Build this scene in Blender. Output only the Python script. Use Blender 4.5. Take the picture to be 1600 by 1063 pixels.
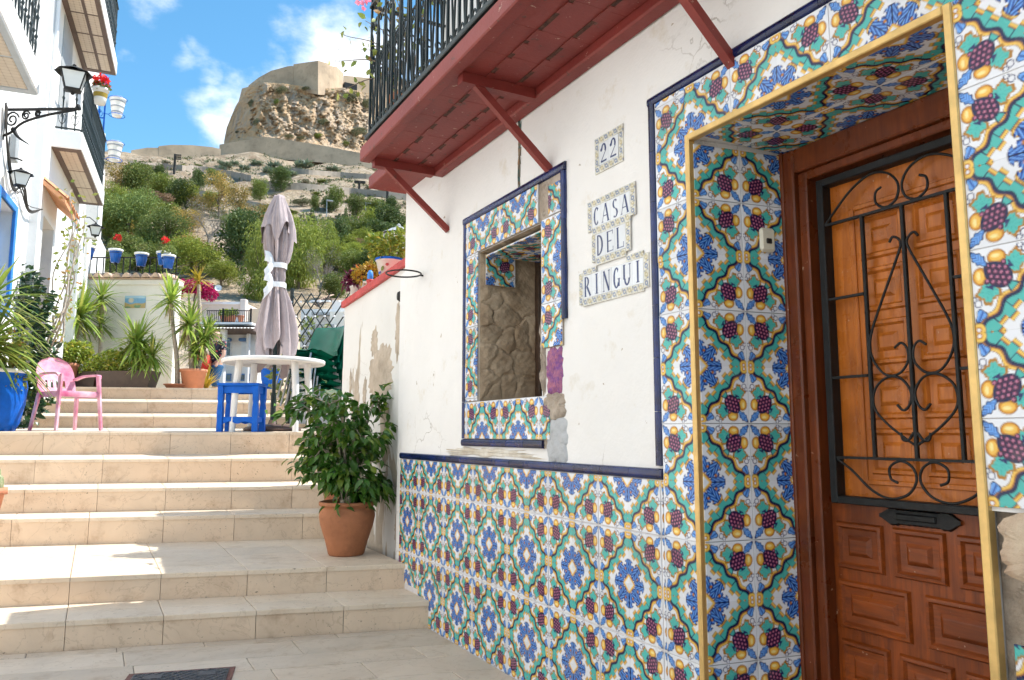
import bpy, math, random
import numpy as np
from mathutils import Matrix, Vector
for o in list(bpy.data.objects): bpy.data.objects.remove(o)
scn = bpy.context.scene; col = scn.collection
R = math.radians; rnd = random.Random(7); PI = math.pi
# ---------------------------------------------------------------- camera
W = 1.865                       # street face of the tiled house
HC = 1.17
cam = bpy.data.cameras.new('camera'); co = bpy.data.objects.new('camera', cam); col.objects.link(co)
co.location = (0, 0, HC); co.rotation_euler = (R(90+6.94), 0, R(-28.34))
cam.sensor_width = 36; cam.lens = 27.0; cam.clip_start = .05; cam.clip_end = 5000
scn.camera = co
# ---------------------------------------------------------------- sky, sun, exposure
SUN_H, SUN_E = 97.0, 54.8      # compass-like heading (clockwise from +Y) and elevation
wd = bpy.data.worlds.new('World'); scn.world = wd; wd.use_nodes = True
nt = wd.node_tree; nt.nodes.clear()
def N(nt, t, **k):
    n = nt.nodes.new(t)
    for a, b in k.items():
        if a == 'inp':
            for i, v in b.items(): n.inputs[i].default_value = v
        else: setattr(n, a, b)
    return n
def L(nt, a, b): nt.links.new(a, b)
sky = N(nt, 'ShaderNodeTexSky', sky_type='NISHITA', sun_disc=False, sun_elevation=R(SUN_E), sun_rotation=R(SUN_H), altitude=30, air_density=1.0, dust_density=.25, ozone_density=2.2)
tc = N(nt, 'ShaderNodeTexCoord')
sat = N(nt, 'ShaderNodeHueSaturation', inp={'Hue': .485, 'Saturation': 1.22, 'Value': 1.12})
L(nt, sky.outputs[0], sat.inputs['Color'])
def cloud_dir(px, py):
    u = (px-800)/1200; v = (531.5-py)/1200; y = R(28.34); p = R(6.94)
    fw = np.array([math.sin(y)*math.cos(p), math.cos(y)*math.cos(p), math.sin(p)]); rt = np.array([math.cos(y), -math.sin(y), 0])
    d = fw+u*rt+v*np.cross(rt, fw); return d/np.linalg.norm(d)
mpn = N(nt, 'ShaderNodeMapping', inp={'Scale': (1, 1, 1.6), 'Location': (3.1, .4, .2)}); L(nt, tc.outputs['Generated'], mpn.inputs[0])
nz = N(nt, 'ShaderNodeTexNoise', inp={'Scale': 8.0, 'Detail': 6.0, 'Roughness': .62}); L(nt, mpn.outputs[0], nz.inputs['Vector'])
nz2 = N(nt, 'ShaderNodeTexNoise', inp={'Scale': 2.2, 'Detail': 3.0}); L(nt, mpn.outputs[0], nz2.inputs['Vector'])
gen = N(nt, 'ShaderNodeMapRange', inp={1: .56, 2: .85, 3: 0, 4: .55}); L(nt, nz2.outputs[0], gen.inputs[0])
acc = gen.outputs[0]
nz3 = N(nt, 'ShaderNodeTexNoise', inp={'Scale': 14.0, 'Detail': 2.0}); L(nt, tc.outputs['Generated'], nz3.inputs['Vector'])
wb = N(nt, 'ShaderNodeVectorMath', operation='SCALE'); wb.inputs['Scale'].default_value = .10; L(nt, nz3.outputs['Color'], wb.inputs[0])
wa = N(nt, 'ShaderNodeVectorMath', operation='ADD'); L(nt, tc.outputs['Generated'], wa.inputs[0]); L(nt, wb.outputs[0], wa.inputs[1])
wo = N(nt, 'ShaderNodeVectorMath', operation='SUBTRACT'); L(nt, wa.outputs[0], wo.inputs[0]); wo.inputs[1].default_value = (.05, .05, .05)
CL = [((245, 0), .050, .80), ((505, 95), .085, 1.1), ((430, 120), .060, .95), ((570, 100), .07, 1.1), ((345, 128), .050, .90), ((300, 112), .035, .8), ((372, 165), .035, .8), ((272, 105), .030, .72), ((215, 82), .022, .58), ((325, 150), .045, .85), ((352, 185), .055, .80), ((290, 150), .018, .5), ((345, 214), .020, .45), ((640, 90), .08, .85)]
for (p, rad, amp) in CL:
    d = cloud_dir(*p)
    dt = N(nt, 'ShaderNodeVectorMath', operation='DISTANCE'); dt.inputs[1].default_value = d; L(nt, wo.outputs[0], dt.inputs[0])
    mr = N(nt, 'ShaderNodeMapRange', interpolation_type='SMOOTHSTEP', inp={1: rad*1.15, 2: rad*.1, 3: 0, 4: amp}); L(nt, dt.outputs['Value'], mr.inputs[0])
    mx = N(nt, 'ShaderNodeMath', operation='MAXIMUM'); L(nt, acc, mx.inputs[0]); L(nt, mr.outputs[0], mx.inputs[1]); acc = mx.outputs[0]
ad = N(nt, 'ShaderNodeMath', operation='MULTIPLY_ADD'); L(nt, nz.outputs[0], ad.inputs[0]); ad.inputs[1].default_value = 2.6; L(nt, acc, ad.inputs[2])
cm = N(nt, 'ShaderNodeMapRange', interpolation_type='SMOOTHSTEP', inp={1: 1.50, 2: 2.75, 3: 0, 4: 1}); L(nt, ad.outputs[0], cm.inputs[0])
mixc = N(nt, 'ShaderNodeMix', data_type='RGBA'); L(nt, cm.outputs[0], mixc.inputs[0]); L(nt, sat.outputs[0], mixc.inputs[6]); mixc.inputs[7].default_value = (7.4, 7.5, 7.7, 1)
wd.cycles.sampling_method = 'MANUAL'; wd.cycles.sample_map_resolution = 512
bg = N(nt, 'ShaderNodeBackground', inp={'Strength': .13}); L(nt, mixc.outputs[2], bg.inputs[0])
ow = N(nt, 'ShaderNodeOutputWorld'); L(nt, bg.outputs[0], ow.inputs[0])
sl = bpy.data.lights.new('sun', 'SUN'); sl.energy = 4.6; sl.angle = R(.53); sl.color = (1, .955, .88)
so = bpy.data.objects.new('sun', sl); col.objects.link(so); so.location = (20, -5, 30)
sd = Vector((math.sin(R(SUN_H))*math.cos(R(SUN_E)), math.cos(R(SUN_H))*math.cos(R(SUN_E)), math.sin(R(SUN_E))))
so.rotation_euler = sd.to_track_quat('Z', 'Y').to_euler()
scn.view_settings.view_transform = 'Standard'; scn.view_settings.look = 'None'; scn.view_settings.gamma = 1; scn.view_settings.exposure = .80
scn.view_settings.use_curve_mapping = False
scn.render.engine = 'CYCLES'; scn.cycles.max_bounces = 6; scn.cycles.diffuse_bounces = 3; scn.cycles.use_adaptive_sampling = True; scn.cycles.adaptive_threshold = .03; scn.cycles.transparent_max_bounces = 4; scn.cycles.sample_clamp_indirect = 6; scn.cycles.glossy_bounces = 2
# ---------------------------------------------------------------- materials
MATS = {}
def newmat(name):
    m = bpy.data.materials.new(name); m.use_nodes = True; t = m.node_tree; t.nodes.clear()
    b = t.nodes.new('ShaderNodeBsdfPrincipled'); o = t.nodes.new('ShaderNodeOutputMaterial'); t.links.new(b.outputs[0], o.inputs[0])
    MATS[name] = m; return m, t, b
def mixcol(t, f, a, b, blend='MIX'):
    m = t.nodes.new('ShaderNodeMix'); m.data_type = 'RGBA'; m.blend_type = blend
    for s, i in ((f, 0), (a, 6), (b, 7)):
        if hasattr(s, 'is_linked') or hasattr(s, 'links'): t.links.new(s, m.inputs[i])
        elif i == 0: m.inputs[0].default_value = s
        else: m.inputs[i].default_value = (*s, 1)
    return m.outputs[2]
def noise(t, scale, detail=5, rough=.55, vec=None, dist=0):
    detail = min(detail, 4)
    n = t.nodes.new('ShaderNodeTexNoise'); n.inputs['Scale'].default_value = scale; n.inputs['Detail'].default_value = detail; n.inputs['Roughness'].default_value = rough; n.inputs['Distortion'].default_value = dist
    if vec is not None: t.links.new(vec, n.inputs['Vector'])
    return n.outputs[0]
def mrange(t, s, a, b, c=0., d=1., smooth=False):
    n = t.nodes.new('ShaderNodeMapRange'); n.inputs[1].default_value = a; n.inputs[2].default_value = b; n.inputs[3].default_value = c; n.inputs[4].default_value = d
    if smooth: n.interpolation_type = 'SMOOTHSTEP'
    t.links.new(s, n.inputs[0]); return n.outputs[0]
def mth(t, op, a, b=None):
    n = t.nodes.new('ShaderNodeMath'); n.operation = op
    for i, s in enumerate((a, b)):
        if s is None: continue
        if hasattr(s, 'links'): t.links.new(s, n.inputs[i])
        else: n.inputs[i].default_value = s
    return n.outputs[0]
def objco(t, world=False):
    if world:
        return t.nodes.new('ShaderNodeNewGeometry').outputs['Position']
    return t.nodes.new('ShaderNodeTexCoord').outputs['Object']
def mapped(t, v, sc):
    m = t.nodes.new('ShaderNodeMapping'); m.inputs['Scale'].default_value = sc; t.links.new(v, m.inputs[0]); return m.outputs[0]
def bump(t, b, h, strength=.3, dist=.01):
    n = t.nodes.new('ShaderNodeBump'); n.inputs['Strength'].default_value = strength; n.inputs['Distance'].default_value = dist
    t.links.new(h, n.inputs['Height']); t.links.new(n.outputs[0], b.inputs['Normal'])
def randv(t): return t.nodes.new('ShaderNodeObjectInfo').outputs['Random']
def island(t): return t.nodes.new('ShaderNodeNewGeometry').outputs['Random Per Island']
def sc(c, k): return tuple(min(1, x*k) for x in c)
def M(name, c, rough=.6, var=.15, scale=6., bmp=0., bscale=40., metal=0., spec=.5, rand=0., world=True, c2=None, dirt=0.):
    if name in MATS: return MATS[name]
    m, t, b = newmat(name)
    v = objco(t, world)
    f = mrange(t, noise(t, scale, 6, .6, v), .3, .7)
    out = mixcol(t, f, sc(c, 1-var), c2 if c2 else sc(c, 1+var))
    if dirt:
        d = mrange(t, noise(t, scale*2.7, 8, .7, v), .52, .72, 0, dirt); out = mixcol(t, d, out, sc(c, .35))
    if rand:
        k = mrange(t, randv(t), 0, 1, 1-rand, 1+rand)
        cb = t.nodes.new('ShaderNodeCombineColor'); [t.links.new(k, cb.inputs[i]) for i in range(3)]
        out = mixcol(t, 1., out, cb.outputs[0], 'MULTIPLY')
    t.links.new(out, b.inputs['Base Color'])
    b.inputs['Roughness'].default_value = rough; b.inputs['Metallic'].default_value = metal; b.inputs['Specular IOR Level'].default_value = spec
    if bmp: bump(t, b, noise(t, bscale, 6, .65, v), bmp, .01)
    return m
def LEAF(name, c1, c2, rough=.45, trans=.3, c3=None):
    if name in MATS: return MATS[name]
    m, t, b = newmat(name)
    f = island(t); out = mixcol(t, f, c1, c2)
    if c3: out = mixcol(t, mrange(t, mth(t, 'FRACT', mth(t, 'MULTIPLY', f, 7.3)), .82, .9), out, c3)
    k = mrange(t, randv(t), 0, 1, .8, 1.2); cb = t.nodes.new('ShaderNodeCombineColor'); [t.links.new(k, cb.inputs[i]) for i in range(3)]
    out = mixcol(t, 1., out, cb.outputs[0], 'MULTIPLY')
    t.links.new(out, b.inputs['Base Color']); b.inputs['Roughness'].default_value = rough
    tr = t.nodes.new('ShaderNodeBsdfTranslucent'); t.links.new(out, tr.inputs[0])
    mx = t.nodes.new('ShaderNodeMixShader'); mx.inputs[0].default_value = trans
    t.links.new(b.outputs[0], mx.inputs[1]); t.links.new(tr.outputs[0], mx.inputs[2])
    t.links.new(mx.outputs[0], [n for n in t.nodes if n.type == 'OUTPUT_MATERIAL'][0].inputs[0])
    return m
def plaster(name, base, peel=.0, under=(.42, .36, .29), crack=.6, stain=.3, streak=False, spots=0.):
    m, t, b = newmat(name); v = objco(t, True)
    f = mrange(t, noise(t, 1.7, 6, .6, v), .35, .7); c = mixcol(t, f, base, sc(base, .93))
    f2 = mrange(t, noise(t, 6., 9, .72, v), .60, .74, 0, stain); c = mixcol(t, f2, c, (.62, .55, .42))
    # hairline cracks
    vo = t.nodes.new('ShaderNodeTexVoronoi'); vo.feature = 'DISTANCE_TO_EDGE'; vo.inputs['Scale'].default_value = 2.6
    dv = t.nodes.new('ShaderNodeVectorMath'); dv.operation = 'ADD'
    nn = t.nodes.new('ShaderNodeTexNoise'); nn.inputs['Scale'].default_value = 5; nn.inputs['Detail'].default_value = 6; t.links.new(v, nn.inputs['Vector'])
    t.links.new(v, dv.inputs[0]); s2 = t.nodes.new('ShaderNodeVectorMath'); s2.operation = 'SCALE'; s2.inputs['Scale'].default_value = .35; t.links.new(nn.outputs['Color'], s2.inputs[0]); t.links.new(s2.outputs[0], dv.inputs[1]); t.links.new(dv.outputs[0], vo.inputs['Vector'])
    ck = mth(t, 'MULTIPLY', mrange(t, vo.outputs['Distance'], .004, .012, 1, 0), mrange(t, noise(t, 1.3, 3, .5, v), .55, .68, 0, crack))
    c = mixcol(t, ck, c, (.30, .26, .21))
    # small chips
    vv = mapped(t, v, (1, 1, .28)) if streak else v
    pn = noise(t, 3.2 if streak else 9., 9, .66, vv, .6)
    h = noise(t, 60., 6, .6, v)
    th = .74-.3*peel
    pk = mrange(t, pn, th, th+.012)
    if spots:
        # pieces fallen off near the ground
        z = t.nodes.new('ShaderNodeSeparateXYZ'); t.links.new(v, z.inputs[0])
        zz = mrange(t, z.outputs[2], .3, 1.9, .13, -.10)
        pk = mrange(t, mth(t, 'ADD', pn, zz), th, th+.012)
    c = mixcol(t, pk, c, mixcol(t, mrange(t, noise(t, 14, 6, .7, v), .3, .7), under, sc(under, 1.25)))
    t.links.new(c, b.inputs['Base Color']); b.inputs['Roughness'].default_value = .82; b.inputs['Specular IOR Level'].default_value = .25
    lo = noise(t, 7, 4, .5, v)
    hh = mth(t, 'SUBTRACT', mth(t, 'ADD', mth(t, 'MULTIPLY', h, .25), mth(t, 'MULTIPLY', lo, 1.4)), mth(t, 'ADD', mth(t, 'MULTIPLY', pk, .5), mth(t, 'MULTIPLY', ck, .3)))
    bump(t, b, hh, .45, .012); return m
plaster('white_plaster', (.83, .815, .79), peel=.13, crack=1., stain=.42)
plaster('peeling_plaster', (.76, .745, .71), peel=.50, crack=.3, stain=.25, streak=True, spots=1)
plaster('house_white', (.84, .83, .81), peel=.0, crack=.2, stain=.12)
plaster('cream_plaster', (.86, .80, .70), peel=.0, crack=.2, stain=.15)
plaster('sand_plaster', (.62, .50, .37), peel=.02, crack=.2, stain=.2)
plaster('pink_plaster', (.74, .62, .55), peel=.0, crack=.2, stain=.2)
def stone(name, c, dark, rand=.07):
    m, t, b = newmat(name); v = objco(t, True)
    c1 = mixcol(t, mrange(t, noise(t, 2.2, 7, .62, v, .8), .3, .72), sc(c, .88), sc(c, 1.08))
    c1 = mixcol(t, mrange(t, noise(t, 5, 9, .7, v), .54, .72, 0, .7), c1, dark); c1 = mixcol(t, mrange(t, noise(t, 1.1, 3, .6, v), .45, .7, 0, .4), c1, sc(dark, 1.35))
    wv = t.nodes.new('ShaderNodeTexNoise'); wv.inputs['Scale'].default_value = 3.3; wv.inputs['Detail'].default_value = 9; wv.inputs['Distortion'].default_value = 1.8; t.links.new(v, wv.inputs['Vector'])
    ve = mrange(t, mth(t, 'ABSOLUTE', mth(t, 'SUBTRACT', wv.outputs[0], .5)), .0, .012, .38, 0); c1 = mixcol(t, ve, c1, sc(dark, .8))
    pit = mrange(t, noise(t, 60, 3, .5, v), .655, .71, 0, .75); pit = mth(t, 'MULTIPLY', pit, mrange(t, noise(t, 2.7, 3, .5, v), .48, .62)); c1 = mixcol(t, pit, c1, (.12, .09, .07))
    k = mrange(t, randv(t), 0, 1, 1-rand, 1+rand); cb = t.nodes.new('ShaderNodeCombineColor'); [t.links.new(k, cb.inputs[i]) for i in range(3)]
    c1 = mixcol(t, 1., c1, cb.outputs[0], 'MULTIPLY')
    t.links.new(c1, b.inputs['Base Color']); t.links.new(mrange(t, noise(t, 9, 4, .5, v), .3, .7, .42, .62), b.inputs['Roughness']); b.inputs['Specular IOR Level'].default_value = .35
    bump(t, b, noise(t, 45, 8, .7, v), .18, .006); return m
stone('riser_stone', (.68, .535, .395), (.42, .29, .19))
stone('tread_stone', (.70, .585, .455), (.50, .38, .265), .06)
stone('paving_stone', (.61, .515, .41), (.42, .31, .21), .10)
M('joint', (.30, .25, .20), .9, .25, 12)
M('grout', (.63, .60, .60), .85, .12, 20, .2, 120)
def ceramic(name):
    m, t, b = newmat(name)
    a = t.nodes.new('ShaderNodeVertexColor'); a.layer_name = 'print'
    v = objco(t, True)
    d = mrange(t, noise(t, 5, 8, .7, v), .55, .8, 0, .22); c = mixcol(t, d, a.outputs[0], (.45, .40, .33))
    k = mrange(t, randv(t), 0, 1, .90, 1.06); cb = t.nodes.new('ShaderNodeCombineColor'); [t.links.new(k, cb.inputs[i]) for i in range(3)]
    c = mixcol(t, 1., c, cb.outputs[0], 'MULTIPLY')
    t.links.new(c, b.inputs['Base Color']); b.inputs['Roughness'].default_value = .16; b.inputs['Specular IOR Level'].default_value = .45
    t.links.new(mrange(t, noise(t, 11, 5, .6, v), .3, .75, .12, .34), b.inputs['Roughness'])
    bump(t, b, noise(t, 14, 3, .5, v), .06, .004); return m
ceramic('printed_tile')
M('cobalt', (.006, .011, .060), .17, .5, 9, .08, 30, rand=.35, c2=(.010, .026, .135), dirt=.25)
M('gold_trim', (.66, .44, .16), .32, .18, 14, .1, 60, metal=.45)
def wood(name, c1, c2, rough=.32, axis=(14, 14, 1.2)):
    m, t, b = newmat(name); v = mapped(t, objco(t, True), axis)
    n = t.nodes.new('ShaderNodeTexNoise'); n.inputs['Scale'].default_value = 3.; n.inputs['Detail'].default_value = 9; n.inputs['Roughness'].default_value = .65; n.inputs['Distortion'].default_value = .8; t.links.new(v, n.inputs['Vector'])
    c = mixcol(t, mrange(t, n.outputs[0], .32, .68), c1, c2)
    c = mixcol(t, mrange(t, noise(t, 3.1, 5, .65, objco(t, True)), .42, .68, 0, .65), c, sc(c1, .6))
    c = mixcol(t, mrange(t, noise(t, 42, 2, .5, objco(t, True)), .74, .77, 0, .5), c, (.62, .46, .33))
    t.links.new(c, b.inputs['Base Color']); t.links.new(mrange(t, noise(t, 9, 4, .6, objco(t, True)), .3, .7, rough*.75, rough*1.4), b.inputs['Roughness']); b.inputs['Specular IOR Level'].default_value = .38; bump(t, b, n.outputs[0], .16, .004); return m
wood('door_wood', (.115, .022, .003), (.30, .066, .007), .36)
wood('door_wood_across', (.115, .022, .003), (.30, .066, .007), .36, axis=(14, 1.2, 14))
wood('frame_wood', (.105, .022, .006), (.20, .047, .012), .30)
wood('upper_door_wood', (.33, .085, .009), (.54, .165, .022), .28)
M('dark_wood', (.06, .032, .018), .6, .4, 20, .3, 90)
M('black_iron', (.007, .008, .009), .50, .4, 30, .25, 150, spec=.35)
M('green_iron', (.004, .014, .015), .48, .4, 25, .15, 150)
def redpaint():
    m, t, b = newmat('red_paint'); v = objco(t, True)
    c = mixcol(t, mrange(t, noise(t, 2.5, 7, .6, v), .3, .7), (.17, .020, .016), (.25, .036, .027))
    k = mrange(t, noise(t, 16, 9, .72, v), .635, .665, 0, .9); c = mixcol(t, k, c, (.10, .035, .022))
    k2 = mrange(t, noise(t, 23, 9, .7, v), .665, .69, 0, .8); c = mixcol(t, k2, c, (.48, .33, .25))
    t.links.new(c, b.inputs['Base Color']); b.inputs['Roughness'].default_value = .55; bump(t, b, mth(t, 'SUBTRACT', noise(t, 50, 6, .6, v), mth(t, 'ADD', k, k2)), .3, .008); return m
redpaint()
M('rust', (.07, .022, .012), .85, .6, 40, .5, 120)
M('coping_red', (.52, .06, .055), .6, .2, 10, .25, 60, dirt=.3)
M('mortar', (.33, .265, .20), .95, .25, 9, .8, 45, c2=(.52, .44, .36), dirt=.5)
M('rubble', (.40, .28, .17), .95, .35, 7, .8, 26, c2=(.58, .46, .33), dirt=.5)
M('brick_raw', (.50, .33, .22), .9, .2, 8, .5, 50, c2=(.56, .46, .34), dirt=.2)
M('purple_paint', (.20, .06, .34), .7, .3, 38, .6, 50, c2=(.45, .16, .20), dirt=.6)
M('cement_grey', (.44, .45, .46), .9, .12, 8, .5, 50)
M('terracotta', (.40, .155, .068), .75, .22, 5, .25, 60, dirt=.3, rand=.12)
M('terracotta_bright', (.55, .22, .12), .75, .15, 6, .2, 60, rand=.1)
M('soil', (.055, .038, .026), .95, .4, 40, .8, 80)
M('bark', (.22, .165, .115), .9, .35, 30, .7, 60)
M('pale_bark', (.40, .33, .26), .9, .3, 30, .6, 60)
M('white_plastic', (.78, .77, .75), .38, .03, 4, .02, 60, dirt=.06)
M('pink_plastic', (.70, .11, .27), .42, .25, 4.5, .02, 60, c2=(.86, .56, .63))
M('green_plastic', (.008, .165, .105), .25, .15, 6)
M('blue_paint', (.0, .105, .52), .55, .18, 8, .1, 60, spec=.25)
M('blue_glaze', (.01, .12, .50), .22, .15, 6)
M('sky_blue_paint', (.04, .25, .72), .5, .15, 6)
M('steel_tube', (.42, .42, .43), .28, .1, 20, metal=.9)
M('parasol_cloth', (.42, .345, .34), .85, .08, 18, .25, 260)
M('white_cloth', (.82, .82, .82), .85, .04, 18)
M('parasol_pole', (.012, .03, .028), .4, .3, 20)
M('brown_plastic', (.085, .05, .042), .5, .2, 10)
M('brown_planter', (.12, .078, .058), .6, .15, 10)
M('white_pot', (.78, .76, .70), .35, .05, 6)
M('glass_white', (.72, .74, .72), .2, .05, 5)
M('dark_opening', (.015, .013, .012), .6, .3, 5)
M('window_glass', (.10, .14, .17), .08, .3, 3)
M('curtain', (.75, .78, .80), .8, .06, 8)
M('pantile', (.60, .42, .30), .85, .2, 9, .3, 60, rand=.15)
M('pantile_white', (.80, .78, .74), .8, .08, 9, rand=.08)
M('pantile_orange', (.62, .30, .15), .8, .15, 9, rand=.12)
M('soffit_panel', (.55, .46, .36), .8, .12, 22, rand=.08)
M('awning_blue', (.10, .22, .45), .8, .1, 8)
M('castle_stone', (.50, .375, .255), .95, .22, .10, .5, .8, dirt=.45)
M('terrace_stone', (.36, .30, .24), .95, .22, .3, .8, 2.2, dirt=.35)
M('pole_wood', (.05, .045, .04), .9, .3, 5)
M('lamp_grey', (.40, .42, .43), .5, .1, 5)
M('tan_floor', (.52, .44, .35), .8, .12, 3, .2, 30)
M('satin_white', (.82, .82, .82), .5, .04, 6)
LEAF('ficus_leaf', (.035, .125, .014), (.115, .26, .032), .32, .28, (.24, .34, .045))
LEAF('yucca_leaf', (.15, .26, .04), (.36, .46, .08), .42, .35, (.50, .50, .12))
LEAF('yucca_gold', (.45, .36, .04), (.62, .40, .05), .45, .3)
LEAF('dead_leaf', (.40, .29, .16), (.52, .42, .26), .8, .2)
LEAF('jade_leaf', (.18, .27, .035), (.40, .45, .06), .35, .25, (.52, .44, .08))
LEAF('dark_leaf', (.010, .035, .018), (.03, .075, .025), .3, .15, (.13, .17, .03))
LEAF('vine_leaf', (.20, .27, .05), (.36, .36, .08), .5, .35, (.42, .22, .06))
LEAF('geranium_leaf', (.14, .20, .05), (.25, .27, .08), .6, .3)
LEAF('red_petal', (.60, .012, .012), (.75, .03, .03), .6, .25)
LEAF('pink_petal', (.70, .20, .32), (.80, .35, .45), .6, .3)
LEAF('magenta_leaf', (.45, .01, .10), (.62, .02, .16), .6, .3, (.2, .05, .05))
LEAF('purple_leaf', (.12, .012, .05), (.22, .02, .08), .5, .2)
LEAF('golden_leaf', (.42, .30, .03), (.58, .36, .05), .5, .3, (.55, .16, .03))
LEAF('pine_green', (.15, .21, .055), (.27, .33, .09), .7, .25)
LEAF('pine_fresh', (.22, .28, .04), (.38, .41, .07), .7, .3)
LEAF('tree_dark', (.07, .115, .03), (.15, .20, .05), .6, .2)
LEAF('tree_mid', (.14, .19, .04), (.27, .31, .065), .6, .25)
LEAF('tree_ochre', (.34, .25, .06), (.52, .36, .10), .7, .25, (.15, .17, .05))
LEAF('tree_pink', (.36, .23, .14), (.46, .30, .19), .8, .2)
LEAF('twig_grey', (.26, .22, .185), (.36, .31, .26), .9, .1)
LEAF('scrub_grey', (.13, .15, .075), (.22, .225, .12), .8, .15, (.25, .20, .12))
LEAF('agave_leaf', (.14, .20, .14), (.22, .27, .18), .6, .15)
# ---------------------------------------------------------------- mesh helpers
class MB:
    def __init__(s): s.v = []; s.f = []; s.m = []; s.s = []
    def add(s, vs, fs, m=0, sm=False):
        o = len(s.v); s.v.extend([tuple(map(float, p)) for p in vs])
        for f in fs: s.f.append(tuple(i+o for i in f)); s.m.append(m); s.s.append(sm)
        return s
    def box(s, x0, x1, y0, y1, z0, z1, m=0, b=0.):
        x0, x1 = min(x0, x1), max(x0, x1); y0, y1 = min(y0, y1), max(y0, y1); z0, z1 = min(z0, z1), max(z0, z1)
        if b <= 0:
            v = [(x, y, z) for z in (z0, z1) for y in (y0, y1) for x in (x0, x1)]
            return s.add(v, [(0, 2, 3, 1), (4, 5, 7, 6), (0, 1, 5, 4), (2, 6, 7, 3), (0, 4, 6, 2), (1, 3, 7, 5)], m)
        v = []; idx = {}
        for sx in (0, 1):
            for sy in (0, 1):
                for sz in (0, 1):
                    for a in range(3):
                        p = [(x0, x1)[sx], (y0, y1)[sy], (z0, z1)[sz]]
                        for k, q in enumerate((sx, sy, sz)):
                            if k != a: p[k] += b if q == 0 else -b
                        idx[(sx, sy, sz, a)] = len(v); v.append(p)
        fs = []
        for a in range(3):
            o1, o2 = [(1, 2), (0, 2), (0, 1)][a]
            for q in (0, 1):
                def g(i, j, ax=a, a_=a):
                    t = [0, 0, 0]; t[a] = q; t[o1] = i; t[o2] = j; return idx[(*t, ax)]
                fs.append((g(0, 0), g(1, 0), g(1, 1), g(0, 1)))
        for a in range(3):
            o1, o2 = [(1, 2), (0, 2), (0, 1)][a]
            for i in (0, 1):
                for j in (0, 1):
                    t0 = [0, 0, 0]; t1 = [0, 0, 0]; t0[o1] = t1[o1] = i; t0[o2] = t1[o2] = j; t0[a] = 0; t1[a] = 1
                    fs.append((idx[(*t0, o1)], idx[(*t1, o1)], idx[(*t1, o2)], idx[(*t0, o2)]))
        for c in [(i, j, k) for i in (0, 1) for j in (0, 1) for k in (0, 1)]: fs.append(tuple(idx[(*c, a)] for a in range(3)))
        return s.add(v, fs, m)
    def bar(s, p, q, w, h, m=0, up=(0, 0, 1)):      # square bar between two points
        p = Vector(p); q = Vector(q); d = (q-p).normalized(); u = Vector(up)
        if abs(d.dot(u)) > .95: u = Vector((1, 0, 0))
        a = d.cross(u).normalized()*w/2; b = a.cross(d).normalized()*h/2
        v = [p-a-b, p+a-b, p+a+b, p-a+b, q-a-b, q+a-b, q+a+b, q-a+b]
        return s.add(v, [(3, 2, 1, 0), (4, 5, 6, 7), (0, 1, 5, 4), (1, 2, 6, 5), (2, 3, 7, 6), (3, 0, 4, 7)], m)
    def tube(s, pts, r, n=8, m=0, caps=True, sm=True):
        pts = [Vector(p) for p in pts]; k = len(pts); rr = r if hasattr(r, '__len__') else [r]*k
        u = None; vs = []
        for i, p in enumerate(pts):
            d = (pts[min(i+1, k-1)]-pts[max(i-1, 0)]).normalized()
            if u is None: u = d.orthogonal().normalized()
            else:
                u = (u-d*u.dot(d)); u = u.normalized() if u.length > 1e-6 else d.orthogonal().normalized()
            w = d.cross(u)
            for j in range(n):
                a = 2*PI*j/n; vs.append(p+(u*math.cos(a)+w*math.sin(a))*rr[i])
        fs = [(i*n+j, i*n+(j+1) % n, (i+1)*n+(j+1) % n, (i+1)*n+j) for i in range(k-1) for j in range(n)]
        s.add(vs, fs, m, sm)
        if caps: s.add(vs[:n], [tuple(range(n-1, -1, -1))], m); s.add(vs[-n:], [tuple(range(n))], m)
        return s
    def lathe(s, prof, n=24, c=(0, 0, 0), m=0, sm=True, wob=None):
        vs = []
        for (r, z) in prof:
            for j in range(n):
                a = 2*PI*j/n; k = wob(a, z) if wob else 1
                vs.append((c[0]+r*k*math.cos(a), c[1]+r*k*math.sin(a), c[2]+z))
        K = len(prof)
        return s.add(vs, [(i*n+j, i*n+(j+1) % n, (i+1)*n+(j+1) % n, (i+1)*n+j) for i in range(K-1) for j in range(n)], m, sm)
    def disc(s, r, z, n=24, c=(0, 0, 0), m=0):
        return s.add([(c[0]+r*math.cos(2*PI*j/n), c[1]+r*math.sin(2*PI*j/n), c[2]+z) for j in range(n)], [tuple(range(n))], m)
    def grid(s, fn, nu, nv, m=0, sm=True):
        vs = [fn(i/nu, j/nv) for j in range(nv+1) for i in range(nu+1)]
        return s.add(vs, [(j*(nu+1)+i, j*(nu+1)+i+1, (j+1)*(nu+1)+i+1, (j+1)*(nu+1)+i) for j in range(nv) for i in range(nu)], m, sm)
    def slab(s, P, t, c=.004, m=0):                # chamfered slab under a (possibly sloping) top quad
        P = [Vector(p) for p in P]; ce = sum(P, Vector())/4; n = len(P)
        top = []
        for p in P:
            d = (p-ce); d.z = 0; top.append(p-d.normalized()*c*1.4)
        mid = [p-Vector((0, 0, c)) for p in P]; bot = [p-Vector((0, 0, t)) for p in P]
        f = [tuple(range(n))]
        for i in range(n):
            j = (i+1) % n; f += [(n+i, n+j, j, i), (2*n+i, 2*n+j, n+j, n+i)]
        f.append(tuple(range(3*n-1, 2*n-1, -1)))
        return s.add(top+mid+bot, f, m)
    def mesh(s, name, mats):
        me = bpy.data.meshes.new(name); me.from_pydata(s.v, [], s.f)
        for k in mats: me.materials.append(MATS[k] if isinstance(k, str) else k)
        if s.f:
            me.polygons.foreach_set('material_index', s.m); me.polygons.foreach_set('use_smooth', s.s)
        me.update(); return me
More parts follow.
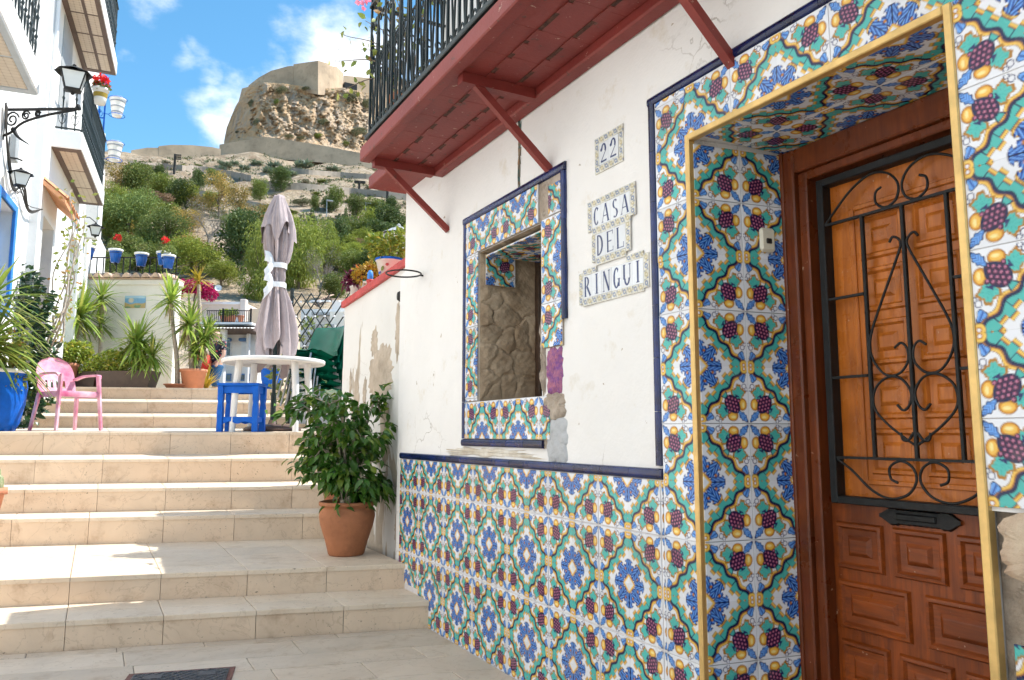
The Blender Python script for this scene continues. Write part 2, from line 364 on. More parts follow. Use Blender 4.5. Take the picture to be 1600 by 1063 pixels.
    def build(s, name, mats, parent=None, loc=None):
        mats = mats if isinstance(mats, (list, tuple)) else [mats]
        return link(name, s.mesh(name, mats), parent, loc)
def link(name, me, parent=None, loc=None):
    o = bpy.data.objects.new(name, me); col.objects.link(o)
    if parent: o.parent = parent
    if loc is not None: o.location = loc
    return o
def tag(o, label, cat, group=None):
    o['label'] = label; o['category'] = cat
    if group: o['group'] = group
    return o
def thing(name, label, cat, loc=(0, 0, 0), rz=0., group=None):
    o = bpy.data.objects.new(name, None); col.objects.link(o); o.location = loc; o.rotation_euler = (0, 0, rz); o.empty_display_size = .2
    return tag(o, label, cat, group)
def struct(o): o['kind'] = 'structure'; return o
def stuff(o): o['kind'] = 'stuff'; return o
CH = {}
def kids(o): return [c for c in col.objects if c.parent == o]
def copytree(src, loc, rz=0., scale=None, label=None, group=None, cache={}):
    if src.name not in cache: cache[src.name] = [(c, kids(c)) for c in kids(src)]
    r = src.copy(); col.objects.link(r); r.location = loc; r.rotation_euler = (0, 0, rz)
    if scale is not None: r.scale = scale if hasattr(scale, '__len__') else (scale,)*3
    if label: r['label'] = label
    if group: r['group'] = group
    for c, gs in cache[src.name]:
        d = c.copy(); col.objects.link(d); d.parent = r
        for g in gs:
            e = g.copy(); col.objects.link(e); e.parent = d
    return r
def crom(P, n=6):                                  # smooth curve through points
    P = [np.array(p, float) for p in P]; Q = [2*P[0]-P[1]]+P+[2*P[-1]-P[-2]]; out = []
    for i in range(1, len(Q)-2):
        for k in range(n):
            t = k/n; a, b, c, d = Q[i-1:i+3]
            out.append(.5*(2*b+(c-a)*t+(2*a-5*b+4*c-d)*t*t+(3*b-a-3*c+d)*t**3))
    out.append(P[-1]); return out
def spiral(c, r0, r1, a0, a1, n=14):
    return [(c[0]+(r0+(r1-r0)*i/n)*math.cos(a0+(a1-a0)*i/n), c[1]+(r0+(r1-r0)*i/n)*math.sin(a0+(a1-a0)*i/n)) for i in range(n+1)]
def vnoise(x, y, z=0., seed=0):                    # cheap smooth noise in about [-1,1]
    s = seed*1.7
    return (math.sin(x*1.0+y*1.7+z*.9+s)+math.sin(x*2.3-y*1.1+z*1.9+s*2.1+1.3)*.6+math.sin(-x*1.9+y*3.1+z*2.7+s*.7+.4)*.45+math.sin(x*4.1+y*3.7-z*4.3+s*1.3)*.3)/2.35
class Facets:
    """broken-rock relief: each point belongs to the nearest stone, which has its own offset and tilt"""
    def __init__(s, seed, n, w, h, an=1.):
        q = np.random.RandomState(seed); s.p = q.random((n, 2))*np.array([w, h]); s.o = q.random(n); s.g = q.normal(size=(n, 2)); s.an = an; s.sz = math.sqrt(w*h/n)
    def __call__(s, x, y):
        d = s.p-np.array([x, y]); d[:, 1] *= s.an; k = (d**2).sum(1); i = np.argpartition(k, 1)[:2]; i = i[np.argsort(k[i])]
        gap = (math.sqrt(k[i[1]])-math.sqrt(k[i[0]]))/s.sz; j = i[0]
        return s.o[j]+.35*float(s.g[j] @ d[j])/s.sz-.5*math.exp(-(gap/.12)**2)
# foliage --------------------------------------------------------
def leafmesh(name, mats, pts, dirs, ups, Ls, Ws, m=None, fold=0., curve=0., shape='diamond'):
    """many leaves at once (numpy): each 'diamond' is one bent quad pair, 'leaf' six triangles with a pointed tip"""
    n = len(pts); pts = np.asarray(pts); d = np.asarray(dirs); d = d/np.linalg.norm(d, axis=1)[:, None]
    u = np.asarray(ups); s = np.cross(d, u); s /= (np.linalg.norm(s, axis=1)[:, None]+1e-9); nn = np.cross(s, d)
    Ls = np.asarray(Ls)[:, None]; Ws = np.asarray(Ws)[:, None]
    if shape == 'diamond':
        V = np.stack([pts, pts+d*Ls*.5+s*Ws*.5+nn*Ls*fold, pts+d*Ls-nn*Ls*curve, pts+d*Ls*.5-s*Ws*.5+nn*Ls*fold], 1); F = np.array([[0, 1, 2, 3]])
    else:
        a = pts+d*Ls*.32; b = pts+d*Ls*.68-nn*Ls*curve*.35; tip = pts+d*Ls-nn*Ls*curve
        V = np.stack([pts, a+s*Ws*.48+nn*Ws*fold, a, a-s*Ws*.48+nn*Ws*fold, b+s*Ws*.36+nn*Ws*fold, b, b-s*Ws*.36+nn*Ws*fold, tip], 1)
        F = np.array([[0, 2, 1, 1], [0, 3, 2, 2], [1, 2, 5, 4], [2, 3, 6, 5], [4, 5, 7, 7], [5, 6, 7, 7]])
    k = V.shape[1]; V = V.reshape(-1, 3)
    faces = (F[None]+(np.arange(n)*k)[:, None, None]).reshape(-1, 4)
    fl = [tuple(f[:3]) if f[2] == f[3] else tuple(f) for f in faces.tolist()]
    me = bpy.data.meshes.new(name); me.from_pydata(V.tolist(), [], fl)
    for q in (mats if isinstance(mats, (list, tuple)) else [mats]): me.materials.append(MATS[q])
    me.polygons.foreach_set('use_smooth', [shape != 'diamond']*len(fl)); me.update(); return me
def blobpts(rs, blobs, n, shell=.55):
    w = np.array([b[3]*b[4]*b[5] for b in blobs])**.75; w /= w.sum(); k = rs.choice(len(blobs), n, p=w)
    B = np.array(blobs)[k]; v = rs.normal(size=(n, 3)); v /= np.linalg.norm(v, axis=1)[:, None]
    rad = shell+(1-shell)*rs.random(n)**.6
    return B[:, :3]+v*B[:, 3:6]*rad[:, None], v
def crown(name, mats, blobs, n, L_, W_, seed=1, shell=.5, droop=.2, shape='diamond', jit=1.):
    rs = np.random.RandomState(seed); p, v = blobpts(rs, blobs, n, shell)
    d = v+rs.normal(size=(n, 3))*.8*jit; d[:, 2] -= droop
    ups = rs.normal(size=(n, 3))+np.array([0, 0, .8])
    return leafmesh(name, mats, p, d, ups, L_*(.6+.8*rs.random(n)), W_*(.6+.8*rs.random(n)), shape=shape, fold=.12, curve=.15)
def swords(name, mats, heads, n, Ln, Wd, seed=1, lo=-.6, hi=1., droop=.35):
    """heads of long sword leaves, each a three-segment tapering bent strip"""
    rs = np.random.RandomState(seed); V = []; F = []
    for (hx, hy, hz, k) in heads:
        for i in range(n):
            az = rs.random()*2*PI; el = lo+(hi-lo)*rs.random(); l = Ln*k*(.7+.45*rs.random()); w = Wd*k*(.8+.4*rs.random())
            d = np.array([math.cos(az)*math.cos(el), math.sin(az)*math.cos(el), math.sin(el)]); s = np.array([-math.sin(az), math.cos(az), 0]); b = len(V)
            p = np.array([hx, hy, hz+(rs.random()-.5)*.12*k])
            for t, ww in ((0, .55), (.3, 1.), (.68, .72), (1, .04)):
                q = p+d*l*t+np.array([0, 0, -droop*l*t*t*max(0.15, math.cos(el))]); V += [q+s*w*ww/2, q-s*w*ww/2]
            for j in range(3): F.append((b+2*j, b+2*j+1, b+2*j+3, b+2*j+2))
    me = bpy.data.meshes.new(name); me.from_pydata([tuple(map(float, q)) for q in V], [], F)
    for q in (mats if isinstance(mats, (list, tuple)) else [mats]): me.materials.append(MATS[q])
    me.update(); return me
# ---------------------------------------------------------------- printed pattern of the wall tiles
WHT = np.array([.74, .76, .80]); NAVY = np.array([.006, .012, .065]); TEAL = np.array([.07, .44, .40]); YEL = np.array([.80, .52, .10]); ORG = np.array([.50, .19, .02]); GRAPE = np.array([.055, .008, .040]); PINK = np.array([.50, .16, .28]); BLUE = np.array([.012, .075, .36]); LBL = np.array([.14, .36, .78]); GRN = np.array([.03, .30, .26]); BRN = np.array([.26, .12, .015])
def pattern(a, b):
    C = np.tile(WHT, (len(a), 1))
    def put(mask, c): C[mask] = c
    def rot(x, y, t): return x*math.cos(t)+y*math.sin(t), -x*math.sin(t)+y*math.cos(t)
    p = np.abs(a-b); q = (a+b-1.16)/1.414
    # ribbon
    w1 = .030*np.cos(p*2*PI*2.1)-.035*(p > .82); st = .040*np.where((np.mod(p*3.1+.15, 1) < .5), 1, -.6)
    lo = q-w1*1.0; hi = q-st
    mid = (lo > -.050) & (hi < .054)
    put((lo > -.140) & (lo <= -.045), BRN); put((lo > -.131) & (lo <= -.045), YEL); put((lo > -.100) & (lo <= -.045), ORG); put((lo > -.084) & (lo <= -.03), NAVY)
    put((hi > .03) & (hi < .114), BRN); put((hi > .03) & (hi < .105), YEL); put((hi > .03) & (hi < .076), ORG); put((hi > .03) & (hi < .061), NAVY)
    put(mid, TEAL); put(mid & (np.mod(p*3.1+.15, 1) > .94), NAVY); put((lo > -.064) & (lo < -.034), NAVY)
    # scrolls where the ribbon meets the tile edge
    for (x, y) in ((a, b), (b, a)):
        r = np.hypot(x-.075, y-.965); put(r < .085, BRN); put(r < .075, YEL); put(r < .038, ORG); put(r < .022, WHT)
        # bell flowers
        dx, dy = rot(x-.115, y-.80, .5); r = np.hypot(dx/.062, dy/.085); th = np.arctan2(dy, dx); k = 1+.20*np.cos(3*th+1.2)
        put(r < k, NAVY); put(r < k*.80, LBL); put((r < k*.74) & (np.abs(dx) < .012), BLUE)
        # tendrils
        r = np.hypot(x-.09, y-.655); put((np.abs(r-.042) < .0065), NAVY*1.5)
        r = np.hypot(x-.045, y-.60); put((np.abs(r-.030) < .006), NAVY*1.5)
        # vine leaves
        dx, dy = rot(x-.225, y-.515, .5); r = np.hypot(dx/.135, dy/.165); th = np.arctan2(dy, dx); k = 1+.16*np.cos(5*th+.6)+.07*np.cos(13*th)
        put(r < k, BRN*1.5); put(r < k*.76, TEAL*1.08); put((r < k*.74) & (np.mod(th*1.6, 1) < .10), GRN); put((r < .40*k) & (dy < -.02), NAVY*1.8)
        # apples
        r = np.hypot((x-.135)/.088, (y-.335)/.102); put(r < 1.08, BRN); put(r < .96, np.array([.60, .24, .02])); put(np.hypot((x-.125)/.056, (y-.335)/.078) < 1, np.array([.80, .48, .08])); put(np.hypot((x-.115)/.022, (y-.325)/.05) < 1, np.array([.86, .72, .30]))
    # arrow leaf that ties the bunch to the ribbon
    t = (a+b)/1.414; s = (a-b)/1.414
    m = (t > .58) & (t < .735) & (np.abs(s) < .012+(t-.58)*.42); put(m, NAVY); put((t > .60) & (t < .725) & (np.abs(s) < .004+(t-.60)*.40), TEAL)
    put((t > .44) & (t < .62) & (np.abs(np.abs(s)-.022) < .009), GRN)
    # grapes
    t_, s_ = t, s; t = .47+(t-.47)/.95; s = s/1.06; m = (np.hypot((t-.475)/.20, s/(.125+.12*np.clip(t-.42, -.1, .1))) < 1); put(m, NAVY)
    for i in range(6):
        for j in range(-2, 3):
            ct = .31+.062*i; cs = (j+(.5 if i % 2 else 0))*.066
            if abs(cs) > (.035, .085, .135, .14, .12, .08)[i]: continue
            r = np.hypot(t-ct, s-cs); put(r < .037, NAVY); put(r < .032, GRAPE); put(np.hypot(t-ct+.004, s-cs+.006) < .017, PINK)
    t, s = t_, s_
    # corner leaf
    dx, dy = rot(a-.125, b-.125, PI/4); r = np.hypot(dx/.125, dy/.062); th = np.arctan2(dy, dx); k = 1+.14*np.cos(6*th)
    put(r < k, NAVY); put(r < k*.82, LBL); put((r < k*.8) & (np.mod((dx+np.abs(dy))*26, 1) < .34), BLUE)
    # rosette
    x = 1-a; y = 1-b; r = np.hypot(x, y); th = np.arctan2(y, x)
    for (rr, tt) in ((.30, .40), (.30, PI/2-.40), (.42, .66), (.42, PI/2-.66)):
        d = np.hypot((x-rr*math.cos(tt)), (y-rr*math.sin(tt))); put(d < .066, BRN); put(d < .056, YEL); put(d < .030, ORG)
    for t0 in (0., PI/4, PI/2):
        dx, dy = rot(x, y, t0); ad = np.abs(dy)
        wdt = .032+.098*np.clip(np.sin((dx-.13)/.36*PI), 0, 1)*(1+.35*np.sign(np.sin(dx*64))*(dx > .2)); ins = (dx > .13) & (dx < .46)
        put(ins & (ad < wdt), NAVY); put(ins & (ad < wdt-.016) & (dx < .445), BLUE); put(ins & (ad < wdt-.024) & (np.mod(ad*21+dx*9, 1) < .42) & (dx < .44), LBL); put(ins & (ad < .007), NAVY)
    dm = x+y; put((dm < .20) & (r < .18), ORG); put((dm < .178), YEL); put(dm < .135, WHT)
    # white margin near the outer edges
    put((a < .018) | (b < .018), WHT)
    return C
TS = .2025
TMESH = {}
def gridmesh(name, xs, ys, t, colf, mat, ch=.0012, ss=True):
    """tile slab with a colour print sampled at its face vertices; front at z=0"""
    nx, ny = len(xs), len(ys); X, Y = np.meshgrid(xs, ys); a = X.ravel(); b = Y.ravel()
    Cc = np.zeros((len(a), 3)); hx = (xs[1]-xs[0])*.25; hy = (ys[1]-ys[0])*.25
    for ox in (-1, 1):
        for oy in (-1, 1): Cc += colf(a+ox*hx, b+oy*hy)*.25
    V = [(x, y, 0.) for x, y in zip(a, b)]
    F = [(j*nx+i, j*nx+i+1, (j+1)*nx+i+1, (j+1)*nx+i) for j in range(ny-1) for i in range(nx-1)]
    rim = [i for i in range(nx)]+[j*nx+nx-1 for j in range(1, ny)]+[(ny-1)*nx+i for i in range(nx-2, -1, -1)]+[j*nx for j in range(ny-2, 0, -1)]
    o = len(V); cx = (xs[0]+xs[-1])/2; cy = (ys[0]+ys[-1])/2; lw = (xs[-1]-xs[0])/2; lh = (ys[-1]-ys[0])/2
    ring1 = [(cx+(V[i][0]-cx)*(1+ch/lw), cy+(V[i][1]-cy)*(1+ch/lh), -ch) for i in rim]; ring2 = [(x, y, -t) for x, y, _ in ring1]
    V += ring1+ring2; n = len(rim); Cc = np.vstack([Cc, Cc[rim]*.9, np.tile([.62, .57, .53], (n, 1))])
    for i in range(n):
        j = (i+1) % n; F += [(rim[j], rim[i], o+i, o+j), (o+j, o+i, o+n+i, o+n+j)]
    me = bpy.data.meshes.new(name); me.from_pydata(V, [], F); me.materials.append(MATS[mat])
    at = me.color_attributes.new('print', 'FLOAT_COLOR', 'POINT'); at.data.foreach_set('color', np.hstack([Cc, np.ones((len(Cc), 1))]).astype(np.float32).ravel())
    me.update(); return me
def tilemesh(a0, a1, b0, b1, S):
    k = (round(a0, 3), round(a1, 3), round(b0, 3), round(b1, 3), round(S, 4))
    if k not in TMESH:
        na = max(4, int(66*(a1-a0))); nb = max(4, int(66*(b1-b0)))
        TMESH[k] = gridmesh('tile', np.linspace(a0, a1, na+1)*S, np.linspace(b0, b1, nb+1)*S, .009, lambda x, y: pattern(x/S, y/S), 'printed_tile')
    return TMESH[k]
jr = random.Random(3)
def put_tile(parent, org, ua, vb, n, a, b, S, name='tile'):
    ua, vb, n = Vector(ua), Vector(vb), Vector(n)
    if ua.cross(vb).dot(n) < 0: ua, vb, a, b = vb, ua, b, a
    o = bpy.data.objects.new(name, tilemesh(a[0], a[1], b[0], b[1], S)); col.objects.link(o); o.parent = parent; o.rotation_mode = 'QUATERNION'
    m = Matrix.Identity(4)
    for r in range(3): m[r][0] = ua[r]; m[r][1] = vb[r]; m[r][2] = n[r]
    tilt = Matrix.Rotation(jr.uniform(-.004, .004), 4, 'X') @ Matrix.Rotation(jr.uniform(-.004, .004), 4, 'Y')
    o.matrix_local = Matrix.Translation(Vector(org)+n*jr.uniform(-.0008, .0008)) @ m @ tilt; return o
def tiles(parent, P, U, V, n, u, v, ug, vg, S=TS, skip=None, gg=.0022, gr=.0005):
    """cover the rectangle u x v with printed tiles; P maps (0,0) to space, ug/vg is one line where bunches meet"""
    P, U, V = Vector(P), Vector(U), Vector(V)
    for i in range(math.floor((u[0]-ug)/S), math.ceil((u[1]-ug)/S)):
        for j in range(math.floor((v[0]-vg)/S), math.ceil((v[1]-vg)/S)):
            c = []
            for (k, g, rg) in ((i, ug, u), (j, vg, v)):
                lo, hi = g+k*S, g+(k+1)*S; rev = k % 2 != 0; G = hi if rev else lo; s = -1 if rev else 1
                x0, x1 = max(lo, rg[0]), min(hi, rg[1])
                if x1-x0 < .012: c = None; break
                aa = sorted(((x0-G)*s/S, (x1-G)*s/S)); aa = (max(aa[0], gg/S), min(aa[1], 1-gr/S)); 
                if aa[0] > gg/S+1e-4: aa = (aa[0]+.002, aa[1])
                c.append((G, s, aa, (x0+x1)/2))
            if not c: continue
            if skip and skip(c[0][3], c[1][3]): continue
            put_tile(parent, P+U*c[0][0]+V*c[1][0], U*c[0][1], V*c[1][1], n, c[0][2], c[1][2], S)
# ---------------------------------------------------------------- ground and hill
def smooth(a, b, x): t = np.clip((x-a)/(b-a), 0, 1); return t*t*(3-2*t)
def terr(x, y):
    x = np.asarray(x, float); y = np.asarray(y, float); r = np.hypot(x, y); th = np.degrees(np.arctan2(x, y))
    low = -.4+2.2*smooth(14.8, 17.3, y)*smooth(60, 30, np.abs(th))
    rc = 325+6*np.sin(th*.35)
    rr = np.minimum(r, rc)
    h = .388*(rr-36)
    h = np.where(h > 0, h, 0)
    soft = 1.2*np.exp(-((rr-36)/8.0)**2)
    nz = (np.sin(x*.11+y*.07)+np.sin(x*.05-y*.13+1)+.6*np.sin(x*.23+y*.19+2)+.4*np.sin(x*.41-y*.33))*np.clip((r-45)/160, 0, 1)*1.0
    tw = .9*np.sin(h*.55+np.sin(th*.3))*np.clip((r-60)/100, 0, 1)
    h = h+soft+nz+tw
    h = h-.30*np.maximum(r-rc, 0)
    win = smooth(-75, -22, th)*(1-smooth(48, 100, th)); lift = 1-.045*smooth(9, 1, th)
    return low+np.maximum(h*win*lift, -8)
def ray(px, py):
    u = (px-800)/1200; v = (531.5-py)/1200; y = R(28.34); p = R(6.94)
    fw = np.array([math.sin(y)*math.cos(p), math.cos(y)*math.cos(p), math.sin(p)]); rt = np.array([math.cos(y), -math.sin(y), 0])
    return fw+u*rt+v*np.cross(rt, fw)
def ground_at(px, py, t0=30.):                     # where a line of sight from the street meets the hillside
    d = ray(px, py); t = np.arange(t0, 420, .5); X = d[0]*t; Y = d[1]*t; Z = HC+d[2]*t; k = np.nonzero(Z < terr(X, Y))[0]
    i = k[0] if len(k) else len(t)-1
    return np.array([X[i], Y[i], terr(X[i], Y[i])]), t[i]
ths = np.concatenate([np.arange(-180, -24, 4), np.arange(-24, 44, .45), np.arange(44, 180.1, 4)]); rsq = np.concatenate([np.arange(2, 30, 1.), np.arange(30, 90, 1.2), np.arange(90, 345, 2.4), np.geomspace(345, 3000, 30)])
TH, RR = np.meshgrid(np.radians(ths), rsq); X = RR*np.sin(TH); Y = RR*np.cos(TH); Z = terr(X, Y); nx = len(ths)
V = np.stack([X, Y, Z], -1).reshape(-1, 3).tolist(); F = [(j*nx+i, (j+1)*nx+i, (j+1)*nx+i+1, j*nx+i+1) for j in range(len(rsq)-1) for i in range(nx-1)]
V.append((0, 0, -.4)); F += [(len(V)-1, i, i+1) for i in range(nx-1)]
m, t, b = newmat('hillside'); v = objco(t, True)
c = mixcol(t, mrange(t, noise(t, .10, 8, .66, v), .38, .64), (.40, .31, .215), (.27, .20, .135))
c = mixcol(t, mrange(t, noise(t, .33, 8, .7, v), .50, .62, 0, .75), c, (.50, .41, .31))
c = mixcol(t, mrange(t, noise(t, .6, 7, .7, v), .56, .66, 0, .7), c, (.19, .165, .09))
c = mixcol(t, mrange(t, noise(t, 1.6, 6, .7, v), .60, .7, 0, .6), c, (.12, .115, .06))
t.links.new(c, b.inputs['Base Color']); b.inputs['Roughness'].default_value = .95; b.inputs['Specular IOR Level'].default_value = .1; bump(t, b, noise(t, .9, 9, .7, v), .9, .9)
me = bpy.data.meshes.new('hillside'); me.from_pydata(V, [], F); me.materials.append(m); me.polygons.foreach_set('use_smooth', [True]*len(F)); me.update()
struct(link('hillside', me))
# ---------------------------------------------------------------- street: paving, steps, terraces
def fx(s): return -1.937+.1033*s - .32             # X of the left house fronts at depth s
LINES = {1: (4.864, -.245, 0., .157), 2: (5.315, -.26, .157, .3145), 3: (6.82, -.31, .3145, .52), 4: (7.29, -.31, .52, .7125), 5: (7.82, -.31, .724, .9403), 6: (8.40, -.31, .967, 1.183), 7: (11.6, -.31, 1.244, 1.3986), 8: (12.05, -.31, 1.452, 1.6138), 9: (12.5, -.31, 1.668, 1.836)}
JX = {1: [-1.05, -.56, -.08, .4, .88, 1.36], 2: [-1.03, -.55, -.08, .41, .9, 1.37], 3: [-1.02, -.52, 0, .52, 1.03, 1.54], 4: [-.98, -.48, .05, .56, 1.07, 1.55], 5: [-.95, -.45, .08, .61, 1.13, 1.65], 6: [-.97, -.43, .13, .66, 1.2, 1.74, 2.3], 7: [-.65, .01, .69, 1.4, 2.04, 2.7], 8: [-.4, .05, .63, 1.2, 1.86, 2.5], 9: [-.4, .13, .69, 1.23, 1.92, 2.45]}
def ly(k, X): Y, m, a, b = LINES[k]; return Y+m*(X-.4)
pav = MB().box(-3.2, 1.9, -3, 5.2, -.30, -.006).build('street_pavement', 'joint'); struct(pav)
# paving slabs in courses parallel to the bottom step
yy = ly(1, .4)-.012; pr = random.Random(11); row = 0
while yy > -2.6:
    h = pr.choice([.24, .30, .34, .28]) if row else .10; x = -2.6-pr.random()*.5
    while x < W-.03:
        w = pr.uniform(.42, .86); x1 = min(x+w, W-.018)
        if W-x1 < .16: x1 = W-.018
        def q(X, Yo): return (X, Yo-.245*(X-.4), pr.uniform(-.0012, .0012))
        hole = (row in (1, 2, 3)) and x1 > .15 and x < .72 and yy-h < 4.32+.0 and yy > 3.78 and False
        MB().slab([q(x+.002, yy-h+.002), q(x1-.002, yy-h+.002), q(x1-.002, yy-.002), q(x+.002, yy-.002)], .028, .0025).build('stone_slab', 'paving_stone', pav)
        x = x1
    yy -= h; row += 1
steps = MB()
for k in range(1, 10):                             # solid core under the cladding
    Y, m_, za, zb = LINES[k]; X0, X1 = -2.6, (1.93 if k < 6 else 6.)
    nxt = LINES.get(k+1); far = (lambda X: ly(k+1, X)+.05) if nxt else (lambda X: 17.6)
    z2 = nxt[2] if nxt else 1.87
    P = [(X0, ly(k, X0)+.03, zb-.034), (X1, ly(k, X1)+.03, zb-.034), (X1, far(X1), z2-.034), (X0, far(X0), z2-.034)]
    if k == 9: P[1] = (3.2, ly(k, 3.2)+.03, zb-.034); P[2] = (1.42, 16.2, z2-.034); P[3] = (X0, 17.4, z2-.034)
    steps.slab(P, zb+.3, .001)
steps = struct(steps.build('stone_steps', 'joint'))
sr = random.Random(5)
for k in range(1, 10):
    Y, m_, za, zb = LINES[k]; right = W-.004 if k <= 2 else (1.935 if k < 6 else (4.6 if k < 9 else 3.25)); left = -2.5
    js = [left]+[j for j in JX[k] if left < j < right-.1]+[right]; f = Vector((m_, -1, 0)).normalized()   # outward (towards the street)
    f = Vector((m_, -1, 0)); f.normalize()
    for a, c in zip(js[:-1], js[1:]):
        A = Vector((a+.0015, ly(k, a), 0)); B = Vector((c-.0015, ly(k, c), 0)); d = sr.uniform(0, .002)
        v = []
        for off in (f*(.0+d), f*-.032):
            for (p, zz) in ((A, za-.02), (B, za-.02), (B, zb-.029), (A, zb-.029)): v.append(p+off+Vector((0, 0, zz)))
        MB().add(v, [(0, 1, 2, 3), (7, 6, 5, 4), (0, 4, 5, 1), (1, 5, 6, 2), (2, 6, 7, 3), (3, 7, 4, 0)]).build('riser_slab', 'riser_stone', steps)
        # tread: nosing slab, then the slabs behind it
        nx_ = LINES.get(k+1)
        for part in (0, 1):
            if nx_:
                fa = lambda X: ly(k+1, X)-.002; zf = nx_[2]
            else:
                fa = lambda X: ly(9, X)+1.2; zf = 1.845
            t0, t1 = ((0, .5) if k in (1, 3, 4, 5, 7, 8) else ((0, .18) if k == 2 else (0, .12))) if part == 0 else ((.5, 1) if k in (1, 3, 4, 5, 7, 8) else ((.18, 1) if k == 2 else (.12, 1)))
            segs = [(t0, t1)] if t1-t0 < .6 else [(t0+(t1-t0)*i/3, t0+(t1-t0)*(i+1)/3) for i in range(3)]
            for (s0, s1) in segs:
                def pt(X, t):
                    y0 = ly(k, X)-.010; y1 = fa(X); return (X, y0+(y1-y0)*t, zb+(zf-zb)*t)
                g = .0012; sh = sr.uniform(-.12, .12) if s0 > 0 and a > left and c < right else 0
                a2, c2 = (a+.0015, c-.0015)
                MB().slab([pt(a2, s0+g), pt(c2, s0+g), pt(c2, s1-g), pt(a2, s1-g)], .028, .003).build('tread_slab', 'tread_stone', steps)
floor = MB().slab([(-2., 13.55, 1.846), (2.0, 12.9, 1.846), (1.45, 16.1, 1.868), (-2., 17.3, 1.868)], .05).build('upper_terrace', 'tan_floor'); struct(floor)
# manhole cover in the paving
mh = thing('manhole_cover', 'dark iron manhole cover with raised lattice set in the paving at the bottom edge', 'manhole', (.40, 4.06, 0), math.atan(-.245)); mh.scale = (.82, .82, 1)
MB().box(-.30, .30, -.28, .28, -.02, .0035).build('frame', 'coping_red', mh).data.materials[0] = M('rusty_frame', (.16, .07, .055), .8, .3, 20, .4, 90)
MB().box(-.268, .268, -.248, .248, -.015, .0065).build('lid', 'black_iron', mh).data.materials[0] = M('manhole_iron', (.085, .085, .09), .55, .25, 30, .3, 120)
lat = MB()
for i in range(-9, 10):
    for s in (-1, 1):
        x0 = i*.055; pts = []
        for yv in (-.24, .24):
            pts.append((x0+s*yv*.9, yv))
        (xa, ya), (xb, yb) = pts
        def clip(xa, ya, xb, yb):
            t0, t1 = 0, 1; dx = xb-xa
            for lim, sg in ((-.26, 1), (.26, -1)):
                if abs(dx) < 1e-9: continue
                tt = (lim-xa)/dx
                if (dx > 0) == (sg > 0): t0 = max(t0, tt)
                else: t1 = min(t1, tt)
            return t0, t1
        t0, t1 = clip(xa, ya, xb, yb)
        if t1-t0 > .05: lat.bar((xa+(xb-xa)*t0, ya+(yb-ya)*t0, .0075), (xa+(xb-xa)*t1, ya+(yb-ya)*t1, .0075), .008, .004)
for sx in (-.15, .15): lat.box(sx-.05, sx+.05, .12, .19, .006, .011)
lat.build('lattice', 'manhole_iron', mh)
# ---------------------------------------------------------------- the tiled house on the right
house = thing('tiled_house', 'white plastered house with painted fruit tiles, wooden door and red balcony on the right', 'house')
def wallsheet(ys, zs, hole, fn):
    V = []; F = []; n = len(ys)
    for z in zs:
        for y in ys: V.append(fn(y, z))
    for j in range(len(zs)-1):
        for i in range(n-1):
            cy, cz = (ys[i]+ys[i+1])/2, (zs[j]+zs[j+1])/2
            if not hole(cy, cz): F.append((j*n+i, (j+1)*n+i, (j+1)*n+i+1, j*n+i+1))
    return V, F
def lines(a, b, st, fix): return sorted(set([round(x, 4) for x in np.arange(a, b, st)]+[b]+fix))
DY0, DY1, DZ = 1.095, 2.078, 2.246
WY0, WY1, WZ0, WZ1 = 3.155, 3.84, 1.345, 2.19
ys = lines(-3, 5.05, .09, [.38, DY0, DY1, WY0, WY1, 4.41]); zs = lines(-.4, 2.9, .09, [DZ, WZ0, WZ1, .99])
hole = lambda y, z: (.38 < y < DY1 and z < .99) or (DY0 < y < DY1 and z < DZ) or (WY0 < y < WY1 and WZ0 < z < WZ1)
def wdisp(y, z):
    e = min([abs(y-q) for q in (DY0, DY1, WY0, WY1, 5.05)]+[abs(z-q) for q in (DZ, WZ0, WZ1)])
    return (W+(.0045*vnoise(y*5, z*5.5, 0, 1)+.003*vnoise(y*13, z*11, 0, 2)) if e > .01 else W, y, z)
wl = MB(); v, f = wallsheet(ys, zs, hole, wdisp); wl.add(v, f, 0, True)
ys2 = lines(-3, 4.41, .12, []); zs2 = lines(2.9, 4.32, .12, []); v, f = wallsheet(ys2, zs2, lambda y, z: False, lambda y, z: (W+.004*vnoise(y*5, z*5, 0, 3), y, z)); wl.add(v, f, 0, True)
D = W+.405
# end wall, annex end, roof terrace, hidden back and the opening linings
wl.add([(W, 4.41, 2.88), (6.5, 4.41, 2.88), (6.5, 4.41, 4.32), (W, 4.41, 4.32)], [(0, 3, 2, 1)])
wl.add([(W, 5.05, -.4), (6.5, 5.05, -.4), (6.5, 5.05, 2.93), (W, 5.05, 2.93)], [(0, 3, 2, 1)])
wl.add([(W, 4.40, 2.93), (6.5, 4.40, 2.93), (6.5, 5.05, 2.93), (W, 5.05, 2.93)], [(0, 1, 2, 3)])
wl.add([(W, -3, 4.32), (6.5, -3, 4.32), (6.5, 4.41, 4.32), (W, 4.41, 4.32)], [(0, 1, 2, 3)])
wl.add([(6.5, -3, -.4), (6.5, 5.05, -.4), (6.5, 5.05, 4.32), (6.5, -3, 4.32)], [(0, 1, 2, 3)])
wl.add([(W, -3, -.4), (6.5, -3, -.4), (6.5, -3, 4.32), (W, -3, 4.32)], [(0, 1, 2, 3)])
wl.add([(W, DY1, -.3), (D+.1, DY1-.07, -.3), (D+.1, DY1-.07, DZ+.02), (W, DY1, DZ)], [(0, 1, 2, 3)])
wl.add([(W, DY0, -.3), (D+.1, DY0, -.3), (D+.1, DY0, DZ+.02), (W, DY0, DZ)], [(3, 2, 1, 0)])
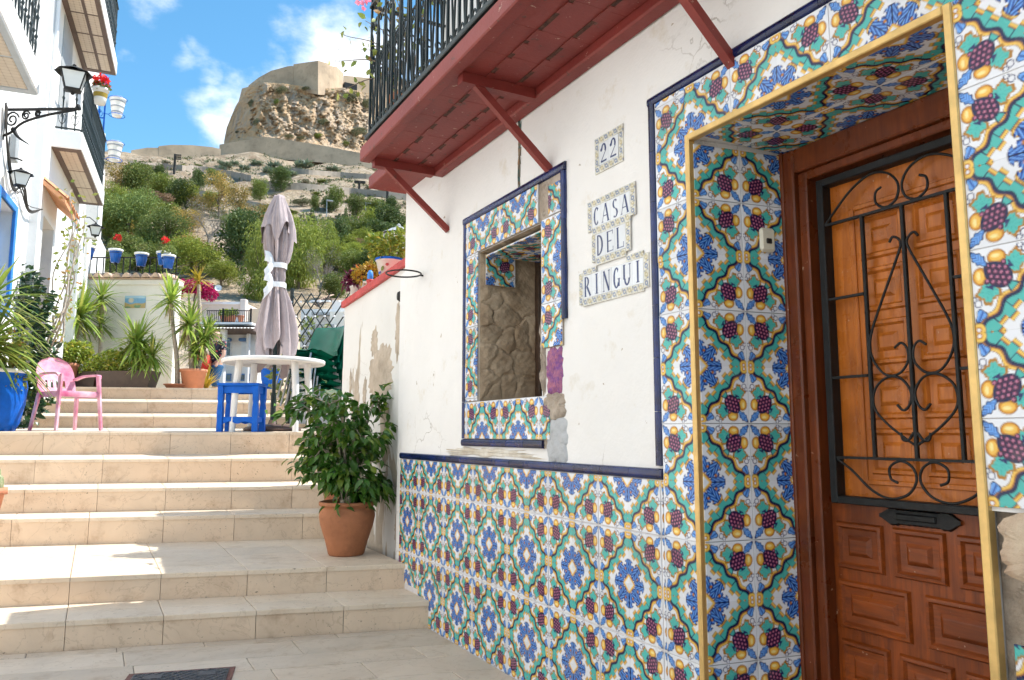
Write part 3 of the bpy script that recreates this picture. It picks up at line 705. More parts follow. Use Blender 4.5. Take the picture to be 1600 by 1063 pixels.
wl.add([(W, DY0, DZ), (D+.1, DY0, DZ), (D+.1, DY1, DZ), (W, DY1, DZ)], [(0, 1, 2, 3)])
wl.build('wall', 'white_plaster', house)
MB().add([(2.45, DY0-.3, -.3), (2.45, DY1+.3, -.3), (2.45, DY1+.3, 2.5), (2.45, DY0-.3, 2.5)], [(3, 2, 1, 0)]).box(W, 2.45, DY0, DY1-.01, -.3, -.01).build('hall', 'dark_opening', house)
# window recess: rough rubble lining, dark room behind
def rub(P, U, V_, n, nu, nv, amp, seed, mat='rubble', nm='rubble_lining', ns=34):
    P, U, V_, n = map(Vector, (P, U, V_, n)); FN = Facets(seed+40, ns, U.length, V_.length)
    def fn(a, b):
        k = min(a, 1-a, b, 1-b); k = min(1, k*9)
        x = a*U.length*9; y = b*V_.length*9
        return P+U*a+V_*b+n*(amp*k*(FN(a*U.length+.012*vnoise(x*3, y*3, 0, seed), b*V_.length+.012*vnoise(x*3, y*3, 4, seed))+.22*vnoise(x*2.3, y*2.1, 1, seed+3)+.16*vnoise(x*7, y*7, 2, seed+5)))
    return MB().grid(fn, nu, nv, sm=False).build(nm, mat, house)
rub((W+.001, WY1, WZ0), (.39, 0, 0), (0, 0, WZ1-WZ0), (0, -1, 0), 60, 110, .015, 1, ns=16)
rub((W+.001, WY0, WZ0), (.39, 0, 0), (0, 0, WZ1-WZ0), (0, 1, 0), 16, 30, .022, 2)
rub((W+.001, WY0, WZ0), (.39, 0, 0), (0, WY1-WY0, 0), (0, 0, 1), 16, 26, .010, 3)
rub((W+.001, WY0, WZ1), (.39, 0, 0), (0, WY1-WY0, 0), (0, 0, -1), 16, 26, .008, 4)
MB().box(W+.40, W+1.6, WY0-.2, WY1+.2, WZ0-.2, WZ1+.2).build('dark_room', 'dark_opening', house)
wf = MB()
wf.box(W+.355, W+.395, WY1-.05, WY1+.0, WZ0, WZ1, 0, .004).box(W+.355, W+.395, WY0, WY0+.05, WZ0, WZ1, 0, .004).box(W+.355, W+.395, WY0+.05, WY1-.05, WZ0, WZ0+.05, 0, .004).box(W+.355, W+.395, WY0+.05, WY1-.05, WZ1-.05, WZ1, 0, .004)
wf.box(W+.36, W+.39, WY0+.32, WY0+.36, WZ0+.05, WZ1-.05, 0, .003).box(W+.362, W+.388, WY0+.05, WY1-.05, 1.70, 1.73, 0, .003)
wf.build('window_frame', 'dark_wood', house)
MB().box(W+.372, W+.376, WY0+.05, WY1-.05, WZ0+.05, WZ1-.05).build('pane', 'window_glass', house)
U_, V_ = (0, 1, 0), (0, 0, 1); NX = (-1, 0, 0)
T0 = W-.0125                                       # face of the tiles
# beds of grout behind the tiles
MB().box(W-.0095, W+.01, 2.264, 5.047, -.35, .999).build('grout_bed', 'grout', house)
gb = MB(); gb.box(W-.0095, W+.01, DY1+.004, 2.263, -.35, 2.447).box(W-.0095, W+.01, .2, DY1+.004, DZ+.004, 2.447).box(W-.0095, W+.01, .2, DY0-.004, 1.0, DZ+.004); gb.build('grout_bed', 'grout', house)
tiles(house, (T0, 0, 0), U_, V_, NX, (2.266, 5.044), (-.02, .998), 2.2800, .795, .2012, skip=lambda u, v: (u > 4.75 and v < .12), gg=.0040)
tiles(house, (T0, 0, 0), U_, V_, NX, (DY1+.012, 2.262), (-.02, 2.447), 2.2635, 1.205, .2035)
tiles(house, (T0, 0, 0), U_, V_, NX, (.42, DY1+.012), (DZ+.012, 2.447), 2.2635, 2.447, .2035)
tiles(house, (T0, 0, 0), U_, V_, NX, (.45, DY0-.012), (1.0, DZ+.012), 1.090, 1.205, .2035)
tiles(house, (T0-.010, 0, 0), U_, V_, NX, (.45, 1.010), (.705, .815), 1.090, 1.205, .2035)
tiles(house, (T0-.010, 0, 0), U_, V_, NX, (.45, 1.043), (.0, .70), 1.090, 1.205, .2035)
# door reveals and soffit
dv = Vector((.405, -.062, 0)).normalized(); dn = Vector((-.151, -.9885, 0)).normalized()
tiles(house, Vector((W, DY1-.0005, 0))+dn*.0125, dv, V_, dn, (.006, .402), (-.02, DZ-.012), .2035, 1.205, .2035)
tiles(house, (W, DY0+.012, 0), (1, 0, 0), V_, (0, 1, 0), (.006, .402), (-.02, DZ-.012), .2035, 1.205, .2035)
tiles(house, (W, 0, DZ-.012), (1, 0, 0), U_, (0, 0, -1), (.006, .402), (DY0+.012, DY1-.065), .2035, 1.856, .2035)
# window surround
MB().box(W-.0045, W+.008, WY1+.003, 4.002, 1.10, 2.39).box(W-.0045, W+.008, 2.955, WY0-.003, 1.57, 2.39).box(W-.0045, W+.008, WY0-.003, WY1+.003, WZ1+.002, 2.39).box(W-.0045, W+.008, 3.1, WY1+.003, 1.10, WZ0-.002).build('grout_bed', 'mortar', house)
TW = W-.0135
tiles(house, (TW, 0, 0), U_, V_, NX, (3.168, 4.0), (2.196, 2.388), 3.166, 2.186, .2035)
tiles(house, (TW, 0, 0), U_, V_, NX, (3.846, 4.0), (1.352, 2.192), 4.0, 1.772, .2035)
tiles(house, (TW, 0, 0), U_, V_, NX, (3.07, 4.0), (1.14, 1.349), 3.166, 1.346, .2035)
tiles(house, (TW, 0, 0), U_, V_, NX, (2.958, 3.136), (1.572, 2.196), 3.142, 2.20, .209)
tiles(house, (TW, 0, 0), U_, V_, NX, (2.958, 3.066), (2.204, 2.35), 3.142, 2.20, .209)
# survivors inside the recess
tiles(house, (W, WY1-.045, 0), (1, 0, 0), V_, (0, -1, 0), (.02, .205), (2.0, 2.17), .205, 2.178, .2035)
tiles(house, (W, 0, WZ1-.036), (1, 0, 0), U_, (0, 0, -1), (.01, .36), (WY0+.02, WY1-.06), .2, 3.57, .2035)
# cobalt border tiles: half-round bars
def strip(p, q, wid, pitch=.201, nrm=NX, depth=.012):
    p, q, nv = Vector(p), Vector(q), Vector(nrm); d = (q-p); Lg = d.length; d.normalize(); s = d.cross(nv).normalized(); n = max(1, round(Lg/pitch)); k = Lg/n
    for i in range(n):
        a = p+d*(k*i+.0008); b = p+d*(k*(i+1)-.0008); mb = MB(); vs = []
        for e in (a, b):
            for j in range(7):
                t = PI*j/6; vs.append(e+s*(math.cos(t)*wid/2)+nv*(.004+depth*math.sin(t)**.6))
            vs += [e-s*wid/2-nv*.004, e+s*wid/2-nv*.004]
        mb.add(vs, [(j, j+1, 10+j, 9+j) for j in range(6)]+[(6, 7, 16, 15), (8, 0, 9, 17)], 0, True); mb.add(vs[:9], [tuple(range(8, -1, -1))]); mb.add(vs[9:], [tuple(range(9))])
        mb.build('border_tile', 'cobalt', house)
X0 = W-.004
strip((X0, 2.264, 1.020), (X0, 5.048, 1.020), .041)
strip((X0, 2.283, 1.050), (X0, 2.283, 2.462), .037); strip((X0, .45, 2.466), (X0, 2.302, 2.466), .036)
strip((X0, 2.92, 2.411), (X0, 4.04, 2.411), .042, .187); strip((X0, 4.021, 1.140), (X0, 4.021, 2.389), .036); strip((X0, 3.13, 1.119), (X0, 4.04, 1.119), .040); strip((X0, 2.938, 1.69), (X0, 2.938, 2.388), .034)
# broken places
def patch(y0, y1, z0, z1, amp, seed, mat, nm, x=W-.004, nu=14, nv=18, rag=.12, sq=5., par=None):
    """ragged lump of mortar or paint on the wall: rounded box outline with a broken edge"""
    cy, cz, hy, hz = (y0+y1)/2, (z0+z1)/2, (y1-y0)/2, (z1-z0)/2; ns = 56; mb = MB(); vs = []; rg = 9
    for i in range(rg+1):
        f = i/rg
        for j in range(ns):
            th = 2*PI*j/ns; c, s = math.cos(th), math.sin(th); k = (abs(c)**sq+abs(s)**sq)**(-1/sq)
            k *= 1+rag*(vnoise(c*6, s*6, 0, seed)+.6*vnoise(c*17, s*17, 1, seed)); yy = cy+c*k*hy*f; zz = cz+s*k*hz*f; e = min(1, (1-f)*3.2)
            vs.append((x+.008-(.010+amp*(1+vnoise(yy*34, zz*30, 0, seed)+.5*vnoise(yy*80, zz*75, 1, seed)))*e**.5, yy, zz))
    mb.add(vs, [(i*ns+j, (i+1)*ns+j, (i+1)*ns+(j+1) % ns, i*ns+(j+1) % ns) for i in range(rg) for j in range(ns)])
    return mb.build(nm, mat, par or house)
patch(2.955, 3.11, 1.34, 1.575, .006, 2, 'purple_paint', 'paint_remnant')
patch(2.945, 3.14, 1.23, 1.36, .007, 3, 'mortar', 'mortar_patch')
patch(2.935, 3.12, 1.03, 1.25, .003, 4, 'cement_grey', 'mortar_patch')
patch(3.06, 3.15, 2.18, 2.375, .004, 5, 'mortar', 'mortar_patch', x=W-.006)
patch(3.115, 3.157, 1.34, 1.80, .008, 6, 'mortar', 'mortar_patch', x=W-.003)
patch(3.2, 4.3, 1.045, 1.094, .002, 7, 'mortar', 'mortar_patch', nu=40, nv=6, rag=.5, x=W-.001).data.materials[0] = M('worn_plaster', (.70, .58, .42), .9, .3, 7, .5, 40, c2=(.80, .76, .68))
patch(3.36, 3.385, 2.445, 2.80, .002, 8, 'mortar', 'paint_remnant', nu=4, nv=16, rag=.9, x=W-.002).data.materials[0] = M('turquoise_chip', (.06, .34, .35), .8, .6, 30, .5, 60, c2=(.34, .19, .10))
rub((W+.034, .36, -.3), (0, DY0-.362, 0), (0, 0, 1.30), (-1, 0, 0), 90, 150, .034, 9, 'mortar', 'mortar_patch', 70)
patch(.70, 1.055, .84, .995, .003, 10, 'brick_raw', 'exposed_brick', x=W-.026, rag=.07, sq=7)
hp = MB().lathe([(.0, -.02), (.012, -.02), (.018, -.004), (.026, .001)], 12, sm=False).build('hole', 'rubble', house); hp.rotation_euler = (0, R(-90), 0); hp.location = (W-.0132, 3.117, .565); hp.scale = (1.3, .9, 1)
# brass edging of the doorway
tr = MB().box(W-.019, W+.012, DY1-.011, DY1+.012, -.2, DZ+.013, 0, .003).box(W-.019, W+.012, DY0-.012, DY0+.011, -.2, DZ+.013, 0, .003).box(W-.0195, W+.0115, DY0+.011, DY1-.011, DZ-.012, DZ+.0125, 0, .003)
tr.build('door_edging', 'gold_trim', house)
MB().box(W-.03, 2.36, DY0+.01, DY1-.01, -.1, .03, 0, .006).build('threshold', 'riser_stone', house)
# ---- door
FX = D-.02
door = MB()
LX = 2.325                                          # face of the leaf
door.box(LX, LX+.045, 1.185, 1.945, .03, 2.135, 0, .002)
door = door.build('door', 'door_wood', house)
fr = MB()
fr.box(FX, 2.42, 1.952, 2.016, .03, 2.232, 0, .006).box(FX, 2.42, DY0+.011, 1.178, .03, 2.232, 0, .006).box(FX+.001, 2.42, 1.178, 1.952, 2.140, 2.2315, 0, .006)
fr.box(FX+.022, 2.42, 1.912, 1.9515, .03, 2.1395, 0, .005).box(FX+.022, 2.42, 1.1785, 1.215, .03, 2.1395, 0, .005).box(FX+.0225, 2.42, 1.215, 1.912, 2.108, 2.1395, 0, .005)
fr.box(FX-.008, FX+.012, 1.996, 2.022, .03, 2.2315, 0, .004)
fr.build('door_frame', 'frame_wood', house)
def raised(y0, y1, z0, z1, mat, x=LX, deep=1.):
    rings = [(0, 0), (.006, .011), (.016, .012), (.024, .002), (.046, .001), (.058, .011), (.062, .012)]; w = min(y1-y0, z1-z0)/2
    mb = MB(); vs = []
    for (ins, hgt) in rings:
        i = min(ins, w*.8); h = hgt*deep
        vs += [(x-h, y0+i, z0+i), (x-h, y1-i, z0+i), (x-h, y1-i, z1-i), (x-h, y0+i, z1-i)]
    fs = [(4*k+(j+1) % 4, 4*k+j, 4*(k+1)+j, 4*(k+1)+(j+1) % 4) for k in range(len(rings)-1) for j in range(4)]+[(4*(len(rings)-1)+3-j for j in range(4))]
    mb.add(vs, [tuple(f) for f in fs]); return mb.build('door_panel', mat, door)
for (y0, y1, z0, z1) in [(1.71, 1.895, .705, .865), (1.495, 1.675, .705, .865), (1.27, 1.46, .705, .865), (1.625, 1.895, .505, .668), (1.27, 1.575, .505, .668), (1.71, 1.895, .30, .468), (1.495, 1.675, .30, .468), (1.27, 1.46, .30, .468), (1.625, 1.895, .10, .265), (1.27, 1.575, .10, .265)]:
    raised(y0, y1, z0, z1, 'door_wood_across', LX-.001)
MB().box(LX-.004, LX+.001, 1.235, 1.862, .945, 2.072).build('upper_field', 'upper_door_wood', door)
for (a, b) in ((1.565, 1.735), (1.375, 1.535)):
    for z in (1.765, 1.582, 1.399, 1.216, 1.033): raised(a, b, z, z+.155, 'upper_door_wood', LX-.0045, .9)
sf = MB().box(LX-.012, LX-.003, 1.752, 1.772, 1.0, 1.96, 0, .003).box(LX-.012, LX-.003, 1.336, 1.356, 1.0, 1.96, 0, .003).box(LX-.0121, LX-.003, 1.356, 1.752, 1.95, 1.968, 0, .003).box(LX-.0121, LX-.003, 1.356, 1.752, .998, 1.016, 0, .003)
sf.build('moulding', 'upper_door_wood', door)
GX = LX-.036
gf = MB().box(GX-.012, LX-.001, 1.848, 1.876, .930, 2.090, 0, .003).box(GX-.012, LX-.001, 1.222, 1.250, .930, 2.090, 0, .003).box(GX-.0115, LX-.001, 1.250, 1.848, 2.062, 2.0895, 0, .003).box(GX-.0115, LX-.001, 1.250, 1.848, .9305, .956, 0, .003)
gf.build('grille_frame', 'black_iron', door)
YC = 1.549
def iron(pts, r=.0044, nm='grille_scroll'):
    MB().tube([(GX-.002, y, z) for (y, z) in pts], r, 6).build(nm, 'black_iron', door)
for (y, a, b) in ((1.699, 1.916, 1.088), (YC, 1.916, 1.088), (1.399, 1.916, 1.088)): MB().box(GX-.007, GX+.007, y-.006, y+.006, b, a, 0, .002).build('grille_bar', 'black_iron', door)
for (ya, yb, z) in ((1.25, 1.848, 1.917), (1.25, 1.848, 1.0875), (1.707, 1.848, 1.645), (1.707, 1.848, 1.365), (1.25, 1.391, 1.645), (1.25, 1.391, 1.365)): MB().box(GX-.006, GX+.006, ya, yb, z-.0045, z+.0045).build('grille_bar', 'black_iron', door)
for s in (1, -1):
    def mir(P): return [(YC+s*(y-YC), z) for y, z in P]
    iron(mir(crom([(1.600, 1.800), (1.588, 1.815), (1.570, 1.808), (1.560, 1.785), (1.580, 1.735), (1.640, 1.610), (1.688, 1.500), (1.690, 1.430), (1.650, 1.368), (1.600, 1.360), (1.562, 1.395), (1.560, 1.440), (1.580, 1.462), (1.604, 1.448)], 5)))
    iron(mir(crom([(1.606, 1.262), (1.585, 1.244), (1.563, 1.262), (1.557, 1.305), (1.590, 1.348), (1.640, 1.352), (1.685, 1.315), (1.690, 1.255), (1.655, 1.180), (1.590, 1.245-.065), (1.562, 1.150), (1.572, 1.128), (1.588, 1.135)][:4]+[(1.590, 1.348), (1.640, 1.352), (1.685, 1.315), (1.690, 1.255), (1.650, 1.205), (1.590, 1.158), (1.556, 1.135)], 5)))
    iron(mir(crom([(1.600, 1.172), (1.592, 1.150), (1.573, 1.150), (1.556, 1.172)], 4)), .005)
    iron(mir(crom([(1.846, 1.922), (1.800, 1.965), (1.730, 2.022), (1.655, 2.052), (1.590, 2.035), (1.556, 1.988), (1.566, 1.940), (1.605, 1.922), (1.640, 1.945), (1.640, 1.982), (1.618, 1.996)], 5)))
    iron(mir(crom([(1.846, 1.082), (1.790, 1.045), (1.720, .985), (1.655, .960), (1.590, .975), (1.556, 1.02), (1.566, 1.062), (1.605, 1.082), (1.645, 1.062), (1.645, 1.025), (1.620, 1.012)], 5)))
sl_ = MB(); yA, yB, zc = 1.715, 1.440, .901; prof = []
for i in range(29):
    t = i/28; y = yA+(yB-yA)*t; e = min(t, 1-t); h = .007+.020*min(1, e/.13)+(.004 if .1 < e < .22 else 0)-(.002*(i % 2)); prof.append((y, h))
vs = [(LX-.001, y, zc+h) for y, h in prof]+[(LX-.001, y, zc-h) for y, h in prof]+[(LX-.012, y, zc+h*.8) for y, h in prof]+[(LX-.012, y, zc-h*.8) for y, h in prof]; n = 29
sl_.add(vs, [(2*n+i, 2*n+i+1, 3*n+i+1, 3*n+i) for i in range(n-1)]+[(i, i+1, 2*n+i+1, 2*n+i) for i in range(n-1)]+[(3*n+i, 3*n+i+1, n+i+1, n+i) for i in range(n-1)])
sl_.box(LX-.019, LX-.011, 1.515, 1.655, zc-.010, zc+.012, 0, .004); sl_.build('letter_slot', 'black_iron', door)
db = MB().box(-.034, .034, -.046, .046, 0, .020, 0, .010).box(-.012, .012, -.016, .004, .020, .0245, 1, .003).build('doorbell', [M('old_ivory', (.66, .62, .50), .45, .08, 20), 'dark_opening'], house)
mm = Matrix.Identity(4)
for r_ in range(3): mm[r_][0] = dv[r_]; mm[r_][1] = V_[r_]; mm[r_][2] = dn[r_]
db.rotation_mode = 'QUATERNION'; db.matrix_local = Matrix.Translation(Vector((W, DY1, 1.885))+dv*.305+dn*.0135) @ mm
# ---- balcony
BX = 1.335; BZ = 2.83; BY1 = 4.42; BY0 = -2.9
bal = MB().box(BX, W+.0, BY0, BY1, BZ+.03, BZ+.078).build('balcony', 'red_paint', house)
fa = MB().box(BX-.006, BX+.062, BY0, BY1+.006, BZ-.012, BZ+.066, 0, .006).box(BX+.062, W-.002, BY1-.035, BY1+.005, BZ-.010, BZ+.060, 0, .006).box(W-.075, W-.001, BY0, BY1-.035, BZ-.04, BZ+.029, 0, .008)
fa.build('edge_beam', 'red_paint', bal)
xs_ = [BX+.064, 1.528, 1.688, W-.077]; y = BY1-.037; k = 0
while y > .2:
    for a, b in zip(xs_[:-1], xs_[1:]): MB().box(a+.002, b-.002, y-.2549, y-.0002, BZ+.004+rnd.uniform(-.0003, .0003), BZ+.0295, 0, .0012).build('ceiling_brick', 'red_paint', bal)
    y -= .255
for x in (1.528, 1.688):
    MB().box(x-.010, x+.010, .2, BY1-.037, BZ-.001, BZ+.01, 0, .002).build('iron_rib', 'rust', bal)
    rr_ = random.Random(int(x*1000)); rm = MB(); y = .3
    while y < BY1-.1:
        l = rr_.uniform(.03, .13); rm.box(x-.012, x+.012, y, y+l, BZ-.0035, BZ, 0); y += l+rr_.uniform(.02, .15)
    stuff(rm.build('rib_paint', 'red_paint', bal))
for (yt, yf) in ((4.375, 4.300), (3.105, 3.067), (1.86, 1.848), (.55, .55)):
    br = MB().bar((BX+.065, yt, BZ-.022), (W-.076, yt, BZ-.022), .055, .050, up=(0, 0, 1)).bar((1.478, yt, BZ-.03), (W+.004, yf, 2.425), .034, .034)
    br.build('bracket', 'red_paint', bal)
RZ0, RZ1 = BZ+.115, 3.96
MB().box(1.345, 1.395, BY0, 4.395, RZ0, RZ0+.030, 0, .004).box(1.395, W-.005, 4.350, 4.394, RZ0+.001, RZ0+.0295, 0, .004).build('bottom_rail', 'green_iron', bal)
MB().box(1.350, 1.390, BY0, 4.394, RZ1, RZ1+.02, 0, .004).box(1.390, W-.005, 4.352, 4.3935, RZ1+.0005, RZ1+.0195, 0, .004).box(1.357, 1.383, BY0, 4.387, 3.80, 3.814).box(1.383, W-.005, 4.359, 4.386, 3.8005, 3.8135).build('top_rail', 'green_iron', bal)
plain = MB().box(-.0065, .0065, -.0065, .0065, RZ0+.025, RZ1+.005).mesh('baluster', ['green_iron'])
sc_ = MB()
sc_.tube([(0, a, b) for a, b in crom([(0, RZ0+.03), (-.022, RZ0+.30), (-.052, RZ0+.66)], 4)], .006, 5).tube([(0, a, b) for a, b in crom([(0, RZ0+.03), (.022, RZ0+.30), (.052, RZ0+.66)], 4)], .006, 5)
for s in (-1, 1):
    sc_.tube([(0, a, b) for a, b in crom([(s*.052, RZ0+.66), (s*.058, RZ0+.715), (s*.035, RZ0+.745), (s*.014, RZ0+.725), (s*.022, RZ0+.695), (s*.034, RZ0+.70)], 4)], .0055, 5)
    sc_.tube([(0, a, b) for a, b in crom([(s*.006, RZ0+.05), (s*.030, RZ0+.085), (s*.052, RZ0+.075), (s*.052, RZ0+.045), (s*.036, RZ0+.040)], 4)], .0055, 5)
    sc_.tube([(0, a, b) for a, b in crom([(s*.030, RZ0+.40), (s*.004, RZ0+.43), (-s*.0, RZ0+.47), (s*.016, RZ0+.485), (s*.025, RZ0+.465)], 4)], .005, 5)
scm = sc_.mesh('scroll_bar', ['green_iron'])
y = 4.372; k = 0
while y > .9:
    o = link('baluster', plain, bal, (1.370, y, 0))
    if y < 4.3: pass
    o = link('scroll_bar', scm, bal, (1.370, y-.066, 0)); y -= .132
for x in (1.49, 1.61, 1.73, 1.84):
    o = link('baluster', plain, bal, (x, 4.372, 0)); o = link('scroll_bar', scm, bal, (x-.06, 4.372, 0)); o.rotation_euler = (0, 0, PI/2)
# balcony doorway surround above
tiles(house, (T0, 0, 0), U_, V_, NX, (3.02, 3.22), (RZ0, 4.2), 3.22, RZ0+.2, .2035)
MB().box(W-.02, W+.005, 2.985, 3.016, RZ0, 4.25).build('balcony_door_edging', 'gold_trim', house)
MB().box(W-.004, W+.02, 2.1, 2.985, RZ0, 4.2).build('balcony_door', 'frame_wood', house)
# red eave over the corner
MB().box(1.60, W+.3, 4.46, 5.10, 2.885, 2.97, 0, .006).build('eave', 'red_paint', house)
# ---------------------------------------------------------------- lettering plaques
GL = {'C': [('A', .5, .5, .40, .5, 50, 310, .03, .17)], 'A': [('S', .06, 0, .46, 1, .05), ('S', .50, 1, .88, 0, .19), ('S', .20, .34, .72, .34, .05), ('S', -.04, .015, .2, .015, .04), ('S', .7, .015, 1.02, .015, .04)],
      'S': [('A', .5, .745, .33, .25, 40, 270, .05, .16), ('A', .5, .255, .36, .255, -130+360-360, 90, .05, .16)], 'D': [('S', .16, 0, .16, 1, .17), ('A', .25, .5, .60, .5, -88, 88, .04, .18)],
      'E': [('S', .2, 0, .2, 1, .17), ('S', .1, .03, .9, .03, .07), ('S', .1, .97, .88, .97, .07), ('S', .2, .51, .7, .51, .06), ('S', .88, 0, .88, .22, .06), ('S', .86, .8, .86, 1, .06)],
      'L': [('S', .2, 0, .2, 1, .18), ('S', .05, .03, .92, .03, .07), ('S', .9, 0, .9, .26, .07), ('S', .05, .98, .36, .98, .04)], 'R': [('S', .18, 0, .18, 1, .18), ('A', .3, .74, .40, .26, -90, 90, .05, .17), ('S', .4, .5, .88, 0, .18), ('S', .05, .015, .34, .015, .04)],
      'I': [('S', .5, 0, .5, 1, .2), ('S', .3, .985, .7, .985, .04), ('S', .3, .015, .7, .015, .04)], 'N': [('S', .14, 0, .14, 1, .06), ('S', .16, 1, .82, 0, .19), ('S', .85, 0, .85, 1, .06), ('S', .02, .015, .28, .015, .04), ('S', .72, .985, .98, .985, .04)],
      'G': [('A', .48, .5, .40, .5, 50, 318, .03, .17), ('S', .80, .08, .80, .44, .15), ('S', .64, .44, .96, .44, .04)], 'U': [('S', .16, .32, .16, 1, .18), ('S', .84, .32, .84, 1, .08), ('A', .5, .34, .36, .34, 180, 360, .06, .15), ('S', .02, .985, .32, .985, .04), ('S', .7, .985, .98, .985, .04)],
      '2': [('A', .5, .70, .34, .30, -42, 168, .06, .17), ('S', .70, .52, .14, .06, .08), ('S', .12, .055, .88, .055, .12), ('D', .2, .70, .09)]}
def glyph(ch, x, y):
    m = np.zeros(len(x), bool)
    for s in GL[ch]:
        if s[0] == 'S':
            _, x0, y0, x1, y1, w = s; asp = .62; ax, ay, bx, by = x0*asp, y0, x1*asp, y1; px = x*asp; dx, dy = bx-ax, by-ay; l2 = dx*dx+dy*dy
            t = ((px-ax)*dx+(y-ay)*dy)/l2; d = np.abs((px-ax)*dy-(y-ay)*dx)/math.sqrt(l2); m |= (t >= 0) & (t <= 1) & (d < max(w*1.15, .075)*asp/2)
        elif s[0] == 'A':
            _, cx, cy, rx, ry, a0, a1, w0, w1 = s; ex = (x-cx)/rx; ey = (y-cy)/ry; r = np.hypot(ex, ey); th = np.degrees(np.arctan2(ey, ex)); th = np.where(th < a0, th+360, th); th = np.where(th > a0+360, th-360, th)
            w = (w0+.03)+(w1*1.12-w0)*np.abs(np.cos(np.radians(th))); m |= (th >= a0) & (th <= a1) & (r < 1) & (r > 1-w/rx)
        else: m |= np.hypot((x-s[1])*.62, y-s[2]) < s[3]
    return m
INK = np.array([.012, .030, .125]); LW = np.array([.72, .75, .78])
def lettercol(ch, w, h):
    def f(x, y):
        C = np.tile(LW, (len(x), 1)); gx = (x/w-.10)/.80; gy = (y/h-.06)/.88; C[glyph(ch, gx, gy)] = INK
        C[(x < .0012) | (x > w-.0012)] = LW*.86; return C
    return f
def bordercol(w, h, along):
    def f(x, y):
        C = np.tile(np.array([.68, .66, .57]), (len(x), 1)); s, t, l = (x, y/h, w) if along else (y, x/w, h)
        p = .034; ph = np.mod(s, p*2)/p; u = np.mod(s, p)/p
        d = np.hypot((u-.5)*1.0, (t-.5)*.9); k = np.where(ph < 1, 1, 0)
        m = (np.abs(t-.5-.22*np.sin(u*2*PI)) < .12); C[m] = np.array([.50, .44, .28])
        m = d < .30; C[m & (k == 1)] = np.array([.16, .22, .36]); C[m & (k == 0)] = np.array([.46, .40, .24]); C[d < .12] = np.array([.75, .70, .55])
        C[(np.abs(u-.08) < .09) & (np.abs(t-.8) < .13)] = np.array([.20, .26, .38]); C[(np.abs(u-.92) < .08) & (np.abs(t-.2) < .13)] = np.array([.2, .26, .36]); return C
    return f
def plaque(name, label, rows, cat='plaque'):
    """rows: (text, y_left, y_right, z0, z1) letter tiles, or (None, y_left, y_right, z0, z1) border strips"""
    th = thing(name, label, cat, (W-.004, rows[0][1], rows[0][3])); o0 = th.location
    def put(yl, z0, w, h, cf, nm, nxv, nyv):
        me = gridmesh(nm, np.linspace(0, w, nxv), np.linspace(0, h, nyv), .006, cf, 'printed_tile', .0008)
        o = link(nm, me, th); m = Matrix.Identity(4); ax = ((0, -1, 0), (0, 0, 1), (-1, 0, 0))
        for c_ in range(3):
            for r_ in range(3): m[r_][c_] = ax[c_][r_]
        o.rotation_mode = 'QUATERNION'; o.matrix_local = Matrix.Translation((-.004+jr.uniform(-.0006, .0006), yl-o0[1], z0-o0[2])) @ m @ Matrix.Rotation(jr.uniform(-.012, .012), 4, 'Z')
    for (txt, yl, yr, z0, z1) in rows:
        if txt is None:
            w, h = yl-yr, z1-z0; n = max(1, round(max(w, h)/.068))
            for i in range(n):
                if w > h: put(yl-w*i/n-.0004, z0+.0005, w/n-.001, h-.001, bordercol(w/n, h, True), 'border_tile', 22, 12)
                else: put(yl-.0004, z0+h*i/n+.0005, w-.001, h/n-.001, bordercol(w, h/n, False), 'border_tile', 12, 22)
        else:
            n = len(txt); w = (yl-yr)/n
            for i, c_ in enumerate(txt): put(yl-w*i-.0004, z0+.0005, w-.001, z1-z0-.001, lettercol(c_, w-.001, z1-z0-.001), 'letter_tile', 30, 44)
    return th
plaque('number_plaque', 'small ceramic house number plaque reading 22 above the name tiles', [('22', 2.648, 2.508, 2.322, 2.418), (None, 2.680, 2.476, 2.290, 2.321), (None, 2.680, 2.476, 2.419, 2.450), (None, 2.680, 2.650, 2.322, 2.418), (None, 2.506, 2.476, 2.322, 2.418)])
plaque('name_plaque', 'ceramic letter tiles spelling CASA DEL RINGUI beside the window', [('CASA', 2.708, 2.436, 2.058, 2.150), (None, 2.742, 2.402, 2.151, 2.180), (None, 2.742, 2.709, 2.045, 2.150), (None, 2.435, 2.402, 2.045, 2.150), (None, 2.708, 2.436, 2.024, 2.057),
       ('DEL', 2.682, 2.470, 1.920, 2.023), (None, 2.714, 2.683, 1.905, 2.023), (None, 2.469, 2.438, 1.905, 2.023), (None, 2.682, 2.470, 1.887, 1.919), ('RINGUI', 2.784, 2.358, 1.757, 1.858), (None, 2.784, 2.684, 1.859, 1.886), (None, 2.468, 2.358, 1.859, 1.886), (None, 2.817, 2.785, 1.735, 1.872), (None, 2.357, 2.325, 1.735, 1.872), (None, 2.784, 2.358, 1.724, 1.756)])
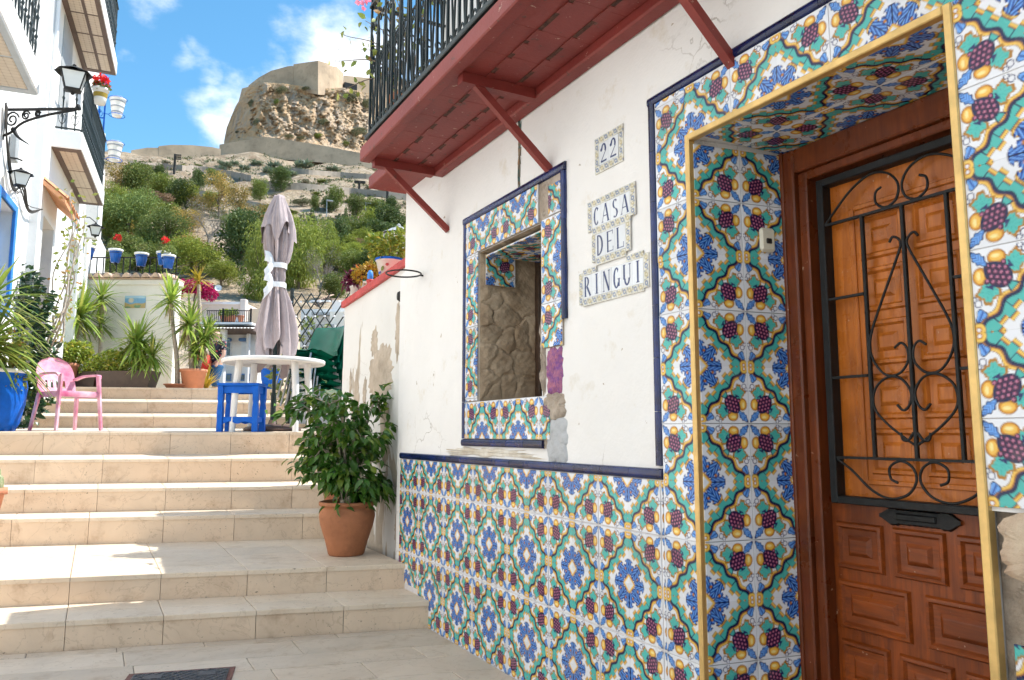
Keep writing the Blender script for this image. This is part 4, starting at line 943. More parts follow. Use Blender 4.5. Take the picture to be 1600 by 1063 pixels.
# ---------------------------------------------------------------- low wall with red coping behind the corner
M('worn_render', (.47, .385, .295), .92, .2, 9, .5, 60, c2=(.56, .47, .37))
lw = thing('low_wall', 'peeling white garden wall with red painted coping beside the steps', 'wall', (1.95, 5.06, 0))
def lwf(a, b):
    y = 1.79*a; top = 2.395-.085*a; z = -.3+(top+.3)*b
    return (.006*vnoise(y*4, z*4, 0, 7)+.003*vnoise(y*11, z*12, 0, 8), y, z)
w_ = MB().grid(lambda a, b: lwf(1-a, b), 26, 40); w_.add([(0, 0, 2.395), (.26, 0, 2.395), (.26, 1.79, 2.31), (0, 1.79, 2.31), (0, 1.79, -.3), (.26, 1.79, -.3), (.26, 0, -.3)], [(0, 1, 2, 3), (3, 2, 5, 4), (1, 6, 5, 2)])
w_.build('wall', 'peeling_plaster', lw)
y = .0
for i in range(6):
    l = (1.79+.01)/6; z0 = 2.397-.085*(i*l/1.79); z1 = 2.397-.085*((i+1)*l/1.79)
    MB().slab([(-.03, y+.002, z0+.062), (.29, y+.002, z0+.062), (.29, y+l-.002, z1+.062), (-.03, y+l-.002, z1+.062)], .062, .008).build('coping', 'coping_red', lw); y += l
MB().box(-.06, .02, -.012, .17, 0, 2.33, 0, .02).build('corner_pier', 'white_plaster', lw)
hp2 = MB().lathe([(0, .03), (.03, .03), (.045, .004), (.05, 0)], 14).build('pipe_hole', 'dark_opening', lw); hp2.rotation_euler = (0, R(-90), 0); hp2.location = (-.004, .28, 2.18); hp2.scale = (1.0, .6, 1)
rg = thing('pot_ring', 'empty black iron ring for a flower pot fixed to the corner of the white wall', 'bracket', (W, 4.71, 2.215))
MB().tube([(-.135+.115*math.cos(a), .115*math.sin(a), 0) for a in np.linspace(0, 2*PI, 33)], .0055, 6, caps=False).build('ring', 'black_iron', rg)
MB().tube([(-.02, 0, 0), (.01, 0, 0)], .006, 6).build('stub', 'black_iron', rg)
for (y0, y1, z0, z1, sd_, rg_) in ((.42, 1.02, 1.36, 1.86, 21, .22), (.50, .72, .95, 1.45, 22, .25), (1.28, 1.40, 1.25, 1.72, 23, .3), (.28, .40, 1.72, 2.14, 24, .3), (1.08, 1.17, 1.35, 1.62, 25, .3), (.82, .98, 1.78, 2.02, 26, .3), (.24, .34, .35, .62, 27, .3), (1.5, 1.56, 1.5, 1.72, 28, .3), (.16, .22, .5, 2.1, 29, .35)):
    patch(y0, y1, z0, z1, .0012, sd_, 'worn_render', 'bare_patch', x=-.0045, rag=rg_, sq=2.6, par=lw)
# raised garden behind the low wall
rgarden = MB().box(2.21, 6.3, 5.06, 6.9, -.3, 1.9).build('raised_garden', 'tan_floor'); struct(rgarden)
# ---------------------------------------------------------------- houses on the left
LFA = -math.atan(.1033)
def LH(name, label): return thing(name, label, 'house', (-1.937, 0, 0), LFA)
def railing(parent, x, s0, s1, z0, z1, mat, n, end=None, ball='baluster'):
    MB().box(x-.018, x+.018, s0, s1, z1-.02, z1, 0, .004).box(x-.014, x+.014, s0, s1, z0+.03, z0+.05).build('hand_rail', mat, parent)
    h = z1-z0; pm = MB().tube([(0, 0, z0+.001), (0, 0, z1-.01)], .008, 6).lathe([(.008, .28*h), (.018, .31*h), (.008, .34*h), (.012, .50*h), (.02, .53*h), (.008, .57*h), (.014, .66*h), (.008, .7*h)], 6, (0, 0, z0))
    for s in (-1, 1): pm.tube([(0, a, b) for a, b in crom([(0, z0+.1*h), (s*.035, z0+.16*h), (s*.045, z0+.24*h), (s*.02, z0+.27*h), (s*.015, z0+.22*h)], 3)], .005, 4)
    me = pm.mesh(ball, [mat])
    for i in range(n): link(ball, me, parent, (x, s0+(s1-s0)*(i+.5)/n, 0))
    if end is not None:
        for se in (s0, s1):
            MB().box(end, x-.018, se-.012, se+.012, z1-.02, z1).box(end, x-.014, se-.01, se+.01, z0+.03, z0+.05).build('end_rail', mat, parent)
            k = max(2, int((x-end)/.12))
            for i in range(k): link(ball, me, parent, (end+(x-end)*(i+.5)/k, se, 0)).rotation_euler = (0, 0, PI/2)
def balcony(parent, x0, x1, s0, s1, z, th, npan, mat='house_white', beam='brown_planter', panel='soffit_panel', cols=1):
    b = MB().box(x0-.1, x1, s0, s1, z+.012, z+th, 0, .01).build('balcony', mat, parent)
    w = .07; fr = MB().box(x0, x0+w, s0+.02, s1-.02, z, z+.0115).box(x1-w, x1-.01, s0+.02, s1-.02, z, z+.0115).box(x0+w, x1-w, s0+.02, s0+.02+w*1.5, z+.0005, z+.0115).box(x0+w, x1-w, s1-.02-w*1.5, s1-.02, z+.0005, z+.0115)
    fr.build('soffit_frame', beam, b); a = s0+.02+w*1.5; l = (s1-s0-.04-w*3)/npan
    cw = (x1-x0-2*w)/cols
    for i in range(npan):
        for c_ in range(cols): MB().box(x0+w+.006+cw*c_+(.03 if c_ else 0), x0+w+cw*(c_+1)-.006, a+l*i+.02, a+l*(i+1)-.02, z+.002, z+.0118, 0, .002).build('soffit_panel', panel, b)
    fr2 = MB().box(x0+w, x1-w, s0+.12, s1-.12, z+.006, z+.0119).build('soffit_board', beam, b)
    return b
m, t, b_ = newmat('soffit_tile'); v = mapped(t, objco(t), (1, 1, 1))
br_ = t.nodes.new('ShaderNodeTexBrick'); br_.offset = 0; br_.inputs['Scale'].default_value = 7; br_.inputs['Color1'].default_value = (.60, .50, .38, 1); br_.inputs['Color2'].default_value = (.56, .46, .35, 1); br_.inputs['Mortar'].default_value = (.48, .38, .28, 1); br_.inputs['Mortar Size'].default_value = .03; br_.inputs['Brick Width'].default_value = .5; br_.inputs['Row Height'].default_value = .5; t.links.new(v, br_.inputs[0])
vd = t.nodes.new('ShaderNodeTexVoronoi'); vd.inputs['Scale'].default_value = 14; vd.inputs['Randomness'].default_value = 0; t.links.new(v, vd.inputs['Vector'])
t.links.new(mixcol(t, mrange(t, vd.outputs['Distance'], .25, .34, .8, 0), br_.outputs[0], (.30, .20, .13)), b_.inputs['Base Color']); b_.inputs['Roughness'].default_value = .5
h1 = LH('near_house', 'white house at the left edge with a blue window and tiled balcony underside')
XN = -.10; wm = MB(); wm.box(-5, XN, -4, 9.65, -.4, 9).box(-5, XN, 9.65, 10.42, -.4, 2.55).box(-5, XN, 9.65, 10.42, 3.72, 9).box(-5, XN, 10.42, 11.2, -.4, 9).box(-5, XN-.23, 9.65, 10.42, 2.55, 3.72); wm.build('wall', 'house_white', h1)
wn = MB(); xw = XN+.02
wn.box(XN-.02, xw, 9.57, 9.66, 2.50, 3.80, 0, .006).box(XN-.02, xw, 10.41, 10.50, 2.50, 3.80, 0, .006).box(XN-.02, xw+.001, 9.66, 10.41, 3.72, 3.80, 0, .006).box(XN-.02, xw+.001, 9.66, 10.41, 2.50, 2.58, 0, .006)
wn.build('window_frame', 'sky_blue_paint', h1)
MB().box(XN-.18, XN-.15, 10.02, 10.05, 2.58, 3.72).box(XN-.18, XN-.15, 9.66, 9.71, 2.58, 3.72).box(XN-.18, XN-.15, 10.36, 10.41, 2.58, 3.72).build('casement', 'sky_blue_paint', h1)
MB().box(XN-.21, XN-.19, 9.66, 10.41, 2.56, 3.72).build('pane', 'window_glass', h1)
b1 = balcony(h1, XN, .30, 6.6, 9.05, 4.62, .30, 3, panel='soffit_tile', beam='lamp_grey'); railing(b1, .26, 6.7, 9.0, 4.92, 5.85, 'green_iron', 17, XN)
h2 = LH('middle_house', 'tall white house on the left with two railed balconies and a small tiled porch', )
wm = MB(); wm.box(-5, 0, 11.2, 11.55, -.4, 12).box(-5, 0, 11.55, 12.35, 4.0, 12).box(-5, -.4, 11.55, 12.35, -.4, 4.0).box(-5, 0, 12.35, 13.6, -.4, 12).box(-5, -.3, 13.6, 14.6, -.4, 4.3).box(-5, 0, 13.6, 14.6, 4.3, 12).box(-5, 0, 14.6, 15.9, -.4, 12).box(0, .05, 15.5, 15.9, -.4, 6.8, 0, .01); wm.build('wall', 'house_white', h2)
MB().box(-.39, -.34, 11.56, 12.34, 1.85, 3.99).build('door', 'frame_wood', h2)
MB().box(-.29, -.25, 13.62, 14.58, 1.85, 4.28).build('door', 'house_white', h2)
MB().box(-.01, .04, 13.5, 13.6, 1.85, 4.35, 0, .008).box(-.01, .04, 14.6, 14.7, 1.85, 4.35, 0, .008).box(-.01, .041, 13.6, 14.6, 4.28, 4.4, 0, .008).build('door_surround', 'satin_white', h2)
b2 = balcony(h2, 0, .36, 11.7, 14.5, 4.98, .26, 3, panel='soffit_tile'); railing(b2, .33, 11.75, 14.45, 5.24, 6.12, 'green_iron', 24, .02)
b3 = balcony(h2, 0, .49, 11.2, 13.9, 7.05, .24, 4, panel='soffit_tile', cols=2); railing(b3, .45, 11.25, 13.85, 7.29, 8.2, 'green_iron', 22, .02)
MB().box(-.005, .012, 11.95, 12.75, 5.24, 7.0).build('balcony_door', 'lamp_grey', h2)
MB().box(.0, .05, 11.3, 11.38, 5.3, 7.0, 0, .01).build('corner_strip', 'satin_white', h2)
por = MB().add([(0, 11.35, 4.42), (.26, 11.35, 4.20), (.26, 12.5, 4.20), (0, 12.5, 4.42), (0, 11.35, 4.36), (.26, 11.35, 4.14), (.26, 12.5, 4.14), (0, 12.5, 4.36)], [(0, 1, 2, 3), (7, 6, 5, 4), (0, 4, 5, 1), (1, 5, 6, 2), (2, 6, 7, 3)]).build('porch_roof', 'pantile_orange', h2)
ptl = MB().grid(lambda a, b: (.29-.29*b, (a-.5)*.13, .0+.235*b+.045*math.sin(a*PI)), 6, 2).mesh('pantile', ['pantile_orange'])
for i in range(8): link('pantile', ptl, por, (0, 11.43+.142*i, 4.205))

# far narrow house with blue railing
h3 = LH('far_house', 'narrow pale house beyond the balconies with a blue iron railing against the sky')
MB().box(-4, .02, 15.9, 18.5, -.4, 5.1).box(-.1, .20, 15.25, 15.42, 4.6, 6.47, 0, .006).box(-4, .02, 15.9, 17.5, 5.1, 6.5).build('wall', 'house_white', h3)
MB().box(-.3, .24, 15.15, 15.25, 6.42, 6.50, 0, .008).build('balcony', 'satin_white', h3)
rl = MB().tube([(.20, 15.2, 6.50), (.20, 15.2, 7.52)], .014, 8).lathe([(.014, 0), (.03, .03), (.02, .06), (.012, .08), (.0, .12)], 8, (.20, 15.2, 7.5))
rl.box(-.3, .20, 15.19, 15.21, 7.38, 7.41).box(-.3, .20, 15.19, 15.21, 6.78, 6.80).box(-.3, .20, 15.19, 15.21, 6.52, 6.54).build('railing_frame', 'blue_paint', h3)
pm = MB().tube([(0, 0, 6.51), (0, 0, 7.39)], .009, 6)
for zz in (6.9, 7.1, 7.3): pm.lathe([(.009, 0), (.026, .03), (.009, .06)], 6, (0, 0, zz-.03))
for s in (-1, 1): pm.tube([(a, 0, b) for a, b in crom([(0, 6.95), (s*.04, 6.9), (s*.045, 6.84), (s*.02, 6.82)], 3)], .006, 4)
pm = pm.mesh('baluster', ['blue_paint'])
for i in range(4): link('baluster', pm, h3, (.12-.10*i, 15.2, 0))
MB().tube([(.20, 15.2, 4.6), (.20, 15.2, 6.5)], .012, 6).build('drain_pipe', 'lamp_grey', h3)
def LW(off, s, z): return Vector((-1.937+.9947*off+.1028*s, -.1028*off+.9947*s, z))
# striped pots in rings on the far house
for i, (zz, lab) in enumerate(((7.02, 'white striped flower pot held in iron rings beside the blue railing, the upper one'), (6.19, 'white striped flower pot held in iron rings against the sky, the lower one'))):
    p = LW(.40, 15.2, zz-.17); rp = thing('ring_pot', lab, 'flower pot', p, 0, 'pots in rings on the far house')
    pr_ = [(.0, 0), (.075, 0)]
    for k in range(6): pr_ += [(.080+.008*k, .012+.05*k), (.087+.008*k, .035+.05*k)]
    MB().lathe(pr_+[(.135, .32), (.135, .345), (.115, .345), (.11, .30)], 18).build('pot', 'white_pot', rp)
    for k in (1, 3, 5): MB().lathe([(.086+.008*k, .012+.05*k), (.091+.008*k, .022+.05*k), (.089+.008*k, .034+.05*k)], 18).build('stripe', M('grey_band', (.30, .32, .36), .5), rp)
    for zz2, rr_ in ((.02, .13), (.33, .15)): MB().tube([(rr_*math.cos(a), rr_*math.sin(a), zz2) for a in np.linspace(0, 2*PI, 25)], .006, 5, caps=False).build('ring', 'blue_paint', rp)
    MB().tube([(-.15, 0, .33), (-.22, 0, .33)], .006, 5).tube([(-.13, 0, .02), (-.22, 0, .02)], .006, 5).build('arm', 'blue_paint', rp)
# painted pot with red flowers on the middle balcony rail
p = LW(.43, 12.6, 6.02); rp = thing('painted_pot', 'yellow and white painted pot of red flowers hung on the middle balcony rail', 'flower pot', p)
MB().lathe([(0, 0), (.07, 0), (.085, .08), (.10, .2), (.115, .2), (.115, .24), (.095, .24), (.09, .18)], 18).build('pot', 'white_pot', rp); MB().lathe([(.0885, .095), (.0985, .16)], 18).build('stripe', 'yucca_gold', rp)
link('flowers', crown('flowers', 'red_petal', [(0, 0, .34, .10, .10, .10)], 160, .05, .04, 3), rp); link('foliage', crown('foliage', 'geranium_leaf', [(0, 0, .27, .11, .11, .07)], 140, .05, .045, 4), rp)
MB().tube([(0, 0, .02), (-.02, 0, .2)], .01, 5).build('stem', 'bark', rp)
# lanterns
def lantern(name, label, p, h, rz=0., frame='black_iron', glass='glass_white', group=None):
    t_ = thing(name, label, 'lantern', p, rz, group); w0, w1 = h*.24, h*.40
    g = MB(); P0 = [(sx*w0, sy*w0, h*.08) for sx, sy in ((-1, -1), (1, -1), (1, 1), (-1, 1))]; P1 = [(sx*w1, sy*w1, h*.72) for sx, sy in ((-1, -1), (1, -1), (1, 1), (-1, 1))]
    for i in range(4): MB().add([P0[i], P0[(i+1) % 4], P1[(i+1) % 4], P1[i]], [(0, 1, 2, 3)]).build('glass_pane', glass, t_)
    f = MB(); e = h*.035
    for i in range(4): f.bar(P0[i], P1[i], e, e); f.bar(P0[i], P0[(i+1) % 4], e, e); f.bar(P1[i], P1[(i+1) % 4], e*1.5, e*1.2)
    f.lathe([(w0*1.3, h*.07), (w0*.9, h*.03), (w0*.3, -.02*h), (w0*.25, -.08*h), (0, -.12*h)], 8); f.build('frame', frame, t_)
    MB().lathe([(w1*1.62, h*.73), (w1*1.2, h*.80), (w1*.8, h*.90), (w1*.4, h*.95), (w1*.38, h*.98), (w1*.15, h*1.02), (w1*.18, h*1.06), (0, h*1.12)], 8, sm=False).build('roof', frame, t_); return t_
la = lantern('street_lantern', 'large square street lantern on a scrolled iron bracket at the left house', LW(.60, 9.05, 4.72), .28)
brk = thing('lantern_bracket', 'black scrolled wrought iron bracket carrying the large lantern', 'bracket', LW(-.10, 9.60, 4.62)); brk.scale = (.86, 1, 1); brk.rotation_euler = (0, 0, LFA-.42)
bk = MB().box(-.02, .0, -.02, .02, -.32, .10).box(0, .96, -.012, .012, .0, .025).tube([(a, 0, b) for a, b in crom([(.0, -.28), (.10, -.24), (.25, -.13), (.55, -.05), (.90, .0)], 4)], .014, 6)
for c_, r_ in (((.10, -.10), .09), ((.27, -.055), .055), ((.42, -.04), .038)): bk.tube([(a, 0, b) for a, b in spiral(c_, r_, r_*.25, .3, .3+3.4*PI, 22)], .010, 5)
bk.tube([(a, 0, b) for a, b in crom([(.12, -.2), (.2, -.30), (.34, -.38)], 4)], [.03, .028, .024, .02, .016, .014, .01, .008, .004][:9], 5); bk.build('scrollwork', 'black_iron', brk)
MB().lathe([(.02, -.02), (.035, 0), (.02, .04)], 8, (.93, 0, .02)).build('socket', 'black_iron', brk)
l2 = lantern('wall_lantern', 'small pointed wall lantern below the cables on the left house', LW(.06, 9.75, 3.84), .20, .3)
MB().tube([(-.0, 0, .30), (-.02, .10, .34), (-.14, .2, .36), (-.24, .22, .33)], .010, 6).build('arm', 'black_iron', l2)
l3 = lantern('doorway_lantern', 'little black lantern under the far end of the middle balcony', LW(.24, 14.7, 4.50), .22)
MB().tube([(0, 0, .24), (-.1, 0, .32), (-.24, 0, .30)], .008, 5).build('arm', 'black_iron', l3)
cb = thing('cable_bundle', 'tangle of grey electric cables clipped down the corner of the left house', 'cables', LW(-.09, 9.5, 4.55), LFA)
for i in range(6):
    k = i*.02; q = random.Random(i)
    MB().tube(crom([(.02, -.05+k, .1), (.03, .0+k, -.15-.02*i), (.02+.02*q.random(), .25+k, -.45), (.03, .5+k*2, -.62-.05*q.random()), (.03+.05*q.random(), .9, -.50+.1*q.random()-.03*i), (.05, 1.35, -.62-.1*q.random()), (.12, 1.75, -.55)], 4), .008 if i < 4 else .005, 5).build('cable', 'pole_wood', cb)
MB().box(0, .07, .36, .50, -.38, -.08, 0, .01).build('junction_box', 'lamp_grey', cb)
# ---------------------------------------------------------------- terrace wall with coping, fence, blue pots
A = Vector((-.47, 15.873, 0)); B = Vector((1.142, 15.003, 0)); TWL = (B-A).length; rz = math.atan2(B.y-A.y, B.x-A.x)
tw = thing('terrace_wall', 'cream rendered terrace wall with a scalloped tile coping behind the potted yuccas', 'wall', (A.x, A.y, 1.85), rz)
MB().box(0, TWL, 0, .25, -.2, 2.13).box(-.001, TWL+.03, -.03, .28, 2.0, 2.10, 0, .01).box(TWL-.04, TWL+.03, -.035, .0, -.2, 2.0, 0, .01).build('wall', 'cream_plaster', tw)
ct = MB().grid(lambda a, b: ((a-.5)*.155, -.10+.44*b, .085*math.sin(a*PI)+.04*b), 8, 1)
ct.grid(lambda a, b: ((a-.5)*.155, -.10, .085*math.sin(a*PI)*b), 8, 1); ct = ct.mesh('coping_tile', ['pantile'])
for i in range(10): link('coping_tile', ct, tw, (.09+.175*i, 0, 2.13))
MB().box(0, TWL+.03, -.05, .30, 2.10, 2.128).build('coping_bed', 'pantile', tw)
fe = thing('terrace_fence', 'low black iron fence standing along the terrace wall top', 'fence', (A.x, A.y, 3.98), rz)
MB().box(0, TWL, .11, .135, .40, .42).box(0, TWL, .112, .133, .10, .115).build('rail', 'black_iron', fe)
fb = MB().box(-.008, .008, -.008, .008, 0, .41).mesh('fence_bar', ['black_iron'])
for i in range(15): link('fence_bar', fb, fe, (.06+TWL/15*i, .122, 0))
mur = thing('tile_picture', 'small blue and ochre painted tile picture on the cream terrace wall', 'wall art', (0, 0, 0)); mc = Vector((A.x, A.y, 0))
def muralcol(w, h):
    def f(x, y):
        C = np.tile(np.array([.20, .42, .62]), (len(x), 1)); n = np.sin(x*31+y*17)+np.sin(x*13-y*41); C[(y/h < .38+.08*n/2)] = np.array([.55, .40, .16]); C[(np.hypot((x/w-.3)*1.6, y/h-.62) < .2)] = np.array([.70, .62, .45]); C[(y/h < .22) & (n > .4)] = np.array([.20, .33, .18]); C[(y/h > .8)] = np.array([.42, .62, .74]); return C
    return f
u = Vector((math.cos(rz), math.sin(rz), 0)); fn_ = Vector((math.sin(rz), -math.cos(rz), 0)); mur.location = A+u*.93+fn_*.005+Vector((0, 0, 3.43)); mur.rotation_euler = (PI/2, 0, rz)
for i in range(3):
    for j in range(2):
        o = link('tile', gridmesh('tile', np.linspace(i*.125, i*.125+.124, 12), np.linspace(j*.11, j*.11+.109, 12), .008, muralcol(.375, .22), 'printed_tile'), mur, (0, 0, .006))
def pot(t_, prof, mat, n=24, soil=None):
    MB().lathe(prof, n).build('pot', mat, t_)
    if soil: MB().disc(soil[0], soil[1], n).build('soil', 'soil', t_)
for i, (s, zz, fl, lab) in enumerate(((.14, 4.33, 0, 'blue pot with white rim at the left end of the terrace fence'), (.65, 4.27, .7, 'blue pot with a pale red bloom, second from the left on the fence'), (1.13, 4.20, 0, 'blue pot of leaves without blooms in the middle of the fence'), (1.53, 4.22, 1., 'blue pot under a bright red geranium bloom on the fence'), (1.71, 4.12, 0, 'blue pot at the right end of the fence, hung lower than the rest'))):
    p = A+u*s+fn_*(-.10 if i < 4 else .08); g = thing('blue_pot', lab, 'flower pot', (p.x, p.y, zz+.02), 0, 'blue pots along the terrace fence'); g.scale = (.86, .86, .86)
    pot(g, [(0, 0), (.085, 0), (.125, .24)], 'blue_glaze', 20); MB().lathe([(.125, .24), (.142, .24), (.146, .285), (.125, .285), (.12, .26), (0, .26)], 20).build('rim', 'satin_white', g)
    q = np.random.RandomState(i); link('foliage', crown('foliage', 'geranium_leaf', [(0, 0, .37, .15, .13, .08), (.05*(i % 3-1), 0, .43, .07, .07, .06)], 120, .055, .05, i+20), g)
    if fl:
        link('bloom', crown('bloom', 'red_petal', [(.02, 0, .55, .07, .07, .06)], 70, .045, .045, i+40), g); MB().tube([(0, 0, .3), (.02, 0, .53)], .006, 5).build('stem', 'geranium_leaf', g)
    MB().tube([(0, 0, .0), (0, .0, -.06)], .02, 6).tube([(.13*math.cos(a), .13*math.sin(a), .2) for a in np.linspace(0, 2*PI, 17)], .005, 4, caps=False).build('holder', 'black_iron', g)
# ---------------------------------------------------------------- castle on its crag
def at_r(px, py, r): d = ray(px, py); k = r/math.hypot(d[0], d[1]); return np.array([d[0]*k, d[1]*k, HC+d[2]*k])
def interp(x, T): xs = [t[0] for t in T]; return [float(np.interp(x, xs, [t[i] for t in T])) for i in range(1, len(T[0]))]
TOP = [(350, 222), (354, 200), (368, 166), (376, 154), (388, 136), (405, 128), (448, 131), (496, 139), (537, 137), (575, 146), (650, 165), (760, 230)]
BOT = [(350, 224), (416, 216), (500, 226), (567, 240), (650, 252), (760, 262)]
RK = Facets(3, 150, 410, 110, .55); RK2 = Facets(4, 700, 410, 110, .6)
def rockf(a, b):
    px = 350+410*a; yt, = interp(px, TOP); yb, = interp(px, BOT); py = yb+(yt-yb)*b+3*(1-b)
    ed = max(0, 1-(px-350)/70)
    r = 318+15*b+44*ed**2+.0009*max(0, px-470)**2*1.0
    X, Z = px*.30, py*.30
    rid = 1-abs(vnoise(X*.34+1.2*vnoise(X*.2, Z*.2, 0, 5), Z*.12, 0, 11)); rid2 = 1-abs(vnoise(X*.8, Z*.30, 1, 12))
    k = min(1, b*8, (1-b)*8)
    pl = math.floor((X*.9+1.2*vnoise(X*.3, Z*.25, 0, 9))/2.3); r -= k*(2.4*RK(px-350+5*vnoise(X*1.1, Z*.9, 0, 3), py-130+5*vnoise(X*.9, Z*1.1, 1, 3))+.7*RK2(px-350+2*vnoise(X*3, Z*3, 0, 3), py-130)+1.8*rid*rid+.3*vnoise(X*2.6, Z*2.2, 2, 13)+.4*vnoise(X*5.6, Z*5.1, 2, 14)+.5*vnoise(X*11, Z*10, 2, 15)-3)
    return at_r(px, py, r)
m, t, b_ = newmat('crag_rock'); v = objco(t, True)
c = mixcol(t, mrange(t, noise(t, .06, 4, .6, v, 1.), .35, .65), (.60, .40, .225), (.66, .48, .32))
c = mixcol(t, mrange(t, noise(t, .16, 4, .65, mapped(t, v, (1, 1, .35)), .5), .5, .66, 0, .8), c, (.44, .37, .31))
c = mixcol(t, mrange(t, noise(t, .12, 4, .7, v), .62, .70, 0, .8), c, (.17, .165, .10))
c = mixcol(t, mrange(t, noise(t, .4, 4, .7, v), .55, .7, 0, .6), c, (.62, .51, .39))
t.links.new(c, b_.inputs['Base Color']); b_.inputs['Roughness'].default_value = .95; b_.inputs['Specular IOR Level'].default_value = .1; bump(t, b_, noise(t, .5, 4, .7, v), 1., 2.)
crag = MB().grid(rockf, 190, 70)
crag.grid(lambda a, b: (lambda p, q: p+(q-p)*b)(rockf(a, 1.), at_r(350+410*a, interp(350+410*a, TOP)[0]+4, 395)), 60, 1)
struct(crag.build('castle_crag', 'crag_rock'))
cas = thing('castle', 'pale stone fortress with angular bastion crowning the rocky crag', 'castle', tuple(at_r(497, 139, 333)))
co_ = np.array(cas.location)
def rampart(nm, pts, th=4., mat='castle_stone', org=co_, parent=cas, step=None):
    """pts: (px, top y, bottom y, range)"""
    for (p, q) in zip(pts[:-1], pts[1:]):
        n = 6; mb = MB(); vs = []
        for i in range(n+1):
            f = i/n; px, yt, yb, r = [p[k]+(q[k]-p[k])*f for k in range(4)]
            B_, T_ = at_r(px, yb+9, r-1.2)-org, at_r(px, yt, r)-org; K = at_r(px, yt, r+th)-org; K[2] = T_[2]; Kb = K.copy(); Kb[2] = B_[2]
            vs += [B_, T_, K, Kb]
        mb.add(vs, [(4*i, 4*i+4, 4*i+5, 4*i+1) for i in range(n)]+[(4*i+1, 4*i+5, 4*i+6, 4*i+2) for i in range(n)]+[(4*i+2, 4*i+6, 4*i+7, 4*i+3) for i in range(n)]+[(0, 1, 2, 3), (4*n+3, 4*n+2, 4*n+1, 4*n)]); mb.build(nm, mat, parent)
rampart('bastion_wall', [(388, 134, 141, 362), (404, 121.5, 133, 351), (423, 111, 131, 345), (450, 103.6, 132, 341), (458.4, 103, 132, 339.6)])
rampart('bastion_wall', [(458.6, 100.6, 132, 339.4), (497, 95.0, 139, 331), (513, 99.5, 140, 337), (516, 103, 140, 338), (527, 104.8, 138, 344), (536.5, 115, 138, 352)])
rampart('side_wall', [(372, 162, 168, 372), (378, 138.5, 163, 368), (389, 135.5, 150, 362)])
rampart('curtain_wall', [(536.8, 118, 141, 357), (571, 121.5, 150, 362), (640, 128, 172, 372)])
rampart('outwork_wall', [(343, 226, 236, 330), (416, 214, 238, 318), (450, 219, 241, 314), (500, 227, 245, 311), (567, 240, 252, 309), (640, 252, 266, 309)], 5, 'castle_stone')
rampart('ridge_wall', [(205, 235, 247, 322), (230, 231, 246, 322), (247, 231, 246, 322), (248, 228.5, 246, 322), (268, 226.5, 243, 322), (300, 227, 242, 322), (331, 230, 241, 322), (345, 233, 240, 322)], 3, 'castle_stone')
bx_ = at_r(548, 140, 351)-co_; MB().box(bx_[0]-3, bx_[0]+3, bx_[1], bx_[1]+6, bx_[2]-4, bx_[2]+3).build('gate_opening', 'dark_opening', cas)
# terraced retaining walls
for i, (pts, hp, lab) in enumerate((([(200, 262), (255, 266), (300, 269), (345, 274), (392, 284)], 10, 'long grey stone retaining wall high on the left of the slope'), ([(400, 292), (440, 296), (500, 300), (560, 306), (640, 314)], 11, 'long grey stone retaining wall crossing the slope below the poles'), ([(430, 268), (480, 273), (540, 278), (625, 284)], 8, 'faint upper retaining wall below the castle rock'), ([(290, 302), (322, 309), (345, 317)], 9, 'short grey retaining wall behind the bare tree'), ([(383, 322), (420, 330), (450, 338)], 9, 'short retaining wall beside the parasol top'), ([(440, 346), (500, 352), (560, 352), (640, 354)], 4, 'low pale road wall curving across the lower slope'))):
    cur = []
    for f in np.linspace(0, len(pts)-1, 30):
        k = min(int(f), len(pts)-2); x = pts[k][0]+(pts[k+1][0]-pts[k][0])*(f-k); y = pts[k][1]+(pts[k+1][1]-pts[k][1])*(f-k); g, tt = ground_at(x, y); cur.append((g, tt))
    for j in range(1, 29): cur[j] = ((cur[j-1][0]+cur[j][0]+cur[j+1][0])/3, cur[j][1])
    o = cur[0][0]; mb = MB(); vs = []
    for g, tt in cur:
        h = hp*tt/1200; d = np.array([g[0], g[1], 0])/math.hypot(g[0], g[1]); zb = g[2]
        vs += [g-o-d*.3-np.array([0, 0, 2.]), g-o-d*.0+np.array([0, 0, h]), g-o+d*1.2+np.array([0, 0, h]), g-o+d*1.2-np.array([0, 0, 2.])]
    n = len(cur)-1
    mb.add(vs, [(4*k, 4*k+4, 4*k+5, 4*k+1) for k in range(n)]+[(4*k+1, 4*k+5, 4*k+6, 4*k+2) for k in range(n)]+[(4*k+2, 4*k+6, 4*k+7, 4*k+3) for k in range(n)]+[(0, 1, 2, 3), (4*n+3, 4*n+2, 4*n+1, 4*n)])
    tag(mb.build('retaining_wall', 'terrace_stone', None, tuple(o)), lab, 'wall', 'retaining walls on the slope')
# ---------------------------------------------------------------- trees and shrubs on the slope
protos = {}
def tree_proto(key, leaf, blobs, n, l, w, trunk=True, droop=.2, shell=.4, seed=1, bark='bark', jit=1., twigs=False):
    e = bpy.data.objects.new('tree', None); 
    q = random.Random(seed); mb = MB()
    mb.tube(crom([(0, 0, -.06), (.01, .0, .15), (-.01, .01, .35), (0, 0, .55)], 3), list(np.linspace(.035, .016, 10)), 7)
    for bl in blobs[:7]:
        mb.tube(crom([(0, 0, .12+.25*q.random()), (bl[0]*.4, bl[1]*.4, .3+bl[2]*.3), (bl[0], bl[1], bl[2])], 3), list(np.linspace(.016, .005, 7)), 5)
    tm = mb.mesh('trunk', [bark]); cm_ = crown('crown', leaf, blobs, n, l, w, seed, shell, droop, jit=jit); protos[key] = (tm, cm_)
def rb(seed, n, rx, zc, rz, s0, s1, flat=1.):
    q = random.Random(seed); out = []
    for i in range(n):
        a = q.random()*2*PI; r = rx*math.sqrt(q.random()); z = zc+rz*(2*q.random()-1); k = s0+(s1-s0)*q.random(); out.append((r*math.cos(a), r*math.sin(a), z, k, k, k*flat))
    return out
